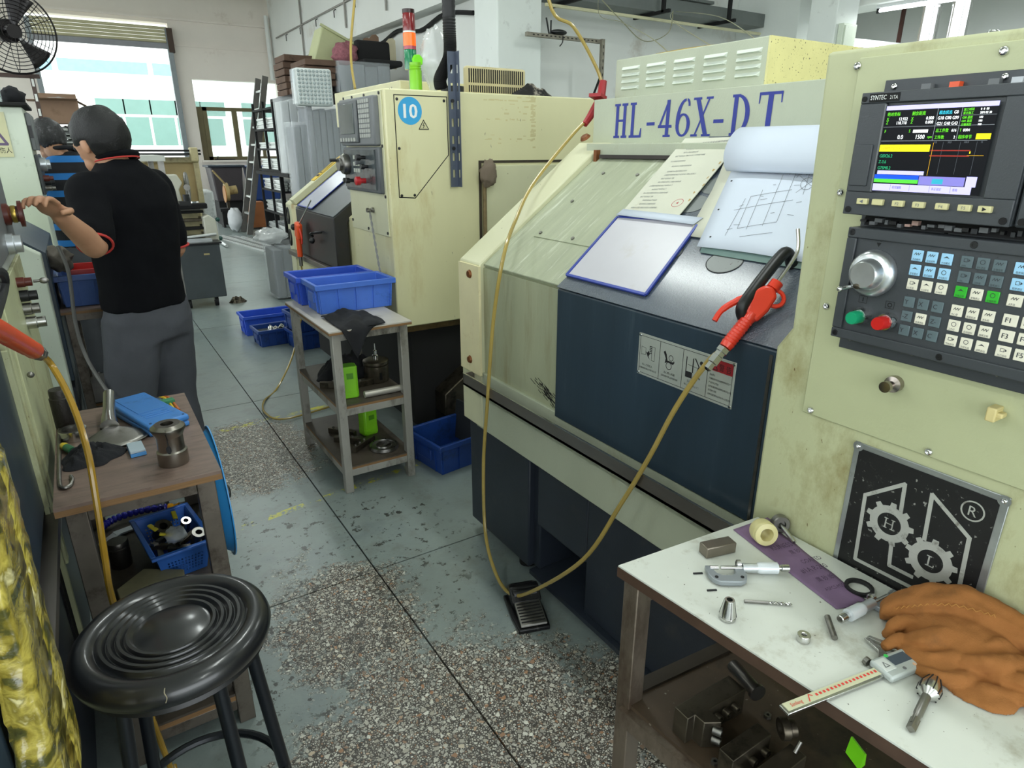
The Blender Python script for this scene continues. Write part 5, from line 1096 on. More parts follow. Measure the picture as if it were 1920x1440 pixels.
# emery paper with print
c = [(.914, .669), (.990, .652), (.972, .56), (.928, .428), (.905, .421), (.868, .452), (.872, .470)]
EP = mat('purple_emery', '7d6484', .8, var=.08, scale=20, bump=.1, bscale=300)
q = thing('emery_paper', 'torn strip of purple emery paper with black print on the bench', 'emery paper', (.92, .55, ZT))
m_ = MB()
def epf(a, b_):
    y = .660 - b_ * .235; xl = .914 - .046 * b_ ; xr = .990 - .064 * b_; tear = .012 * NZ.noise(V((a * 5, 3, b_ * 2))) * (b_ > .93)
    return (xl + (xr - xl) * a, y - a * .017 + tear, ZT + .0012 + .0035 * max(0, NZ.noise(V((a * 2, b_ * 5, 1)))) + (.010 * (b_ < .06) * a))
m_.grid(epf, 8, 24); obj('sheet', m_, EP, q, solid=.0006)
m_ = MB(); uu = V((.866, -.26, 0)).normalized(); uu = V((.977, -.21, 0)); vv = V((.21, .977, 0)).normalized()
for s_, x, y, sz in (('N4', .945, .600, .016), ('KUNESS', .912, .572, .017), ('鹰 砂', .930, .548, .013), ('COATED', .922, .520, .014), ('#1A P-240', .898, .503, .0165), ('鹰 砂 纸', .900, .476, .013), ('A5PCS-M2500', .889, .455, .0105)): m_.text(s_, sz, 0, 0, (x, y, ZT + .0065), uu, vv, .75)
obj('printed_text', m_, mat('dark_purple_ink', '43304a', .8), q, smooth=0)
o = obj('toothed_ring', MB().lathe([(.0165, 0), (.0215, 0), (.0222, .4), (.0215, 1), (.0168, 1), (.0165, 0)], (.944, .434, ZT + .001), (0, 0, .006), 60), RUBBER); tag(o, 'thin black toothed ring at the end of the purple paper', 'ring')
tooth = None
q = thing('collet', 'small slotted steel collet standing near the bench edge', 'collet', (.711, .503, ZT))
obj('cone', MB().lathe([(.0, 0), (.0115, 0), (.0125, .04), (.0125, .12), (.0112, .15), (.0125, .18), (.0080, .92), (.0072, 1), (.0045, 1), (.0040, .6), (0, .6)], (.711, .503, ZT), (0, 0, .034), 28), STEEL, q)
for k in range(6): a = k * pi / 3; obj('slot', MB().ob((.711 + .0126 * cos(a) - .0004, .503 + .0126 * sin(a) - .0004, ZT + .006), (.0008, 0, 0), (0, .0008, 0), (-.0052 * cos(a), -.0052 * sin(a), .027)), INKB, q)
q = thing('drill_bit', 'thin twist drill lying in the middle of the bench', 'drill bit', (.79, .49, ZT))
p0, p1 = V((.762, .513, ZT + .003)), V((.817, .468, ZT + .003)); d = (p1 - p0)
obj('shank', MB().cyl(p0, p0 + d * .52, .0026, n=10), STEELD, q)
m_ = MB(); n_ = V((-d.y, d.x, 0)).normalized()
for ph in (0, pi): m_.tube([p0 + d * (.5 + .5 * k / 40) + n_ * .0014 * cos(k * .55 + ph) + V((0, 0, .0014 * sin(k * .55 + ph))) for k in range(41)], .0014, 5)
obj('flutes', m_, STEEL, q)
o = obj('bored_ring', MB().lathe([(.0035, 0), (.0095, 0), (.0095, .9), (.0088, 1), (.0042, 1), (.0035, .9), (.0035, 0)], (.766, .412, ZT + .0003), (0, 0, .010), 28), STEEL); tag(o, 'small thick bright ring lying alone on the bench', 'ring')
o = obj('dowel_pin', MB().cyl((.836, .420, ZT + .0045), (.803, .387, ZT + .0045), .0043, n=16), STEELD); tag(o, 'plain round steel dowel near the small ring on the bench', 'pin')
for x, y, a in ((.757, .603, .3), (.742, .560, .35)): o = obj('insert_chip', MB().cb((x, y, ZT + .0012), (.016, .0028, .002), (0, 0, -.6 + a * .3)), INKB); tag(o, 'thin black sliver beside the steel block, %s one' % ('farther' if y > .58 else 'nearer'), 'sliver')
# caliper
q, A = L_('digital_caliper', 'digital caliper with a red scale reaching over the bench edge', 'caliper', (.628, .3455, ZT + .003), radians(-10.4))
A('beam', MB().box(0, .232, -.008, .008, 0, .0035), STEEL, bev=.0006)
A('scale_strip', MB().box(.004, .165, -.0042, .0078, .0035, .0040), mat('scale_cream', 'c9c9a8', .45))
m_ = MB(); sc_ = V((0, 0, .0044))
for k in range(17): m_.rect(.055 + k * .0065, .0005, .0585 + k * .0065, .0042, sc_, X_, Y_)
m_.text('Sanliang', .0075, .012, -.001, sc_, X_, Y_, .8, .2); m_.line([(.040, -.003), (.046, .006), (.050, .003)], .0014, sc_, X_, Y_)
A('scale_print', m_, mat('scale_red', 'd84038', .6), smooth=0)
A('slider', MB().box(.166, .228, -.019, .017, -.001, .009), mat('caliper_grey', 'b9c0be', .4, .2), bev=.003)
A('display', MB().box(.190, .222, -.004, .011, .0088, .0096), mat('lcd_dark', '4c5660', .2))
A('badge', MB().box(.169, .187, -.008, .013, .0088, .0096), mat('badge_grey', 'd2d6d2', .4), bev=.003); m_ = MB().line([(.174, -.002), (.178, .006), (.182, -.002), (.174, -.002)], .0012, V((0, 0, .0099)), X_, Y_); A('badge_print', m_, MIDGREY, smooth=0)
A('button', MB().cyl((.193, .0135, .008), (.193, .0135, .010), .003, n=10), mat('button_green', '48c860', .4)); A('button', MB().cyl((.197, -.012, .008), (.197, -.012, .0098), .0025, n=10), MIDGREY); A('button', MB().cyl((.216, -.012, .008), (.216, -.012, .0098), .0025, n=10), mat('button_peach', 'd8b090', .5))
A('thumb_wheel', MB().cyl((.168, .018, .002), (.168, .024, .002), .006, n=14), STEELD)
A('jaw', MB().prism([(.222, .008), (.234, .008), (.240, .014), (.214, .056), (.208, .056), (.224, .02)], (0, 0, 0), X_, Y_, (0, 0, .0035)), STEEL, bev=.0005)
A('jaw', MB().prism([(.180, .014), (.206, .014), (.208, .052), (.203, .056), (.200, .03)], (0, 0, 0), X_, Y_, (0, 0, .0035)), STEEL, bev=.0005)
# countersink / reamer
q = thing('countersink_bit', 'fluted countersink bit lying in front of the brown cloth', 'cutter', (.80, .26, ZT))
p0, p1 = V((.742, .246, ZT + .006)), V((.853, .271, ZT + .012)); d = p1 - p0
obj('shank', MB().lathe([(0, 0), (.0045, 0), (.0045, .16), (.0055, .18), (.0055, .52), (0, .52)], p0, d, 14), STEELD, q)
obj('square_end', MB().lathe([(0, -.08), (.0055, -.08), (.0055, .10), (0, .10)], p0, d, 4), STEELD, q, smooth=0)
obj('cutter', MB().lathe([(.0055, .50), (.013, .56), (.0135, .66), (.008, .82), (.0045, .86), (.0042, 1.05), (0, 1.06)], p0, d, 24), STEEL, q)
e1 = d.normalized().cross(Z_).normalized(); e2 = d.normalized().cross(e1)
for k in range(10): a = k * pi / 5; w1 = e1 * cos(a) + e2 * sin(a); obj('flute', MB().tube([p0 + d * .55 + w1 * .0128, p0 + d * .66 + w1 * .0134, p0 + d * .82 + w1 * .0081], .0009, 4), INKB, q)
# lower shelf
ZS = .5005
q = thing('tool_block', 'notched oily steel tool block on the lower shelf', 'tool block', (.76, .54, ZS), 0, 'oily tool blocks')
obj('block', MB().prism([(.695, .570), (.695, .540), (.712, .540), (.712, .520), (.738, .505), (.740, .535), (.83, .530), (.83, .568)], (0, 0, ZS), X_, Y_, (0, 0, .055)), STEELB, q, bev=.0015)
for x, y in ((.757, .532), (.778, .531), (.800, .530)): obj('cap_screw', MB().lathe([(0, .5), (.004, .5), (.004, 1), (.007, 1), (.007, 0)], (x, y, ZS + .034), (0, -.012, 0), 14), STEELB, q)
for z in (.02, .04): obj('cap_screw', MB().lathe([(0, .5), (.005, .5), (.005, 1), (.008, 1), (.008, 0)], (.727, .512, ZS + z), (.006, -.013, 0), 14), STEELD, q)
q = thing('tool_block', 'plain oily steel tool block in the middle of the lower shelf', 'tool block', (.745, .46, ZS), 0, 'oily tool blocks'); obj('block', MB().box(.698, .792, .448, .476, ZS, ZS + .05), STEELB, q, bev=.0015)
for x in (.715, .745, .775): obj('cap_screw', MB().lathe([(0, .5), (.004, .5), (.004, 1), (.007, 1), (.007, 0)], (x, .448, ZS + .025), (0, -.010, 0), 14), STEELB, q)
q = thing('tool_block', 'low oily steel tool block nearest the viewer on the lower shelf', 'tool block', (.77, .41, ZS), 0, 'oily tool blocks'); obj('block', MB().box(.722, .81, .395, .425, ZS, ZS + .042), STEELB, q, bev=.0015)
obj('stud', MB().cyl((.80, .41, ZS + .042), (.812, .41, ZS + .058), .0035, n=10), STEELD, q)
o = obj('round_bar', MB().lathe([(0, 0), (.011, 0), (.012, .03), (.012, .90), (.015, .91), (.015, 1), (0, 1)], (.843, .572, ZS + .068), (-.020, -.070, .004), 20), mat('dark_round_steel', '5a5754', .3, .9, var=.1)); tag(o, 'dark round bar lying over the notched tool block', 'bar')
q = thing('flanged_nut', 'round black nut with a flat leaning on the middle tool block', 'nut', (.808, .445, ZS)); obj('collar', MB().lathe([(.009, 0), (.017, 0), (.018, .15), (.018, .5), (.014, .6), (.014, 1), (.008, 1), (.009, 0)], (.800, .440, ZS + .0635), (.020, -.012, .001), 28), STEELB, q); obj('flat', MB().cb((.8215, .4275, ZS + .064), (.002, .010, .012), (0, 0, -.54)), STEEL, q)
for x, y in ((.72, .58), (.708, .487), (.86, .50)): o = obj('loose_nut', MB().lathe([(.003, 0), (.007, 0), (.007, 1), (.003, 1), (.003, 0)], (x, y, ZS), (0, 0, .006), 6), STEELD, smooth=0); tag(o, 'small loose hexagon nut on the greasy lower shelf, %s' % {.58: 'beside the notched block', .487: 'between the two blocks', .50: 'under the round bar'}[y], 'nut')
o = obj('green_bottle_shard', MB().prism([(0, 0), (.018, .0), (.014, .026), (.008, .030)], (.895, .352, ZS), X_, Z_, (.01, .03, .004)), mat('neon_green', '7ee022')); tag(o, 'bright green plastic scrap at the bottom edge on the lower shelf', 'plastic scrap')
# ------------------------------------------------------------------ stool
SV = mat('black_vinyl', '17181b', .33, var=.1, scale=12, coat=.5)
SX, SY, SZ = .0, 1.135, .646
t = thing('stool', 'round black stool with a ring grooved vinyl seat in the foreground', 'stool', (SX, SY, 0))
pr = [(0, .0), (.05, -.001), (.056, -.004)]
r = .056
for a in (.072, .086, .100, .114): pr += [(a - .009, -.0045), (a - .004, .0015), (a + .001, .0015), (a + .004, -.0045)]
pr += [(.122, -.006), (.128, .0), (.140, .004), (.152, .0), (.162, -.010), (.166, -.022), (.163, -.036), (.155, -.043), (.150, -.045), (0, -.045)]
obj('seat', MB().lathe([(a, b_) for a, b_ in pr[::-1]], (SX, SY, SZ - .004), (0, 0, 1), 64), SV, t, smooth=50)
obj('seat_ring', MB().lathe([(0, 0), (.150, 0), (.154, .3), (.150, 1), (0, 1)], (SX, SY, SZ - .062), (0, 0, .014), 48), BLACK, t)
SL = mat('black_tube', '1d2126', .3, .3, var=.08)
for a in (3.75, 4.25 + .9, 5.9 + .3, 2.2): obj('leg', MB().tube([(SX + .115 * cos(a), SY + .115 * sin(a), SZ - .058), (SX + .165 * cos(a), SY + .165 * sin(a), .012)], .0125, 14), SL, t); obj('foot_cap', MB().cyl((SX + .165 * cos(a), SY + .165 * sin(a), 0), (SX + .164 * cos(a), SY + .164 * sin(a), .03), .015, n=12), RUBBER, t)
obj('foot_ring', MB().tube([(SX + .148 * cos(a), SY + .148 * sin(a), .22) for a in [k * pi / 20 for k in range(40)]], .009, 8, True), SL, t)
obj('frayed_thread', MB().tube(spline([(-.028, .980, .642), (-.030, .976, .636), (-.028, .973, .628), (-.031, .972, .620)], 4), .0009, 5), mat('pale_thread', '9a927c', .8), t)
# ------------------------------------------------------------------ left trolley
trolley('brown wood topped trolley with bare steel legs behind the black stool', (-.148, 1.512, 0), .295, .575, (.75, .40, .10), LEGD, WOODT, PLY, leg=.04, tab=.022)
ZL = .7505
q = thing('collet', 'large flared steel collet with a slot and oval hole on the wood top', 'collet', (.076, 1.60, ZL))
obj('body', MB().lathe([(0, 0), (.032, 0), (.033, .03), (.033, .33), (.029, .36), (.029, .70), (.030, .72), (.0375, .88), (.037, .93), (.028, 1), (.014, 1), (.013, .7), (0, .7)], (.076, 1.60, ZL), (0, 0, .10), 40), mat('turned_steel', '9b968e', .28, 1, var=.08, scale=20), q)
for a in (4.45,): 
    dx, dy = cos(a), sin(a); obj('slit', MB().ob((.076 + dx * .0292 - dy * -.0009, 1.60 + dy * .0292 - dx * .0009, ZL + .045), (-dy * .0018, dx * .0018, 0), (dx * .0015, dy * .0015, 0), (0, 0, .026)), INKB, q); obj('slit', MB().ob((.076 + dx * .030, 1.60 + dy * .030, ZL + .070), (-dy * .0018, dx * .0018, 0), (dx * .0012, dy * .0012, 0), (dx * .0075, dy * .0075, .017)), INKB, q); obj('slit', MB().ob((.076 + dx * .013, 1.60 + dy * .013, ZL + .0995), (-dy * .0018, dx * .0018, 0), (dx * .022, dy * .022, -.006), (0, 0, .0018)), INKB, q)
    obj('oval_hole', MB().prism(circ(20, .0055, 0, 0, .010), (.076 + dx * .0278, 1.60 + dy * .0278, ZL + .045), (-dy, dx, 0), Z_, (dx * .0022, dy * .0022, 0)), INKB, q)
q = thing('tool_case', 'flat blue plastic tool case lying on the wood top', 'tool case', (.05, 1.93, ZL), radians(18))
def A(n, mb, m, **k): o = obj(n, mb, m, None, **k); o.parent = q; return o
BC = mat('case_blue', '3f7dc4', .4, var=.08, dirt='2f5a8e', damt=.25, dscale=12)
A('lower_shell', MB().box(-.052, .052, -.135, .135, 0, .015), BC, bev=.005); A('lid', MB().box(-.053, .053, -.136, .136, .016, .033), BC, bev=.006)
for k in range(3): A('lid_rib', MB().box(-.035, .035, -.055 - .014 * k, -.050 - .014 * k, .033, .0345), BC, bev=.001)
A('lid_panel', MB().box(-.035, .035, -.035, .11, .033, .0345), BC, bev=.001); A('latch', MB().box(-.012, .012, -.139, -.134, .010, .022), BC, bev=.002)
for x, y in ((-.042, -.125), (.042, -.125), (-.042, .125)): A('rivet', MB().cyl((x, y, .033), (x, y, .0345), .003, n=10), mat('case_dark', '24476e', .5))
q = thing('funnel_scoop', 'flattened steel pipe scoop with a fan shaped blade', 'scoop', (-.04, 1.85, ZL))
b = MB()
def blade(a, b_):
    ang = radians(-155) + a * radians(130); rr = .012 + b_ * .105; c0 = V((-.040, 1.872)); return (c0.x + rr * cos(ang) * (.78) + .012 * b_, c0.y + rr * sin(ang), ZL + .022 - .016 * b_)
b.grid(blade, 16, 6); obj('blade', b, STEELD, q, solid=.0025)
obj('socket', MB().tube([(-.041, 1.86, ZL + .023), (-.040, 1.90, ZL + .030), (-.036, 1.94, ZL + .040), (-.028, 2.01, ZL + .065)], [.022, .018, .0145, .0145], 18), mat('bright_pipe', 'a7a5a2', .25, 1, var=.1), q)
q = thing('hex_key_set', 'green holder with coloured hexagon keys at the table edge', 'hex keys', (.095, 2.0, ZL), radians(8))
def A(n, mb, m, **k): o = obj(n, mb, m, None, **k); o.parent = q; return o
A('holder', MB().box(-.038, .030, -.012, .012, .0, .022), mat('holder_green', '2f7d55', .5, dirt='245a3e', damt=.3), bev=.002)
for k in range(7):
    x = -.032 + k * .0095; m_ = [STEELD, STEELD, STEEL, STEELD, STEEL, mat('key_yellow', 'd8b82a', .4), mat('key_orange', 'b8642c', .4)][k]
    A('hex_key', MB().tube(spline([(x - .012, .055, .012), (x, .03, .014), (x, -.04 - .004 * k, .006)], 4), .0028 + .0002 * k, 6), m_)
o = obj('steel_slug', MB().lathe([(0, 0), (.0235, 0), (.025, .03), (.025, .78), (.0225, .80), (.0225, .97), (.0215, 1), (0, 1)], (-.138, 1.985, ZL), (0, 0, .108), 30), mat('dark_cast', '3f3c3a', .45, .7, var=.2, bump=.3, bscale=200)); tag(o, 'dark steel cylinder with a bright top on the wood top', 'steel cylinder')
o = obj('ring_sleeve', MB().lathe([(.022, 0), (.028, 0), (.028, .8), (.031, .85), (.031, 1), (.0235, 1), (.022, 0)], (-.122, 1.885, ZL), (0, 0, .028), 32), STEEL); tag(o, 'bright bored ring sleeve beside the dark cylinder', 'ring')
o = obj('glove', rag((-.087, 1.735, ZL), .068, .060, .034, 61, 40, 1, .4), CLOTHK, smooth=180); tag(o, 'black glove lying crumpled on the wood top', 'glove')
q = thing('oilstone', 'small pale blue oilstone box in front of the blue case', 'oilstone', (.006, 1.712, ZL), radians(4)); o = obj('base', MB().box(-.017, .017, -.032, .032, 0, .009), mat('stone_blue', '4a8cc8', .45), q if False else None, bev=.001); o.parent = q; o = obj('stone', MB().box(-.0165, .0165, -.0315, .0315, .0095, .015), mat('stone_pale', 'a9b9c4', .6, var=.1), None, bev=.001); o.parent = q
q = thing('screwdriver', 'screwdriver with a yellow and green handle under the glove', 'screwdriver', (-.14, 1.80, ZL)); obj('handle', MB().lathe([(0, 0), (.007, .02), (.0095, .2), (.0095, .5)], (-.146, 1.828, ZL + .0105), (.022, -.055, 0), 12), mat('handle_yellow', 'd8c02a', .35), q); obj('handle_band', MB().lathe([(.0098, .4), (.0102, .6), (.0095, .98), (0, 1)], (-.146, 1.828, ZL + .0105), (.022, -.055, 0), 12), mat('handle_green', '2c6a48', .4), q)
o = obj('wire_hook', MB().tube(spline([(-.128, 1.975, ZL + .0045), (-.147, 1.985, ZL + .0045), (-.154, 1.96, ZL + .0045), (-.153, 1.80, ZL + .0045), (-.151, 1.62, ZL + .0045), (-.145, 1.585, ZL + .0045), (-.132, 1.588, ZL + .0045), (-.127, 1.615, ZL + .0045), (-.130, 1.64, ZL + .0045)], 6), .0042, 8), STEELD); tag(o, 'long bent steel wire hook along the left edge of the wood top', 'hook')
# shelf of the left trolley
ZH = .4005
q = thing('tool_basket', 'blue perforated plastic basket full of lathe tools', 'basket', (.045, 1.765, ZH), radians(8))
def A(n, mb, m, **k): o = obj(n, mb, m, None, **k); o.parent = q; return o
BB = mat('basket_blue', '2f62b4', .36, var=.06); w1, d1, w2, d2, hh = .050, .095, .064, .112, .085
bk = MB(); 
def side(P00, P10, P01, P11, nx, nz, perf):
    P00, P10, P01, P11 = V(P00), V(P10), V(P01), V(P11)
    def pt(a, c): return (P00 * (1 - a) + P10 * a) * (1 - c) + (P01 * (1 - a) + P11 * a) * c
    xs = [0, .12] + [.12 + .76 * k / (2 * nx) for k in range(1, 2 * nx)] + [.88, 1]; zs = [0, .10] + [.10 + .55 * k / (2 * nz) for k in range(1, 2 * nz)] + [.65, 1]
    for i in range(len(xs) - 1):
        for j in range(len(zs) - 1):
            if perf and 1 <= i < len(xs) - 2 and 1 <= j < len(zs) - 2 and i % 2 == 0 and j % 2 == 0: continue
            n = len(bk.v); bk.v += [tuple(pt(xs[i], zs[j])), tuple(pt(xs[i + 1], zs[j])), tuple(pt(xs[i + 1], zs[j + 1])), tuple(pt(xs[i], zs[j + 1]))]; bk.f.append((n, n + 1, n + 2, n + 3))
c1 = [(-w1, -d1, 0), (w1, -d1, 0), (w1, d1, 0), (-w1, d1, 0)]; c2 = [(-w2, -d2, hh), (w2, -d2, hh), (w2, d2, hh), (-w2, d2, hh)]
for k in range(4): side(c1[k], c1[(k + 1) % 4], c2[k], c2[(k + 1) % 4], 11 if k % 2 == 0 else 18, 5, True)
A('basket_wall', bk, BB, solid=.0025, smooth=0); A('basket_bottom', MB().box(-w1, w1, -d1, d1, 0, .003), BB)
rm = MB()
for (x0, x1, y0, y1) in ((-w2 - .012, w2 + .012, -d2 - .012, -d2), (-w2 - .012, w2 + .012, d2, d2 + .012), (-w2 - .012, -w2, -d2, d2), (w2, w2 + .012, -d2, d2)): rm.box(x0, x1, y0, y1, hh - .004, hh + .004)
A('rim', rm, BB, bev=.002)
for k in range(6):
    x, y = .045 - .035 + .014 * k, 1.70 + .035 * (k % 4); p = thing('tool_holder', ['square boring bar', 'dark insert holder', 'short black holder', 'stubby steel holder', 'long grey holder', 'round shank holder'][k] + ' in the blue basket', 'tool holder', (x, y, ZH + .045 + .008 * (k % 3)), k * 1.1, 'tools in the blue basket')
    o = obj('shank', MB().box(-.007, .007, -.04, .04, 0, .014), [STEELD, STEELB, BLACK, STEELB, STEELD, STEELB][k], None, bev=.001); o.parent = p; o = obj('tip', MB().prism([(-.007, .04), (.007, .04), (.009, .052), (-.002, .050)], (0, 0, .004), X_, Y_, (0, 0, .008)), STEELD, None); o.parent = p
for x, y, rr, hh2, c, lb in ((.095, 1.71, .017, .05, STEELD, 'chunky bright cylinder at the right end of the basket'), (.02, 1.82, .022, .035, STEELB, 'dark round sleeve at the back of the basket'), (.075, 1.80, .013, .045, STEEL, 'small shiny sleeve in the middle of the basket')): o = obj('sleeve', MB().lathe([(rr * .5, 0), (rr, 0), (rr, 1), (rr * .5, 1), (rr * .5, 0)], (x, y, ZH + .05), (.01, -.02, hh2), 20), c); tag(o, lb, 'sleeve')
for x, y, lb, a in ((.005, 1.80, 'yellow plastic key clip at the left of the basket', .6), (.03, 1.745, 'pale yellow square tag in the basket', 1.4), (.062, 1.84, 'bent yellow hook key at the back of the basket', .1)): o = obj('yellow_clip', MB().cb((x, y, ZH + .088), (.012, .030, .006), (.3, .1, a)), mat('clip_yellow', 'd3c22e', .4), bev=.002); tag(o, lb, 'clip')
o = obj('plastic_pouch', crumple((.052, 1.735, ZH + .085), (.026, .034, .017), 14, 20, 12, .3), FILM, smooth=180); tag(o, 'crumpled clear plastic pouch on top of the basket tools', 'plastic pouch')
o = obj('steel_slug', MB().lathe([(0, 0), (.024, 0), (.0255, .04), (.0255, .76), (.0235, .79), (.0255, .82), (.0255, .96), (.024, 1), (0, 1)], (-.082, 1.805, ZH), (0, 0, .075), 28), mat('dark_turned', '4f4c48', .3, .85, var=.15)); tag(o, 'short dark steel cylinder beside the blue basket', 'steel cylinder')
o = obj('wood_block', MB().prism([(-.098, 1.630), (-.034, 1.690), (.052, 1.632), (.045, 1.57), (-.09, 1.56)], (0, 0, ZH), X_, Y_, (0, 0, .04)), mat('stained_wood', '7d775c', .7, var=.2, scale=14, dirt='54503e', damt=.4), bev=.002); tag(o, 'stained wooden block in front of the basket behind the stool', 'wood block')
q = thing('coolant_hose', 'segmented blue coolant hose with an orange nozzle on the shelf', 'coolant hose', (0, 2.05, ZH))
P = spline([(-.125, 2.00, ZH + .02), (-.09, 2.035, ZH + .022), (-.02, 2.045, ZH + .024), (.055, 2.025, ZH + .024)], 5)
for k, (a, c) in enumerate(zip(P, P[1:])):
    d = c - a; obj('segment', MB().lathe([(.006, -.1), (.010, .1), (.0115, .4), (.010, .7), (.0065, .85), (.0065, 1.05)], a, d, 14), mat('coolant_blue', '2b2fa8', .25, coat=.3), q)
obj('nozzle', MB().lathe([(.006, 0), (.0105, .1), (.0105, .4), (.006, .55), (.011, .95), (.011, 1), (.005, 1)], P[-1], (.03, -.012, 0), 14), mat('nozzle_orange', 'e8a41e', .3), q)
P2 = spline([(-.06, 2.075, ZH + .04), (.0, 2.08, ZH + .042), (.07, 2.07, ZH + .042)], 5)
q = thing('coolant_hose', 'second segmented blue coolant hose with copper joints at the shelf back', 'coolant hose', (0, 2.08, ZH))
for k, (a, c) in enumerate(zip(P2, P2[1:])): obj('segment', MB().lathe([(.006, -.1), (.010, .1), (.0115, .4), (.010, .7), (.0065, .85), (.0065, 1.05)], a, c - a, 14), mat('joint_copper', 'b86a4a', .4) if k in (5, 7) else mat('coolant_blue', '2b2fa8'), q)
for k, (x, y, a, lb) in enumerate(((-.03, 1.99, .35, 'pale steel strip lying under the coolant hoses'), (-.10, 1.95, .9, 'torn foil wrapped strip at the left of the shelf'))): o = obj('metal_strip', MB().cb((x, y, ZH + .006 + .003 * k), (.13 - .06 * k, .026, .006), (0, .05, a)), [ALU, mat('foil', 'c9cbd0', .3, .6, bump=.6, bscale=60)][k], bev=.001); tag(o, lb, 'metal strip')
# blue plastic tub behind the right legs of the left trolley
q = thing('plastic_basin', 'bright blue round basin hung on edge at the side of the wood topped trolley', 'basin', (.18, 1.85, 0)); TB = mat('tub_blue', '3b9be0', .35, var=.05)
obj('shell', MB().lathe([(0, 0), (.15, 0), (.16, .1), (.185, .9), (.195, .92), (.195, 1), (.178, 1), (.152, .12), (0, .12)], (.1545, 1.90, .50), (.04, 0, 0), 44), TB, q); obj('handle', MB().ball((.200, 1.78, .55), (.008, .02, .02), 10, 7), BLACK, q)
# ------------------------------------------------------------------ machine A at the left edge
T = thing('cnc_lathe', 'cream and navy CNC lathe cut off by the left picture edge', 'lathe', (-.7, 1.4, 0))
obj('base', MB().box(-1.5, -.215, .2, 2.55, .04, .66), NAVYB, T, bev=.005); obj('base_plinth', MB().box(-1.45, -.30, .25, 2.5, 0, .04), BLACKM, T)
dA = [(-.200, .66), (-.200, 1.06), (-.66, 1.42), (-.68, 1.40), (-.23, 1.04), (-.23, .66)]
D = obj('sliding_door', MB().prism(dA, (0, .85, 0), X_, Z_, (0, .86, 0)), NAVY, T, bev=.003); obj('door_slope_skin', MB().ob((-.2005, .86, 1.064), (-.46, 0, .36), (0, .84, 0), V((.36, 0, .46)).normalized() * .002), NAVYS, D)
obj('door_edge', MB().box(-.204, -.190, 1.71, 1.722, .66, 1.04), CREAM2, D); obj('rail', MB().box(-.215, -.180, .3, 1.75, .60, .625), RAILM, T)
obj('door_track_strip', MB().box(-.206, -.196, 1.745, 1.765, .10, 1.05), CREAM2, T); obj('door_gap', MB().box(-.26, -.21, 1.72, 1.80, .05, 1.3), BLACKM, T)
obj('upper_body', MB().prism([(-.24, .66), (-.24, 1.03), (-.75, 1.43), (-.78, 1.6), (-1.5, 1.6), (-1.5, .66)], (0, .2, 0), X_, Z_, (0, 1.6, 0)), CREAM2, T)
CA = obj('control_cabinet', MB().box(-1.3, -.198, 1.82, 2.58, .50, 1.585), mat('grey_cabinet', 'b3b8b4', .42, var=.05, dirt='8d8f84', damt=.2), T, bev=.005)
obj('cabinet_edge', MB().box(-.205, -.193, 1.80, 1.835, .45, 1.56), CREAM2, T, bev=.003); obj('panel_frame', MB().box(-.198, -.186, 1.95, 2.55, 1.18, 1.55), MIDGREY, CA, bev=.003)
obj('lower_plate', MB().box(-.198, -.188, 1.84, 2.56, .62, 1.14), CREAM2, CA, bev=.002)
BRS = mat('brass', 'b59a4c', .3, .9); BRN = mat('brown_bakelite', '5c2a22', .35)
w = obj('hand_wheel', MB().lathe([(0, 0), (.030, 0), (.030, .3), (.022, .4), (.022, 1), (0, 1)], (-.186, 2.36, 1.275), (.04, 0, 0), 20), BRN, T); obj('wheel_band', MB().lathe([(.023, .45), (.024, .5), (.024, .7), (.023, .75)], (-.186, 2.36, 1.275), (.04, 0, 0), 20), BRS, w); obj('wheel_rim', MB().lathe([(.022, .85), (.036, .9), (.036, 1.12), (0, 1.15)], (-.186, 2.36, 1.275), (.04, 0, 0), 20), BRN, w)
for z, r_, L0, m_ in ((1.205, .028, .035, ALU), (1.10, .014, .035, BRN), (1.062, .016, .04, BLACK), (1.025, .017, .038, STEELD), (.985, .018, .045, STEEL)): obj('push_button', MB().lathe([(r_, 0), (r_, .5), (r_ * .85, .55), (r_ * .85, 1), (0, 1)], (-.188, 2.25, z), (L0, 0, 0), 18), m_, T)
obj('selector_key', MB().cyl((-.15, 2.25, 1.10), (-.135, 2.25, 1.10), .004, n=8).ball((-.125, 2.25, 1.10), (.012, .003, .009), 10, 7), STEELD, T); obj('cord_hook', MB().ball((-.178, 1.90, .93), .008, 8, 6), STEELD, T)
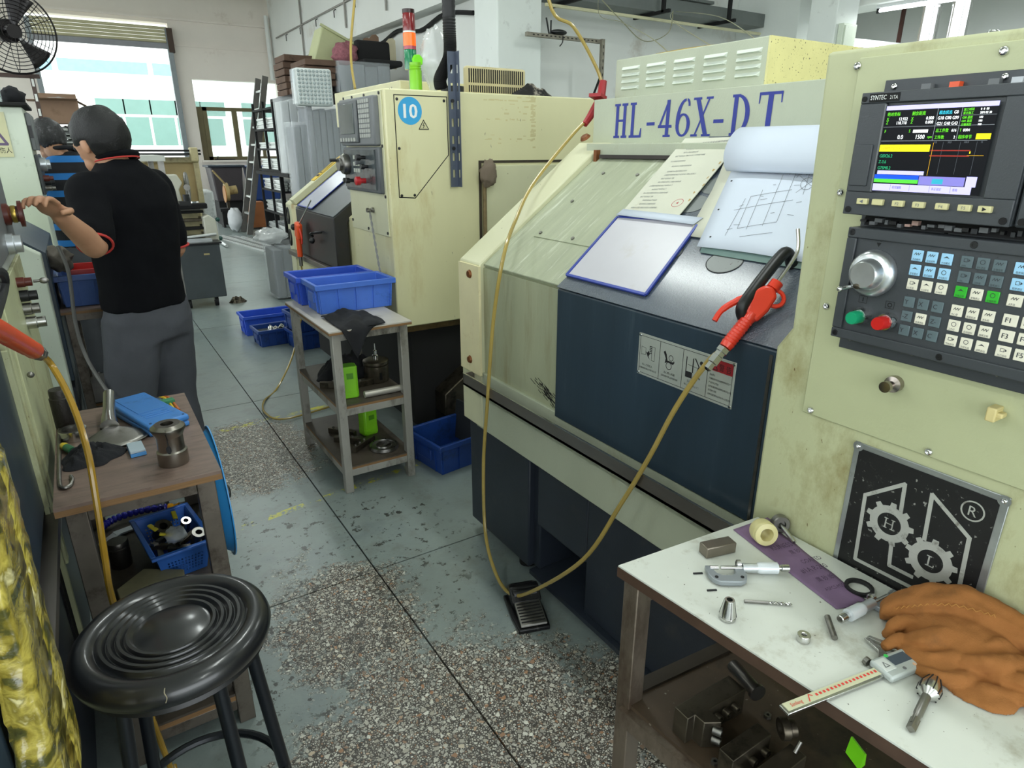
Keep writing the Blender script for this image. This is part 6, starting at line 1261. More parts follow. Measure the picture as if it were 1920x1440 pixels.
# board on its door and orange gun
nA = V((.36, 0, .46)).normalized(); uA = V((-.46, 0, .36)).normalized()
t_ = board('clipboard', 'blue framed board on the door at the left picture edge', V((-.205, 1.36, 1.07)) + nA * .004 + uA * .005, (0, 1, 0), uA, .30, .30, nA, BLF, mat('cream_sheet', 'cdd0bf', .5), .008, .012)
def gun_left():
    t = thing('air_gun', 'orange air gun with a chrome coupling entering from the left edge', 'air gun', (-.13, 1.35, 1.1)); p0, p1 = V((-.128, 1.54, 1.075)), V((-.150, 1.20, 1.21)); d = (p0 - p1)
    pr_ = [(0, 0), (.016, 0)]
    for k in range(14): pr_ += [(.0170, .30 + .04 * k), (.0160, .32 + .04 * k)]
    obj('grip', MB().lathe(pr_ + [(.0165, .9), (.017, .97), (.012, 1.0), (0, 1.0)], p1, d, 18), ORANGE, t)
    obj('coupling', MB().lathe([(0, 0), (.011, 0), (.011, .12), (.014, .14), (.014, .42), (.0115, .46), (.015, .5), (.015, .8), (.008, .9), (.008, 1), (0, 1)], p0, d.normalized() * .062, 8), STEELD, t, smooth=20)
    obj('trigger_guard', MB().tube(spline([p1 + V((0, .10, -.02)), p1 + V((.02, .16, .03)), p1 + V((.02, .10, .06)), p1 + V((0, .0, .06))], 5), .008, 8), BLACK, t)
    e = p0 + d.normalized() * .06
    obj('hose', MB().tube(spline([e, e + V((.012, .04, -.04)), (-.090, 1.55, .955), (-.078, 1.45, .885), (-.082, 1.41, .78), (-.090, 1.40, .66), (-.095, 1.40, .55), (-.08, 1.38, .3), (-.06, 1.40, .015), (-.06, 1.46, .010)], 8), .0068, 9), HOSE2, t)
gun_left()
# tape wrapped package in the near corner
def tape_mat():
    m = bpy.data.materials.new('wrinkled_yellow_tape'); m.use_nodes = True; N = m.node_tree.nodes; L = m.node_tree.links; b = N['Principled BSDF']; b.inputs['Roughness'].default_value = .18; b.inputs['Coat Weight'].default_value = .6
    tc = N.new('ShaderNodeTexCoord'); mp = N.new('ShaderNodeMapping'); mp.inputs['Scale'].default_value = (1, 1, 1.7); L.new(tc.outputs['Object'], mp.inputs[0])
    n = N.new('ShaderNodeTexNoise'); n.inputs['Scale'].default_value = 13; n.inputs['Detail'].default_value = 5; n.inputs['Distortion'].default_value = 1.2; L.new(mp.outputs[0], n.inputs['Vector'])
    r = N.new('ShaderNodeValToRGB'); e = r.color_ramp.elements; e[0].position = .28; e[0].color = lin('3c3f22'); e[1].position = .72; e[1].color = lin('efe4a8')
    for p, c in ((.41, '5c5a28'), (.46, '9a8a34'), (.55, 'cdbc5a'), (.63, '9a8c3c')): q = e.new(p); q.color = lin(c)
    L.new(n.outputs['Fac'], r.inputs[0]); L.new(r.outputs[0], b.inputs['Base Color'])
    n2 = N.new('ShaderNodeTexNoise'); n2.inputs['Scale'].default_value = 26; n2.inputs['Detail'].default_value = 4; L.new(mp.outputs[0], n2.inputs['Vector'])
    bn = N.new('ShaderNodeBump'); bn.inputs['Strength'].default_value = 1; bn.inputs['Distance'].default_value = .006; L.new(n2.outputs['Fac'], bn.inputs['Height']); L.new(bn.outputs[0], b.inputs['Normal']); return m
TAPE = tape_mat()
def pk(a, b_):
    ang = 2 * pi * a; rx, ry = .045, .115; z = .60 + .47 * b_; n = NZ.noise(V((cos(ang) * 2.2, sin(ang) * 2.2, b_ * 9))) + .6 * NZ.noise(V((cos(ang) * 5, sin(ang) * 5, b_ * 22)))
    cx, cy = -.172, .91 + .07 * b_; c, s = cos(ang), sin(ang); k = (1 + .12 * n) * (1 if .02 < b_ < .98 else .8)
    return (cx + .022 * (abs(c) ** .5) * (1 if c > 0 else -1) * k, cy + ry * (abs(s) ** .5) * (1 if s > 0 else -1) * k, z)
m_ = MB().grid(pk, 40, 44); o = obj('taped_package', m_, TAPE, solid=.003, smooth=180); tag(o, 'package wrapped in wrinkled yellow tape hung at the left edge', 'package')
q = thing('parts_bin_cover', 'cream sheet cover at the bottom left corner under the package', 'cover', (-.25, .8, .3)); obj('sheet', MB().prism([(.62, .30), (1.0, .30), (1.10, .585), (.70, .585)], (-.198, 0, 0), Y_, Z_, (.008, 0, 0)), CREAM2, q, bev=.003); obj('edge_strip', MB().box(-.196, -.184, 1.10, 1.13, .05, .58), CREAM2, q)
# ------------------------------------------------------------------ machine B, further left
T = thing('cnc_lathe', 'pale green CNC lathe beyond the left edge machine, before the striped man', 'lathe', (-.7, 3.9, 0))
obj('end_flange', MB().prism([(-.168, .05), (-.158, 1.075), (-.70, 1.465), (-1.5, 1.5), (-1.5, .05)], (0, 3.0, 0), X_, Z_, (0, .08, 0)), PALEGREEN, T, bev=.004)
obj('body', MB().prism([(-.22, .05), (-.22, 1.04), (-.72, 1.42), (-1.5, 1.5), (-1.5, .05)], (0, 3.08, 0), X_, Z_, (0, 1.3, 0)), PALEGREEN, T)
obj('sliding_door', MB().prism([(-.150, .55), (-.145, 1.07), (-.60, 1.42), (-.62, 1.39), (-.19, 1.05), (-.19, .55)], (0, 3.1, 0), X_, Z_, (0, .75, 0)), NAVY, T, bev=.003)
obj('base', MB().box(-1.4, -.155, 3.1, 4.6, .05, .52), NAVYB, T)
CB = obj('control_cabinet', MB().box(-1.3, -.155, 4.3, 4.85, .5, 1.645), PALEGREEN, T, bev=.005)
obj('display_unit', MB().box(-.155, -.132, 4.33, 4.80, 1.44, 1.62), MIDGREY, CB, bev=.006); obj('operator_panel', MB().box(-.155, -.138, 4.33, 4.80, 1.22, 1.42), DARKGREY, CB, bev=.005)
obj('display_side', MB().box(-.150, -.136, 4.326, 4.331, 1.50, 1.56), BLACK, CB)
for z, y, m_, r_ in ((1.37, 4.42, ALU, .035), (1.30, 4.40, BRN, .016), (1.275, 4.5, BLACK, .015), (1.25, 4.40, STEELD, .014)): obj('switch', MB().lathe([(r_, 0), (r_, .6), (r_ * .7, .65), (r_ * .7, 1), (0, 1)], (-.138, y, z), (.045, 0, 0), 16), m_, CB)
q = thing('warning_label', 'faded yellow injury warning label on the pale green cabinet', 'label', (-.3, 4.29, 1.5)); obj('sheet', MB().box(-.34, -.235, 4.294, 4.2995, 1.41, 1.62), mat('label_cream', 'd2cfa6', .5), q); b = MB(); oo = V((-.34, 4.2935, 1.41)); b.line([(.012, .06), (.09, .06), (.05, .14), (.012, .06)], .012, oo, X_, Z_); obj('triangle_print', b, mat('label_violet', '6a5a78', .6), q, smooth=0); b = MB().text('当心伤人', .030, .0, .02, oo, X_, Z_, .85); obj('text_print', b, INKB, q, smooth=0)
q = thing('oil_jar', 'glass jar and black bag on a tray over the pale green cabinet', 'jar', (-.3, 4.5, 1.65)); obj('tray', MB().box(-.5, -.13, 4.25, 4.8, 1.648, 1.665), BLACKM, q, bev=.004); obj('jar', MB().lathe([(0, 0), (.05, 0), (.05, .9), (.045, 1), (.04, 1), (.04, .1), (0, .1)], (-.28, 4.35, 1.666), (0, 0, .075), 20), GLS, q)
o = obj('black_bag', crumple((-.19, 4.45, 1.7005), (.055, .08, .045), 23, 18, 12, .25, .032), CLOTHK, smooth=180); tag(o, 'small black bag on the tray over the pale green cabinet', 'bag')
q = thing('white_bottle', 'white frosted bottle standing behind the jar', 'bottle', (-.32, 4.6, 1.666)); obj('body', MB().lathe([(0, 0), (.06, 0), (.06, .75), (.03, .9), (.03, 1), (0, 1)], (-.30, 4.62, 1.666), (0, 0, .18), 20), mat('frosted_white', 'dcdfe2', .4), q)
# bench with crate between the man and machine B, cable
trolley('steel trolley with a dirty blue crate beside the standing man', (-.135, 3.16, 0), .24, .45, (.83, .42), LEGD, WOODT, PLY, leg=.035)
crate('dirty blue crate holding a red basket beside the standing man', (-.015, 3.36, .8305), 0, .24, .30, .13, mat('worn_blue_crate', '3a5c9c', .4, dirt='26324a', damt=.35, dscale=9))
q = thing('red_basket', 'small red basket sitting inside the dirty blue crate', 'basket', (-.02, 3.36, .86)); rb_ = MB()
for (x0, x1, y0, y1) in ((-.09, .06, 3.25, 3.262), (-.09, .06, 3.448, 3.46), (-.09, -.08, 3.262, 3.448), (.05, .06, 3.262, 3.448)): rb_.box(x0, x1, y0, y1, .842, .975)
obj('wall', rb_, mat('basket_red', 'c0302c', .4), q); obj('floor_plate', MB().box(-.08, .05, 3.262, 3.448, .842, .848), mat('basket_red', 'c0302c'), q)
o = obj('rag', crumple((-.115, 3.22, 1.03), (.05, .06, .05), 27, 20, 14, .35), mat('grey_rag', '6a645c', .95, var=.2, bump=.4, bscale=60), smooth=180); tag(o, 'grey brown rag hung over the corner of the dirty crate', 'rag')
o = obj('cable', MB().tube(spline([(-.10, 3.05, 1.10), (-.085, 3.02, 1.0), (-.10, 3.0, .80), (-.085, 2.95, .66), (-.02, 2.75, .50), (-.015, 2.70, .30), (-.01, 2.7, .01)], 8), .007, 8), mat('grey_cable', '6b6a68', .4)); tag(o, 'grey cable hanging down past the standing man', 'cable')
# ------------------------------------------------------------------ people
def bake(o, disp=None):
    bpy.context.view_layer.update(); dg = bpy.context.evaluated_depsgraph_get()
    me = bpy.data.meshes.new_from_object(o.evaluated_get(dg)); old = o.data; o.modifiers.clear(); o.data = me; me.name = o.name; bpy.data.meshes.remove(old)
    if disp:
        ns = [v.normal.copy() for v in me.vertices]
        for v, n in zip(me.vertices, ns): v.co += n * disp(v.co)
    for p in me.polygons: p.use_smooth = True
    return o
def flesh(name, mb, m, vox, it, parent=None, disp=None):
    o = obj(name, mb, m, None, smooth=0)
    d = o.modifiers.new('r', 'REMESH'); d.mode = 'VOXEL'; d.voxel_size = vox
    d = o.modifiers.new('s', 'SMOOTH'); d.factor = .5; d.iterations = it
    bake(o, disp)
    if parent: setp(o, parent)
    return o
def loft(mb, rings, W, n=28):
    vs = []; fs = []
    for (z, cx, cy, a, b_) in rings:
        for k in range(n):
            t_ = 2 * pi * k / n; c, s = cos(t_), sin(t_); vs.append(W((cx + a * (abs(c) ** .85) * (1 if c > 0 else -1), cy + b_ * (abs(s) ** .85) * (1 if s > 0 else -1), z)))
    for j in range(len(rings) - 1):
        for k in range(n): k2 = (k + 1) % n; fs.append((j * n + k, j * n + k2, (j + 1) * n + k2, (j + 1) * n + k))
    fs += [tuple(range(n))[::-1], tuple((len(rings) - 1) * n + k for k in range(n))]
    mb.add(vs, fs)
def chain(mb, pts, rad, n=12):
    P = [V(p) for p in pts]; mb.tube(spline(P, 5), [a for i in range(len(P) - 1) for a in [rad[i] + (rad[i + 1] - rad[i]) * k / 5 for k in range(5)]] + [rad[-1]], n)
    mb.ball(P[0], rad[0], 10, 7); mb.ball(P[-1], rad[-1], 10, 7)
SKIN = mat('skin', 'b98a6c', .55, var=.06, scale=12, dirt='a06a50', damt=.2, dscale=10)
HAIR = mat('black_hair', '070708', .6, var=.3, scale=40, bump=.6, bscale=160); HAIRG = mat('greying_hair', '2e2e30', .5, var=.4, scale=60, dirt='77777a', damt=.35, dscale=30, bump=.6, bscale=180)
SHIRTK = mat('black_polo', '0b0c10', .9, spec=.15, var=.15, scale=10, bump=.2, bscale=400); TROU = mat('grey_trousers', '4b4d54', .9, var=.1, scale=8, bump=.25, bscale=380)
def stripe_mat():
    m = bpy.data.materials.new('striped_shirt'); m.use_nodes = True; N = m.node_tree.nodes; L = m.node_tree.links; b = N['Principled BSDF']; b.inputs['Roughness'].default_value = .85
    g = N.new('ShaderNodeTexCoord'); s = N.new('ShaderNodeSeparateXYZ'); L.new(g.outputs['Object'], s.inputs[0])
    q = N.new('ShaderNodeMath'); q.operation = 'MULTIPLY'; q.inputs[1].default_value = 1 / .098; L.new(s.outputs[2], q.inputs[0])
    f = N.new('ShaderNodeMath'); f.operation = 'FRACT'; L.new(q.outputs[0], f.inputs[0]); c = N.new('ShaderNodeMath'); c.operation = 'LESS_THAN'; c.inputs[1].default_value = .38; L.new(f.outputs[0], c.inputs[0])
    x = N.new('ShaderNodeMix'); x.data_type = 'RGBA'; L.new(c.outputs[0], x.inputs[0]); x.inputs[6].default_value = lin('15161c'); x.inputs[7].default_value = lin('2474bd'); L.new(x.outputs[2], b.inputs['Base Color']); return m
def person(label, base, f, head, headf, arms, legs, shirt, hairm, trim=None, H=0, hand_fingers=True):
    f = V((f[0], f[1], 0)).normalized(); r_ = V((f.y, -f.x, 0)); base = V(base)
    def W(p): return base + r_ * p[0] + f * p[1] + V((0, 0, p[2] + H * (p[2] / 1.4)))
    T = thing('person', label, 'person', tuple(base))
    hf = V((headf[0], headf[1], 0)).normalized(); hr = V((hf.y, -hf.x, 0)); tilt = headf[2]; hf3 = (hf * cos(tilt) - Z_ * sin(tilt)); hu = hr.cross(hf3); hc = W(head)
    def Hd(p): return hc + hr * p[0] + hf3 * p[1] + hu * p[2]
    b = MB(); sk = MB().ball((0, 0, 0), (.076, .095, .106), 22, 16); sk.map(lambda p: Hd((p.x * (1 - .18 * max(0, -p.z / .1)), p.y, p.z))); b.add(sk.v, sk.f)
    for c, rr in (((0, .045, -.065), (.052, .045, .045)), ((0, .098, -.02), (.013, .018, .022)), ((.028, .075, .01), (.02, .018, .012)), ((-.028, .075, .01), (.02, .018, .012)), ((0, .088, -.055), (.022, .010, .010)), ((.078, -.005, -.015), (.010, .018, .032)), ((-.078, -.005, -.015), (.010, .018, .032))):
        e = MB().ball((0, 0, 0), rr, 12, 9); e.map(lambda p: Hd(V(c) + p)); b.add(e.v, e.f)
    chain(b, [W((0, -.01, 1.36)), Hd((0, -.02, -.09)), Hd((0, -.005, -.04))], [.062, .055, .055], 14)
    loft(b, [(.80, 0, 0, .13, .09), (1.0, 0, 0, .125, .085), (1.2, 0, -.01, .145, .09), (1.32, 0, -.015, .14, .075), (1.40, 0, -.005, .07, .055)], W)
    for (sh, el, wr) in arms: chain(b, [sh, V(sh).lerp(V(el), .5), el, V(el).lerp(V(wr), .35), wr], [.050, .044, .038, .039, .026], 14)
    for (hp, kn, an) in legs: chain(b, [W(hp), W(kn), W(an)], [.08, .055, .042], 12)
    # hands: palm, four fingers curled over the thing held, thumb on the side
    for (sh, el, wr), hd in zip(arms, (1, 1)):
        d = (V(wr) - V(el)).normalized(); wv = V(wr); side_ = d.cross(Z_).normalized(); dn = side_.cross(d)
        pm = MB().ball((0, 0, 0), (.045, .040, .017), 14, 9); pm.map(lambda p: wv + d * (p.x + .045) + side_ * p.y + dn * p.z); b.add(pm.v, pm.f)
        for k, L in enumerate((.070, .078, .074, .060)):
            o_ = wv + d * .075 + side_ * (-.031 + .0207 * k); chain(b, [o_, o_ + d * L * .50 - dn * .003, o_ + d * L * .85 - dn * .018, o_ + d * L * .92 - dn * .040], [.0092, .0086, .008, .007], 8)
        o_ = wv + d * .025 - side_ * .034; chain(b, [o_, o_ + d * .03 - side_ * .022 - dn * .012, o_ + d * .055 - side_ * .014 - dn * .032], [.0125, .011, .009], 8)
    flesh('body', b, SKIN, .0048, 4, T)
    # hair cap
    hm = MB().ball((0, 0, 0), (1, 1, 1), 40, 28)
    def hfun(p):
        n = .05 * NZ.noise(p * 3) + .03 * NZ.noise(p * 9); q = V((p.x * .089, p.y * .106, p.z * .108)) * (1 + n) + V((0, -.010, .014))
        face = q.y > .052 and q.z < .062; nape = q.z < -.070 + .25 * max(0, q.y); earz = q.y > -.012 and q.z < -.005
        return Hd(q if not (face or nape or earz) else V((p.x * .060, p.y * .075, p.z * .085)))
    hm.map(hfun); obj('hair', hm, hairm, T, smooth=180)
    for s in (-1, 1): obj('eye', MB().ball(Hd((.030 * s, .086, .002)), .011, 10, 7), INKB, T)
    # shirt
    s = MB(); loft(s, [(.87, 0, .005, .162, .126), (.91, 0, .005, .160, .124), (1.0, 0, 0, .154, .118), (1.15, 0, -.01, .164, .122), (1.26, 0, -.02, .172, .116), (1.33, 0, -.02, .160, .10), (1.385, 0, -.012, .115, .078), (1.42, 0, .0, .072, .066), (1.435, 0, .003, .064, .064)], W, 36)
    ends = []
    for (sh, el, wr) in arms:
        sh, el = V(sh), V(el); e = sh.lerp(el, .80); chain(s, [sh.lerp(W((0, -.02, 1.31)), .25), sh, sh.lerp(el, .4), e], [.072, .070, .066, .064], 16); ends.append((e, (el - sh).normalized()))
    flesh('shirt', s, shirt, .009, 5, T, lambda p: .007 * NZ.noise(V((p.x * 9, p.y * 9, p.z * 3.5))) + .004 * NZ.noise(p * 17))
    cl = MB(); P = [W((.066 * cos(a), .004 + .064 * sin(a), 1.432 + .012 * -sin(a))) for a in [k * pi / 14 for k in range(28)]]
    for z, rr in ((0, .0), ): cl.tube([p + V((0, 0, .012)) for p in P], .013, 8, True)
    obj('collar', cl, shirt if trim else mat('dark_collar', '15161c', .85), T, smooth=180)
    if trim:
        obj('collar_piping', MB().tube([p + (p - W((0, 0, 1.43))).normalized() * .009 + V((0, 0, -.002)) for p in P], .003, 6, True), trim, T)
        for e, d in ends:
            u_ = d.cross(Z_).normalized(); v_ = d.cross(u_); obj('sleeve_piping', MB().tube([e + d * .040 + (u_ * cos(a) + v_ * sin(a)) * .0530 for a in [k * pi / 12 for k in range(24)]], .0045, 6, True), trim, T)
    # trousers, shoes
    s = MB(); loft(s, [(.74, 0, 0, .165, .115), (.80, 0, 0, .17, .12), (.90, 0, 0, .155, .112)], W, 30)
    for (hp, kn, an) in legs: chain(s, [W(hp), W(V(hp).lerp(V(kn), .5)), W(kn), W(V(kn).lerp(V(an), .5)), W(an)], [.104, .100, .088, .080, .072], 18)
    flesh('trousers', s, TROU, .011, 5, T, lambda p: .010 * NZ.noise(V((p.x * 8, p.y * 8, p.z * 4))) + .005 * NZ.noise(p * 16))
    for (hp, kn, an) in legs:
        a = W(an); s = MB().ball((0, 0, 0), (.048, .13, .045), 16, 10); s.map(lambda p: V((a.x, a.y, .042)) + r_ * p.x + f * (p.y + .05) + Z_ * max(-.040, p.z)); obj('shoe', s, BLACK, T, smooth=180)
    return T
# brown cloth on the bench: one heaped sheet built from its folds
def fold_roll(mb, pts, w_, h_, n=18, tw=.0, seed=0):
    P = spline(pts, 9); N_ = len(P)
    vs = []
    for i, p in enumerate(P):
        d = (P[min(i + 1, N_ - 1)] - P[max(i - 1, 0)]); d.z = 0; d.normalize(); s_ = V((-d.y, d.x, 0)); e = sin(pi * min(1, max(0, .08 + .84 * i / (N_ - 1)))) ** .35
        for k in range(n):
            a = 2 * pi * k / n; rr = 1 + .28 * NZ.noise(V((cos(a) * 1.3 + seed, sin(a) * 1.3, i * .16))); z = sin(a) * h_ * e * rr
            vs.append(p + s_ * (cos(a) * w_ * .86 * e * rr) + V((0, 0, max(z, -p.z + ZT + .001))))
    fs = [(i * n + k, i * n + (k + 1) % n, (i + 1) * n + (k + 1) % n, (i + 1) * n + k) for i in range(N_ - 1) for k in range(n)] + [tuple(range(n))[::-1], tuple((N_ - 1) * n + k for k in range(n))]
    mb.add(vs, fs)
ck_ = MB(); z0 = ZT
for (pts, w_, h_) in (
    ([(.906, .380, .016), (.922, .352, .040), (.945, .318, .056), (.966, .272, .056), (.978, .215, .044), (.98, .16, .03)], .030, .024),
    ([(.955, .372, .018), (.970, .325, .045), (.978, .26, .050), (.98, .18, .03)], .018, .022),
    ([(.868, .352, .006), (.884, .346, .020), (.897, .335, .028), (.905, .318, .024)], .012, .013),
    ([(.842, .338, .006), (.866, .332, .012), (.880, .320, .016)], .010, .009),
    ([(.872, .328, .012), (.880, .305, .026), (.898, .288, .032), (.922, .276, .030)], .017, .015),
    ([(.852, .312, .006), (.862, .288, .014), (.882, .268, .022), (.905, .262, .024), (.925, .268, .02)], .013, .012),
    ([(.838, .300, .005), (.840, .276, .009), (.852, .255, .012), (.872, .243, .012), (.895, .236, .010)], .012, .010),
    ([(.880, .262, .02), (.890, .240, .030), (.908, .222, .034), (.930, .213, .030), (.95, .20, .02)], .013, .013),
    ([(.905, .262, .030), (.916, .246, .040), (.932, .240, .042), (.948, .228, .034)], .009, .010),
    ([(.855, .246, .005), (.872, .222, .008), (.892, .198, .010), (.905, .165, .008)], .012, .009),
    ([(.895, .235, .014), (.905, .205, .022), (.918, .175, .022), (.93, .14, .016)], .014, .013),
    ([(.930, .225, .03), (.938, .195, .034), (.95, .165, .028), (.96, .13, .02)], .012, .012),
    ([(.86, .29, .004), (.90, .26, .006), (.94, .22, .006), (.965, .16, .004)], .046, .007)):
    fold_roll(ck_, [(x, y, z0 + z) for x, y, z in pts], w_, h_, seed=w_ * 900 + h_ * 300)
for c_, r_ in (((.935, .285, z0 + .004), (.060, .085, .052)), ((.885, .285, z0 + .002), (.050, .050, .024)), ((.935, .19, z0 + .002), (.045, .07, .034)), ((.88, .23, z0 + .001), (.04, .045, .014))): eb = MB().ball(c_, r_, 24, 16); eb.map(lambda p: V((p.x, p.y, max(p.z, z0 + .001)))); ck_.add(eb.v, eb.f)
ck_.map(lambda p: V((min(p.x, .990), p.y, p.z)))
BR = mat('brown_cloth', '96602e', .9, var=.12, scale=9, bump=.25, bscale=420, dirt='6e4a24', damt=.28, dscale=14)
o = flesh('brown_cloth', ck_, BR, .0022, 1, None, lambda p: .0030 * NZ.noise(V((p.x * 34, p.y * 34, p.z * 60))) + .0012 * NZ.noise(p * 90)); tag(o, 'crumpled rust brown cloth at the right end of the bench', 'cloth')
stt = MB(); P = spline([(.897, .368, z0 + .024), (.905, .340, z0 + .046), (.926, .300, z0 + .066), (.948, .255, z0 + .068)], 12)
obj('stitching', MB().tube([p + V((0, 0, .004 * (k % 2))) for k, p in enumerate(P)], .0008, 4), mat('tan_thread', 'b98444', .8), o)
person('man in a black polo shirt with red piping and grey trousers, from behind', (.150, 2.95, 0), (-.6, .8), (-.022, .045, 1.495), (-.66, .75, .30),
       [((.030, 2.845, 1.30), (.018, 2.66, 1.135), (-.058, 2.485, 1.255)), ((.262, 3.04, 1.30), (.300, 3.05, 1.06), (.17, 3.27, 1.06))],
       [((-.075, 0, .82), (-.135, .03, .46), (-.15, 0, .07)), ((.075, 0, .82), (.10, .05, .46), (.10, .02, .07))], SHIRTK, HAIR, mat('red_piping', 'c23a34', .7), -.02)
person('man in a blue and black striped shirt behind the pale green lathe', (-.02, 5.0, 0), (-.25, .97), (-.055, .06, 1.50), (-.5, .86, .45),
       [((-.185, 4.96, 1.315), (-.22, 5.0, 1.07), (-.19, 5.2, 1.16)), ((.145, 5.04, 1.315), (.18, 5.08, 1.07), (.05, 5.27, 1.08))],
       [((-.075, 0, .82), (-.09, .02, .46), (-.10, 0, .07)), ((.075, 0, .82), (.09, .02, .46), (.10, 0, .07))], stripe_mat(), HAIRG)
# ------------------------------------------------------------------ far background
# ladder
q = thing('ladder', 'aluminium ladder leaning by the far storage rack', 'ladder', (2.5, 12.7, 0)); LA = mat('ladder_alu', '6f6c68', .4, .6, var=.1); LB = mat('ladder_rung', 'c9cbc8', .35, .5)
for y in (12.99, 12.48): obj('rail', MB().beam((2.45, y, 0), (3.04, y, 2.60), .095, .04, (0, 1, 0)), LA, q)
for k in range(8): z = .35 + .29 * k; obj('rung', MB().beam((2.45 + .227 * z, 12.47, z), (2.45 + .227 * z, 13.0, z), .05, .03), LB, q)
# storage rack with profiles
q = thing('storage_rack', 'black steel rack loaded with aluminium profiles behind the ladder', 'rack', (3.0, 11.6, 0))
for x in (2.72, 3.22):
    for y in (10.9, 11.6, 12.3): obj('post', MB().box(x, x + .035, y, y + .035, 0, 2.15), BLACKM, q)
lv_ = (.12, .42, .78, 1.10, 1.42, 1.72, 2.02)
for z in lv_: obj('shelf', MB().box(2.72, 3.255, 10.9, 12.335, z, z + .03), BLACKM, q)
PRF = mat('profile_alu', 'cfd2d0', .4, .5, var=.08); PRF2 = mat('profile_grey', '8d908e', .4, .5)
pb = None; n = 0
for zi, z in enumerate(lv_[:-1]):
    for r in range(3 if zi in (0, 4) else 5):
        for c in range(4):
            o = obj('profile_bar', MB().box(0, .05, 0, 1.30, 0, .028), PRF, None) if pb is None else pb.copy()
            if pb is None: pb = o
            else: COL.objects.link(o)
            o.location = (2.755 + c * .075 + .012 * (r % 2), 10.95 + rnd(-.03, .03), z + .031 + r * .033); o['label'] = 'long aluminium profile bar on the %s shelf of the far storage rack' % ('lowest', 'second lowest', 'third lowest', 'fourth lowest', 'fifth lowest', 'sixth lowest')[zi]; o['category'] = 'profile bar'; o['group'] = 'profiles on the far rack'; n += 1
# bars on the floor
for k in range(9):
    a = V((1.75 + .085 * k, 12.9 - .12 * k, .012)); b_ = V((2.20 + .05 * k, 10.2 - .05 * k, .012)); o = obj('steel_bar', MB().beam(a, b_, .03, .022), [PRF, PRF2, PRF][k % 3]); tag(o, 'long metal bar lying on the floor before the ladder', 'bar', 'bars on the far floor')
o = obj('steel_bar', MB().cyl((1.78, 13.2, .03), (1.80, 11.0, .03), .022, n=10), PRF); tag(o, 'single pipe lying apart on the floor near the manual lathe', 'pipe')
# wrapped stacks
QUILT = mat('grey_foam', '6c7176', .6, var=.06); WRAP = mat('stretch_wrap', 'dfe4e8', .18, alpha=.27, var=.08, bump=.9, bscale=9, stretch=(3, 3, .6), spec=.9)
def wrapped(label, x0, x1, y0, y1, z0, z1, n, m=QUILT, seed=0):
    t = thing('wrapped_stack', label, 'wrapped stack', ((x0 + x1) / 2, (y0 + y1) / 2, z0), group='plastic wrapped stacks')
    for k in range(n): w_ = (x1 - x0) / n; obj('foam_sheet', MB().box(x0 + k * w_ + .004, x0 + (k + 1) * w_ - .004, y0, y1, z0, z1 - .02 * ((k + seed) % 2)), m, t, bev=.01)
    g = MB(); 
    def f(a, b_):
        A = 2 * pi * a; c, s = cos(A), sin(A); e = .06; k = 1 + .012 * NZ.noise(V((c * 4, s * 4, b_ * 7 + seed)))
        return (((x0 + x1) / 2) + ((x1 - x0) / 2 + .02) * (abs(c) ** .25) * (1 if c > 0 else -1) * k, ((y0 + y1) / 2) + ((y1 - y0) / 2 + .02) * (abs(s) ** .25) * (1 if s > 0 else -1) * k, z0 + (z1 - z0 + .03) * b_)
    g.grid(f, 40, 14); obj('stretch_film', g, WRAP, t, smooth=180); return t
rk = thing('storage_platform', 'dark steel storage platform along the right wall behind the machine', 'rack', (3.3, 9.4, 0))
for x in (2.6, 4.05):
    for y in (8.75, 10.5): obj('post', MB().box(x, x + .05, y, y + .05, 0, 2.1), BLACKM, rk)
for z, dx in ((.1, 2.28), (1.1, 2.28), (2.08, 2.6)): obj('deck', MB().box(dx, 4.1, 8.78, 10.55, z, z + .04), BLACKM, rk)
wrapped('wide grey foam stack in wrinkled film left of the machine marked 10', 2.46, 3.0, 8.35, 8.7, .95, 1.90, 7)
wrapped('tall narrow wrapped column beside the far storage rack', 2.30, 2.47, 8.4, 8.75, .02, 1.72, 2, seed=3)
wrapped('short wrapped stack hanging beside the ladder top', 2.30, 2.50, 8.85, 9.15, 1.15, 2.02, 2, mat('pale_foam', 'b9bdbd', .6), 5)
wrapped('wrapped grey stack under the egg tray block', 2.50, 2.95, 8.35, 8.7, .05, .92, 6, seed=2)
wrapped('wrapped grey stack on the platform behind the signal tower', 3.05, 3.75, 8.8, 9.25, 2.125, 2.46, 4, seed=7)
wrapped('low wrapped stack of trays on the floor beside the blue crates', 1.52, 1.80, 6.75, 7.1, .02, .52, 3, mat('dark_tray', '5c6064', .6), 9)
o = obj('film_heap', crumple((1.60, 7.1, .60), (.16, .15, .08), 41, 26, 16, .35), FILM, smooth=180); tag(o, 'loose heap of clear film above the low wrapped stack', 'plastic film')
q = thing('egg_tray_block', 'pale dimpled egg tray block wrapped in film on the stack', 'tray block', (2.55, 8.3, 1.92), radians(-4))
EG = mat('egg_tray_white', 'd0d6d4', .6)
o = obj('block', MB().box(-.21, .21, -.10, .10, 0, .40), EG, None, bev=.03, seg=3); o.parent = q
ds = None
for i in range(9):
    for j in range(9):
        o = obj('dimple', MB().lathe([(.0175, 0), (.014, .6), (.007, .9), (0, 1)], (0, 0, 0), (0, -.012, 0), 8), mat('egg_tray_shade', '9da8a8', .6), None) if ds is None else ds.copy()  # dimples coloured darker than the block to paint in their shade
        if ds is None: ds = o
        else: COL.objects.link(o)
        o.parent = q; o.location = (-.17 + .0425 * i, -.10, .035 + .0415 * j)
o = obj('side_wrap', MB().box(-.225, -.212, -.10, .10, .02, .39), WRAP, None); o.parent = q
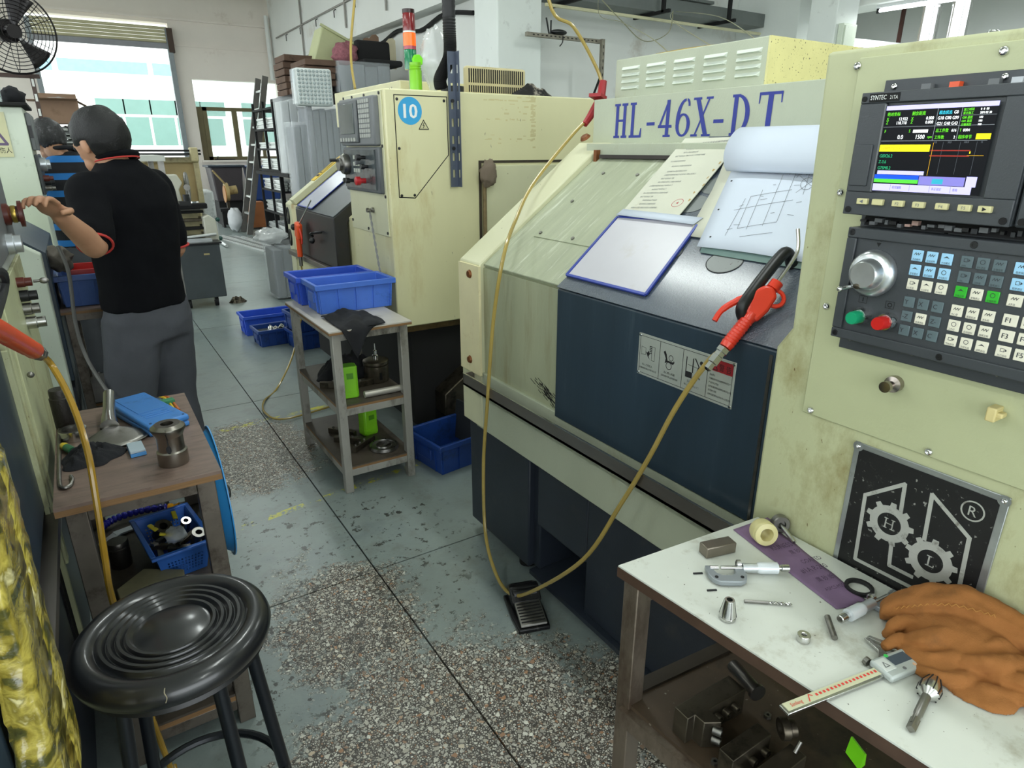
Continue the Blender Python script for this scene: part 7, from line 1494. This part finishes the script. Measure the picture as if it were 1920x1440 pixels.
# cardboard piles
def pile(label, x0, x1, y0, y1, z0, n, t_=.055, m=CARDD):
    for k in range(n): dx, dy = rnd(-.03, .03), rnd(-.03, .03); o = obj('cardboard_bundle', MB().box(x0 + dx, x1 + dx + rnd(-.04, .04), y0 + dy, y1 + dy, z0 + k * t_, z0 + (k + .92) * t_), m, bev=.008); tag(o, label + (', topmost' if k == n - 1 else ''), 'cardboard', label)
pile('flattened cardboard bundle in the left stack on the platform', 2.62, 3.05, 9.7, 10.2, 2.122, 6, .085)
pile('flattened cardboard bundle in the dark row above the wrapped foam', 2.62, 3.02, 8.85, 9.5, 2.122, 5, .075)
pile('flattened cardboard bundle in the right stack under the tote', 3.08, 3.85, 9.55, 10.1, 2.122, 5, .075)
q = thing('plastic_tote', 'tilted pale green plastic tote on top of the cardboard pile', 'tote', (3.25, 9.45, 2.5)); GT = mat('tote_green', 'b9bd92', .5, var=.05)
A4 = [(2.98, 2.55), (3.58, 2.50), (3.70, 2.72), (3.14, 2.98)]
obj('shell', MB().prism(A4, (0, 9.55, 0), X_, Z_, (0, .35, 0)), GT, q, bev=.02); obj('rim', MB().beam((3.11, 9.54, 2.995), (3.72, 9.54, 2.725), .03, .03), GT, q)
# chair, pink bag, brown boards
q = thing('office_chair', 'black padded chair seat and back stored on the platform', 'chair', (3.65, 9.0, 2.47)); obj('backrest', MB().box(3.44, 3.92, 9.15, 9.27, 2.52, 2.80), BLACKM, q, bev=.04, seg=4); obj('seat', MB().box(3.40, 3.95, 8.82, 9.2, 2.465, 2.54), BLACKM, q, bev=.03, seg=3)
o = obj('checked_bag', crumple((3.28, 9.15, 2.60), (.17, .12, .15), 51, 20, 14, .3), mat('pink_check', '8f5a62', .9, var=.3, scale=30), smooth=180); tag(o, 'pink checked bag squeezed between the tote and the chair', 'bag')
for k, (x, h_) in enumerate(((3.62, .33), (3.74, .38), (3.86, .30), (4.0, .36))): o = obj('carved_board', MB().prism([(0, 0), (.13, 0), (.13, h_), (.09, h_ + .03), (.04, h_ + .02), (0, h_ - .02)], (x - .02, 9.35 + .02 * k, 2.5), X_, Z_, (0, .02, 0)), CARD if k < 3 else mat('cream_board', 'cfc6a8', .6)); tag(o, 'brown shaped board standing behind the black chair, number %s from the left' % ('first', 'second', 'third', 'fourth')[k], 'board')
# manual lathe and cart
q = thing('manual_lathe', 'old cream and black manual lathe behind the standing man', 'lathe', (.7, 7.3, 0)); ML = mat('old_cream', 'b9ad84', .55, var=.15, scale=6, dirt='5a4a34', damt=.4, dscale=6)
obj('body', MB().box(-.2, 1.02, 7.35, 7.8, 0, .9), ML, q, bev=.02); obj('head_frame', MB().box(.45, 1.03, 7.42, 7.46, .95, 1.36), mat('tan_panel', 'b49f6e', .5), q)
for (x0, x1, z0, z1) in ((.43, 1.06, 1.32, 1.37), (1.01, 1.06, .9, 1.32), (.43, .48, .9, 1.32)): obj('frame_bar', MB().box(x0, x1, 7.36, 7.42, z0, z1), ML, q, bev=.005)
for z in (1.40, 1.43): obj('top_rail', MB().beam((.2, 7.3, z), (1.08, 7.3, z), .04, .018), BLACKM, q)
obj('top_sheet', MB().box(.1, .95, 7.2, 7.6, 1.385, 1.40), BLACK, q); obj('end_bracket', MB().box(.98, 1.05, 7.24, 7.34, 1.33, 1.46), ML, q, bev=.01)
obj('tailstock', MB().prism([(0, 0), (.12, 0), (.10, .16), (.14, .22), (.10, .30), (-.02, .30), (-.06, .2)], (.72, 7.15, .92), X_, Z_, (0, .14, 0)), mat('tail_white', 'cfcdbe', .5), q, bev=.01)
obj('hand_wheel', MB().tube([(.90, 7.13 + .005, 1.12) + V((0, 0, 0)) if False else V((.90 + .012 * cos(a), 7.2, 1.10 + .13 * sin(a))) for a in [k * pi / 12 for k in range(24)]], .014, 6, True), STEELD, q); obj('wheel_disc', MB().cyl((.89, 7.14, 1.10), (.90, 7.26, 1.10), .03, n=12), STEELD, q)
for k in range(5): obj('bed_slide', MB().box(.30, 1.00, 7.12 - .03 * k, 7.36, .86 - .075 * k, .885 - .075 * k), [BLACKM, STEELB, BLACKM, STEELB, BLACKM][k], q, bev=.004)
for k in range(4): obj('bed_face', MB().box(.32, .95, 7.16 - .03 * k, 7.34, .812 - .075 * k, .858 - .075 * k), mat('oily_plate', '8d8668', .3, .5, var=.3, scale=8), q)
obj('carriage', MB().cb((.78, 7.08, .93), (.5, .10, .05)), BLACKM, q, bev=.01); obj('tool_post', MB().cyl((.86, 7.06, .95), (.86, 7.06, 1.04), .03, n=12).cb((.84, 7.06, .96), (.10, .08, .04)), BLACK, q)
obj('apron_box', MB().prism([(0, 0), (.08, -.02), (.12, .02), (.11, .22), (.05, .27), (0, .25)], (.97, 7.0, .58), X_, Z_, (0, .12, 0)), mat('tail_white', 'cfcdbe'), q, bev=.01)
for z in (.80, .62): obj('lever_knob', MB().ball((1.10, 7.02, z), .022, 10, 7), mat('green_knob', '1d4a44', .4), q)
obj('gear_guard', MB().box(1.03, 1.16, 7.4, 7.75, .5, 1.05), mat('speckled_white', 'c4c8c8', .5, var=.1, dirt='6d7478', damt=.4, dscale=14), q, bev=.02)
obj('feed_pipe', MB().cyl((.62, 6.98, .64), (1.06, 6.96, .67), .014, n=10), PRF, q)
q = thing('tool_cart', 'dark grey steel box cart in front of the manual lathe', 'cart', (.85, 6.95, 0)); obj('box', MB().box(.64, 1.05, 6.80, 7.02, .09, .60), mat('cart_grey', '43494c', .45, var=.12, scale=5), q, bev=.008); obj('tray_rim', MB().box(.62, 1.07, 6.78, 7.04, .60, .615), BLACK, q)
for x in (.70, .94): obj('caster', MB().cyl((x, 6.85, .045), (x + .03, 6.85, .045), .045, n=16), BLACKM, q); obj('caster_bracket', MB().box(x - .005, x + .035, 6.83, 6.87, .06, .092), STEELD, q)
obj('label_patch', MB().box(.90, .95, 6.798, 6.7995, .50, .515), mat('worn_label', 'b9a878', .6), q); obj('tray_parts', MB().box(.72, 1.0, 6.85, 6.95, .616, .64), ALU, q)
o = obj('dirt_heap', rag((1.16, 6.9, 0), .08, .08, .06, 71), STEELB, smooth=180); tag(o, 'small dark heap of dirt beside the tool cart', 'dirt', kind='stuff')
# bench with cardboard box and folded sacks behind the striped man
q = thing('packing_table', 'pale packing table carrying a carton and grey sacks', 'table', (.1, 6.1, 0)); obj('tabletop', MB().box(-.5, .6, 5.75, 6.6, 1.36, 1.40), mat('pale_table', 'c9cbc4', .5), q)
for x in (-.48, .55):
    for y in (5.78, 6.55): obj('leg', MB().box(x, x + .04, y, y + .04, 0, 1.36), STEELD, q)
SK = mat('grey_sack', 'a3a7a4', .85, var=.12, scale=14, bump=.4, bscale=50)
for k in range(7): o = obj('folded_sack', rag((.06 + rnd(-.015, .015), 5.98, 1.401 + .028 * k), .155, .14, .034, 81 + k, 22), SK, smooth=180); tag(o, 'folded pale grey sack in the pile under the carton, %s from the bottom' % ('first', 'second', 'third', 'fourth', 'fifth', 'sixth', 'seventh')[k], 'sack', 'grey sack pile')
q = thing('cardboard_box', 'open brown cardboard carton on the sacks behind the striped man', 'carton', (-.0, 6.0, 1.60)); x0, x1, y0, y1, z0, z1 = -.13, .12, 5.88, 6.1, 1.615, 1.765
for a in ((x0, x1, y0, y0 + .005), (x0, x1, y1 - .005, y1), (x0, x0 + .005, y0 + .005, y1 - .005), (x1 - .005, x1, y0 + .005, y1 - .005)): obj('wall', MB().box(*a, z0, z1), CARD, q)
obj('floor_panel', MB().box(x0 + .005, x1 - .005, y0 + .005, y1 - .005, z0, z0 + .005), CARD, q)
obj('flap', MB().ob((x0, y0, z1), (x1 - x0, 0, 0), (0, -.07, .01), (0, 0, .004)), CARD, q); obj('flap', MB().ob((x0, y1, z1), (x1 - x0, 0, 0), (0, .03, .06), (0, .004, 0)), CARD, q); obj('flap', MB().ob((x1, y0, z1), (.05, 0, -.03), (0, y1 - y0, 0), (0, 0, .004)), CARD, q); obj('flap', MB().ob((x0, y0, z1), (-.05, 0, .0), (0, y1 - y0, 0), (0, 0, .004)), CARD, q)
o = obj('plastic_liner', crumple((0, 6.0, 1.765), (.09, .08, .03), 91, 18, 12, .3), FILM, smooth=180); tag(o, 'clear plastic liner bulging out of the open carton', 'plastic liner')
# wall fan on a slotted frame
q = thing('wall_fan', 'black wire guard fan at the top left corner', 'fan', (-.15, 4.9, 1.8)); FB = mat('fan_black', '1a1618', .4, .3); fc = V((-.145, 4.9, 2.06)); n_ = V((.25, -.95, -.12)).normalized(); u_ = n_.cross(Z_).normalized(); v_ = u_.cross(n_)
def FR_(a, r, h): return fc + (u_ * cos(a) + v_ * sin(a)) * r + n_ * h
for k in range(9): r = .035 + .0195 * (k + 1); h = .06 * sqrt(max(0, 1 - (r / .215) ** 2)); obj('guard_ring', MB().tube([FR_(a, r, h) for a in [i * pi / 20 for i in range(40)]], .0022, 4, True), FB, q)
for k in range(16): a = k * pi / 8; obj('guard_spoke', MB().tube([FR_(a, r, .06 * sqrt(max(0, 1 - (r / .215) ** 2))) for r in (.03, .08, .13, .17, .20, .214)], .0018, 4), FB, q)
obj('rim', MB().tube([FR_(i * pi / 24, .216, 0) for i in range(48)], .005, 5, True), FB, q); obj('hub', MB().cyl(fc - n_ * .03, fc + n_ * .064, .034, n=18), FB, q); obj('motor', MB().cyl(fc - n_ * .16, fc - n_ * .03, .06, n=18), FB, q)
for k in range(3):
    a = k * 2 * pi / 3 + 1.9; b = MB().grid(lambda s_, t_: FR_(a + (t_ - .5) * .55 * (1 + s_ * .3), .03 + .165 * s_, .02 + (t_ - .5) * .05), 6, 4); obj('blade', b, FB, q, solid=.003)
for k in range(12): a = k * pi / 6; obj('rear_guard_spoke', MB().tube([FR_(a, .214, 0), FR_(a, .13, -.06), FR_(a, .06, -.07)], .0018, 4), FB, q)
q = thing('fan_stand', 'rusty slotted angle frame carrying the fan', 'frame', (-.08, 5.0, 0)); SF = mat('rusty_slot', '4e3f3a', .6, .3, var=.2, scale=20)
for (a, b_) in (((-.10, 5.02, 0), (-.10, 5.02, 1.845)), ((-.45, 5.02, 1.845), (-.06, 5.02, 1.845)), ((-.42, 5.02, 0), (-.42, 5.02, 1.845))): obj('angle_bar', MB().beam(a, b_, .022, .022), SF, q)
for k in range(14): obj('slot', MB().box(-.106, -.094, 5.0075, 5.0085, .75 + .08 * k, .79 + .08 * k), WHITEPAINT, q)
# bins, bench and chop saw by the far wall
q = thing('plastic_bin', 'large black bin under the far window', 'bin', (2.5, 14.6, 0)); obj('body', MB().prism([(2.32, .45), (2.80, .45), (2.86, 1.12), (2.26, 1.12)], (0, 14.4, 0), X_, Z_, (0, .6, 0)), mat('bin_dark', '3a3438', .5), q, bev=.03); obj('rim', MB().box(2.22, 2.90, 14.36, 15.04, 1.10, 1.14), mat('bin_rim', '27303c', .5), q, bev=.01); obj('stand', MB().box(2.34, 2.8, 14.45, 14.95, 0, .45), BLACKM, q)
q = thing('plastic_bin', 'large blue bin under the far window beside the ladder', 'bin', (3.2, 14.6, 0)); obj('body', MB().prism([(3.04, .45), (3.54, .45), (3.60, 1.10), (2.98, 1.10)], (0, 14.4, 0), X_, Z_, (0, .6, 0)), mat('bin_blue', '1d3f80', .45), q, bev=.03); obj('rim', MB().box(2.94, 3.64, 14.36, 15.04, 1.08, 1.12), mat('bin_blue', '1d3f80'), q, bev=.01); obj('stand', MB().box(3.0, 3.48, 14.45, 14.95, 0, .45), BLACKM, q)
q = thing('chop_saw', 'cream chop saw on a stand before the black bin', 'saw', (2.42, 14.0, 0)); SW = mat('saw_cream', 'b39c6a', .5, dirt='5c4630', damt=.4, dscale=12)
obj('stand', MB().box(2.25, 2.6, 13.85, 14.15, .30, .36).box(2.28, 2.32, 13.9, 14.1, 0, .30).box(2.52, 2.56, 13.9, 14.1, 0, .30), BLACKM, q); obj('blade_guard', MB().cyl((2.40, 14.0, .66), (2.46, 14.0, .66), .17, n=24), SW, q); obj('disc', MB().cyl((2.385, 14.0, .62), (2.40, 14.0, .62), .16, n=28), mat('disc_orange', 'a8702c', .5), q); obj('motor', MB().cyl((2.46, 14.0, .68), (2.62, 14.0, .70), .08, n=16), SW, q); obj('handle', MB().beam((2.42, 13.95, .80), (2.20, 13.8, 1.06), .025, .025), SW, q); obj('base_arm', MB().beam((2.43, 14.0, .36), (2.43, 14.0, .58), .06, .05), STEELB, q)
o = obj('carton', MB().box(2.66, 2.95, 13.3, 13.6, .03, .5), mat('carton_orange', 'a8683c', .7), bev=.01); tag(o, 'orange brown carton behind the ladder feet', 'carton'); o = obj('white_sack', crumple((2.35, 13.05, .22), (.13, .12, .21), 57, 18, 12, .25, .21), mat('sack_white', 'd3d5d8', .8), smooth=180); tag(o, 'small white sack at the foot of the ladder', 'sack')
o = obj('tyre_iron', MB().beam((2.55, 15.48, 1.232), (2.95, 15.48, 1.232), .03, .02).beam((2.6, 15.48, 1.24), (2.62, 15.48, 1.30), .02, .02), BLACK); tag(o, 'black bracket tool lying on the far window sill', 'tool')
# wall conduits and cable
CN = mat('conduit_grey', '8f8c86', .5, .3)
def conduit(label, pts, r=.02, m=CN): o = obj('conduit', MB().tube(pts, r, 7), m); tag(o, label, 'conduit')
conduit('long thin conduit sloping along the top of the right wall', [(3.96, 15.0, 3.55), (3.96, 7.0, 3.55)], .014)
for k, y in enumerate((13.2, 10.9, 9.3)): conduit('vertical wall conduit %s from the far corner' % ('first', 'second', 'third')[k], [(3.955, y, 3.2 if k else 3.05), (3.955, y, 4.6)], .016)
conduit('brown pipe running down the far right corner', [(4.10, 15.40, 3.0), (4.10, 15.40, 1.2)], .035, mat('pipe_brown', '6b5a50', .6)); conduit('white pipe beside the brown one in the far right corner', [(3.90, 15.40, 4.0), (3.90, 15.40, 2.8)], .045, WHITEPAINT)
P = []
for k in range(5): y = 13.6 - 1.4 * k; P += [V((4.165, y, 2.99)), V((4.165, y - .7, 2.90))]
o = obj('power_cable', MB().tube(spline(P, 5), .026, 7), BLACKM); tag(o, 'thick black cable sagging between hooks along the right wall', 'cable')
for k in range(8): y = 14.2 - .95 * k; o = obj('wall_hook', MB().tube([(3.97, y, 3.52), (3.94, y, 3.50), (3.94, y, 3.40)], .008, 5), BLACKM); tag(o, 'small black wall hook in the row under the conduit', 'hook', 'hooks under the conduit')
conduit('dark bar fixed under the beam at the top left', [(1.65, 12.96, 3.86), (2.55, 12.96, 3.86)], .04, BLACKM)
# cable tray with lamps at the back right
q = thing('cable_tray', 'grey steel cable tray hung below the ceiling behind the lathe', 'cable tray', (6.4, 6.45, 2.95)); TR = mat('tray_grey', '6f7472', .5, .3, var=.08)
obj('tray', MB().box(4.46, 8.1, 6.25, 6.55, 2.93, 2.945).box(4.46, 8.1, 6.25, 6.265, 2.945, 3.08), TR, q); obj('tray_lid', MB().box(6.0, 6.9, 6.22, 6.58, 3.09, 3.12), TR, q)
for x in (4.72, 5.95, 7.05, 8.0): obj('hanger', MB().box(x, x + .035, 6.10, 6.14, 2.90, 4.6), BLACKM, q); obj('arm', MB().box(x, x + .035, 6.02, 6.6, 2.89, 2.925), BLACKM, q)
conduit('pale yellow pipe running under the cable tray', [(4.46, 6.30, 2.86), (8.0, 6.30, 2.86)], .018, mat('pipe_yellow', 'cfcba8', .5))
# router shelf of slotted angle in front of the column
q = thing('angle_shelf', 'slotted angle bracket frame beside the white column', 'frame', (4.6, 6.2, 0)); AS = mat('slotted_old', '8a8578', .5, .4, var=.2, scale=30)
obj('cross_bar', MB().box(4.15, 5.15, 6.18, 6.22, 2.53, 2.57), AS, q, bev=.003); obj('upright', MB().box(5.11, 5.15, 6.14, 6.18, 0, 2.57), AS, q); obj('brace', MB().beam((4.98, 6.16, 1.9), (5.11, 6.16, 2.18), .03, .01), BLACKM, q)
for k in range(16): obj('slot', MB().box(4.22 + .055 * k, 4.245 + .055 * k, 6.1785, 6.1795, 2.545, 2.555), BLACKM, q)
for k in range(10): obj('slot', MB().box(5.125, 5.135, 6.1385, 6.1395, 1.85 + .07 * k, 1.88 + .07 * k), BLACKM, q)
q = thing('router', 'black flat router with two antennas on the slotted bracket', 'router', (4.5, 6.2, 2.57)); obj('body', MB().ball((4.56, 6.2, 2.595), (.10, .07, .028), 20, 9), BLACK, q); obj('antenna', MB().beam((4.44, 6.2, 2.57), (4.40, 6.2, 2.72), .012, .012), BLACK, q); obj('antenna', MB().beam((4.46, 6.2, 2.57), (4.462, 6.2, 2.70), .012, .012), BLACK, q); obj('lead', MB().tube(spline([(4.60, 6.17, 2.56), (4.585, 6.16, 2.50), (4.55, 6.16, 2.46)], 4), .006, 5), BLACK, q)
# thin wires
def wire(label, pts, r=.005, m=mat('thin_wire', '8d8c70', .5)): o = obj('wire', MB().tube(spline(pts, 8), r, 5), m); tag(o, label, 'wire')
wire('thin wire looping from the tray to the next hanger', [(4.75, 5.95, 3.0), (5.15, 5.9, 2.72), (5.5, 5.9, 2.55), (5.85, 5.9, 2.66), (6.0, 6.0, 2.9)])
wire('thin wire dropping from the tray to the vent box', [(4.95, 6.0, 3.2), (4.93, 6.0, 2.78), (4.80, 5.5, 2.62), (3.4, 3.6, 2.15), (2.1, 2.03, 1.76)], .003)
wire('thin wire from the tray down to the lathe roof', [(6.0, 6.0, 2.9), (4.2, 4.2, 2.4), (2.3, 1.9, 1.76)], .003); wire('second thin wire from the tray down to the lathe roof', [(6.05, 6.0, 2.9), (4.4, 3.9, 2.4), (2.35, 1.75, 1.76)], .003)
o = obj('yellow_hose', MB().tube(spline([(1.86, 1.93, 1.768), (1.95, 1.84, 1.785), (2.02, 1.72, 1.79), (2.0, 1.6, 1.765)], 6), .007, 7), HOSE); tag(o, 'short yellow hose lying on top of the vent box', 'hose')
o = obj('yellow_hose', MB().tube(spline([(1.30, 3.52, 1.74), (1.36, 3.7, 1.95), (1.50, 3.9, 2.4), (1.62, 4.1, 3.2)], 8), .007, 7), HOSE); tag(o, 'yellow hose rising beside the cardboard from the machine marked 10', 'hose')
for k, x in enumerate((8.05, 9.35)): o = obj('hanging_rod', MB().box(x, x + .04, 5.25, 5.29, 2.60, 4.6), mat('rust_rod', '4a2c24', .6)); tag(o, 'rust brown hanging rod at the %s end of the low tube lamp' % ('left', 'right')[k], 'rod')
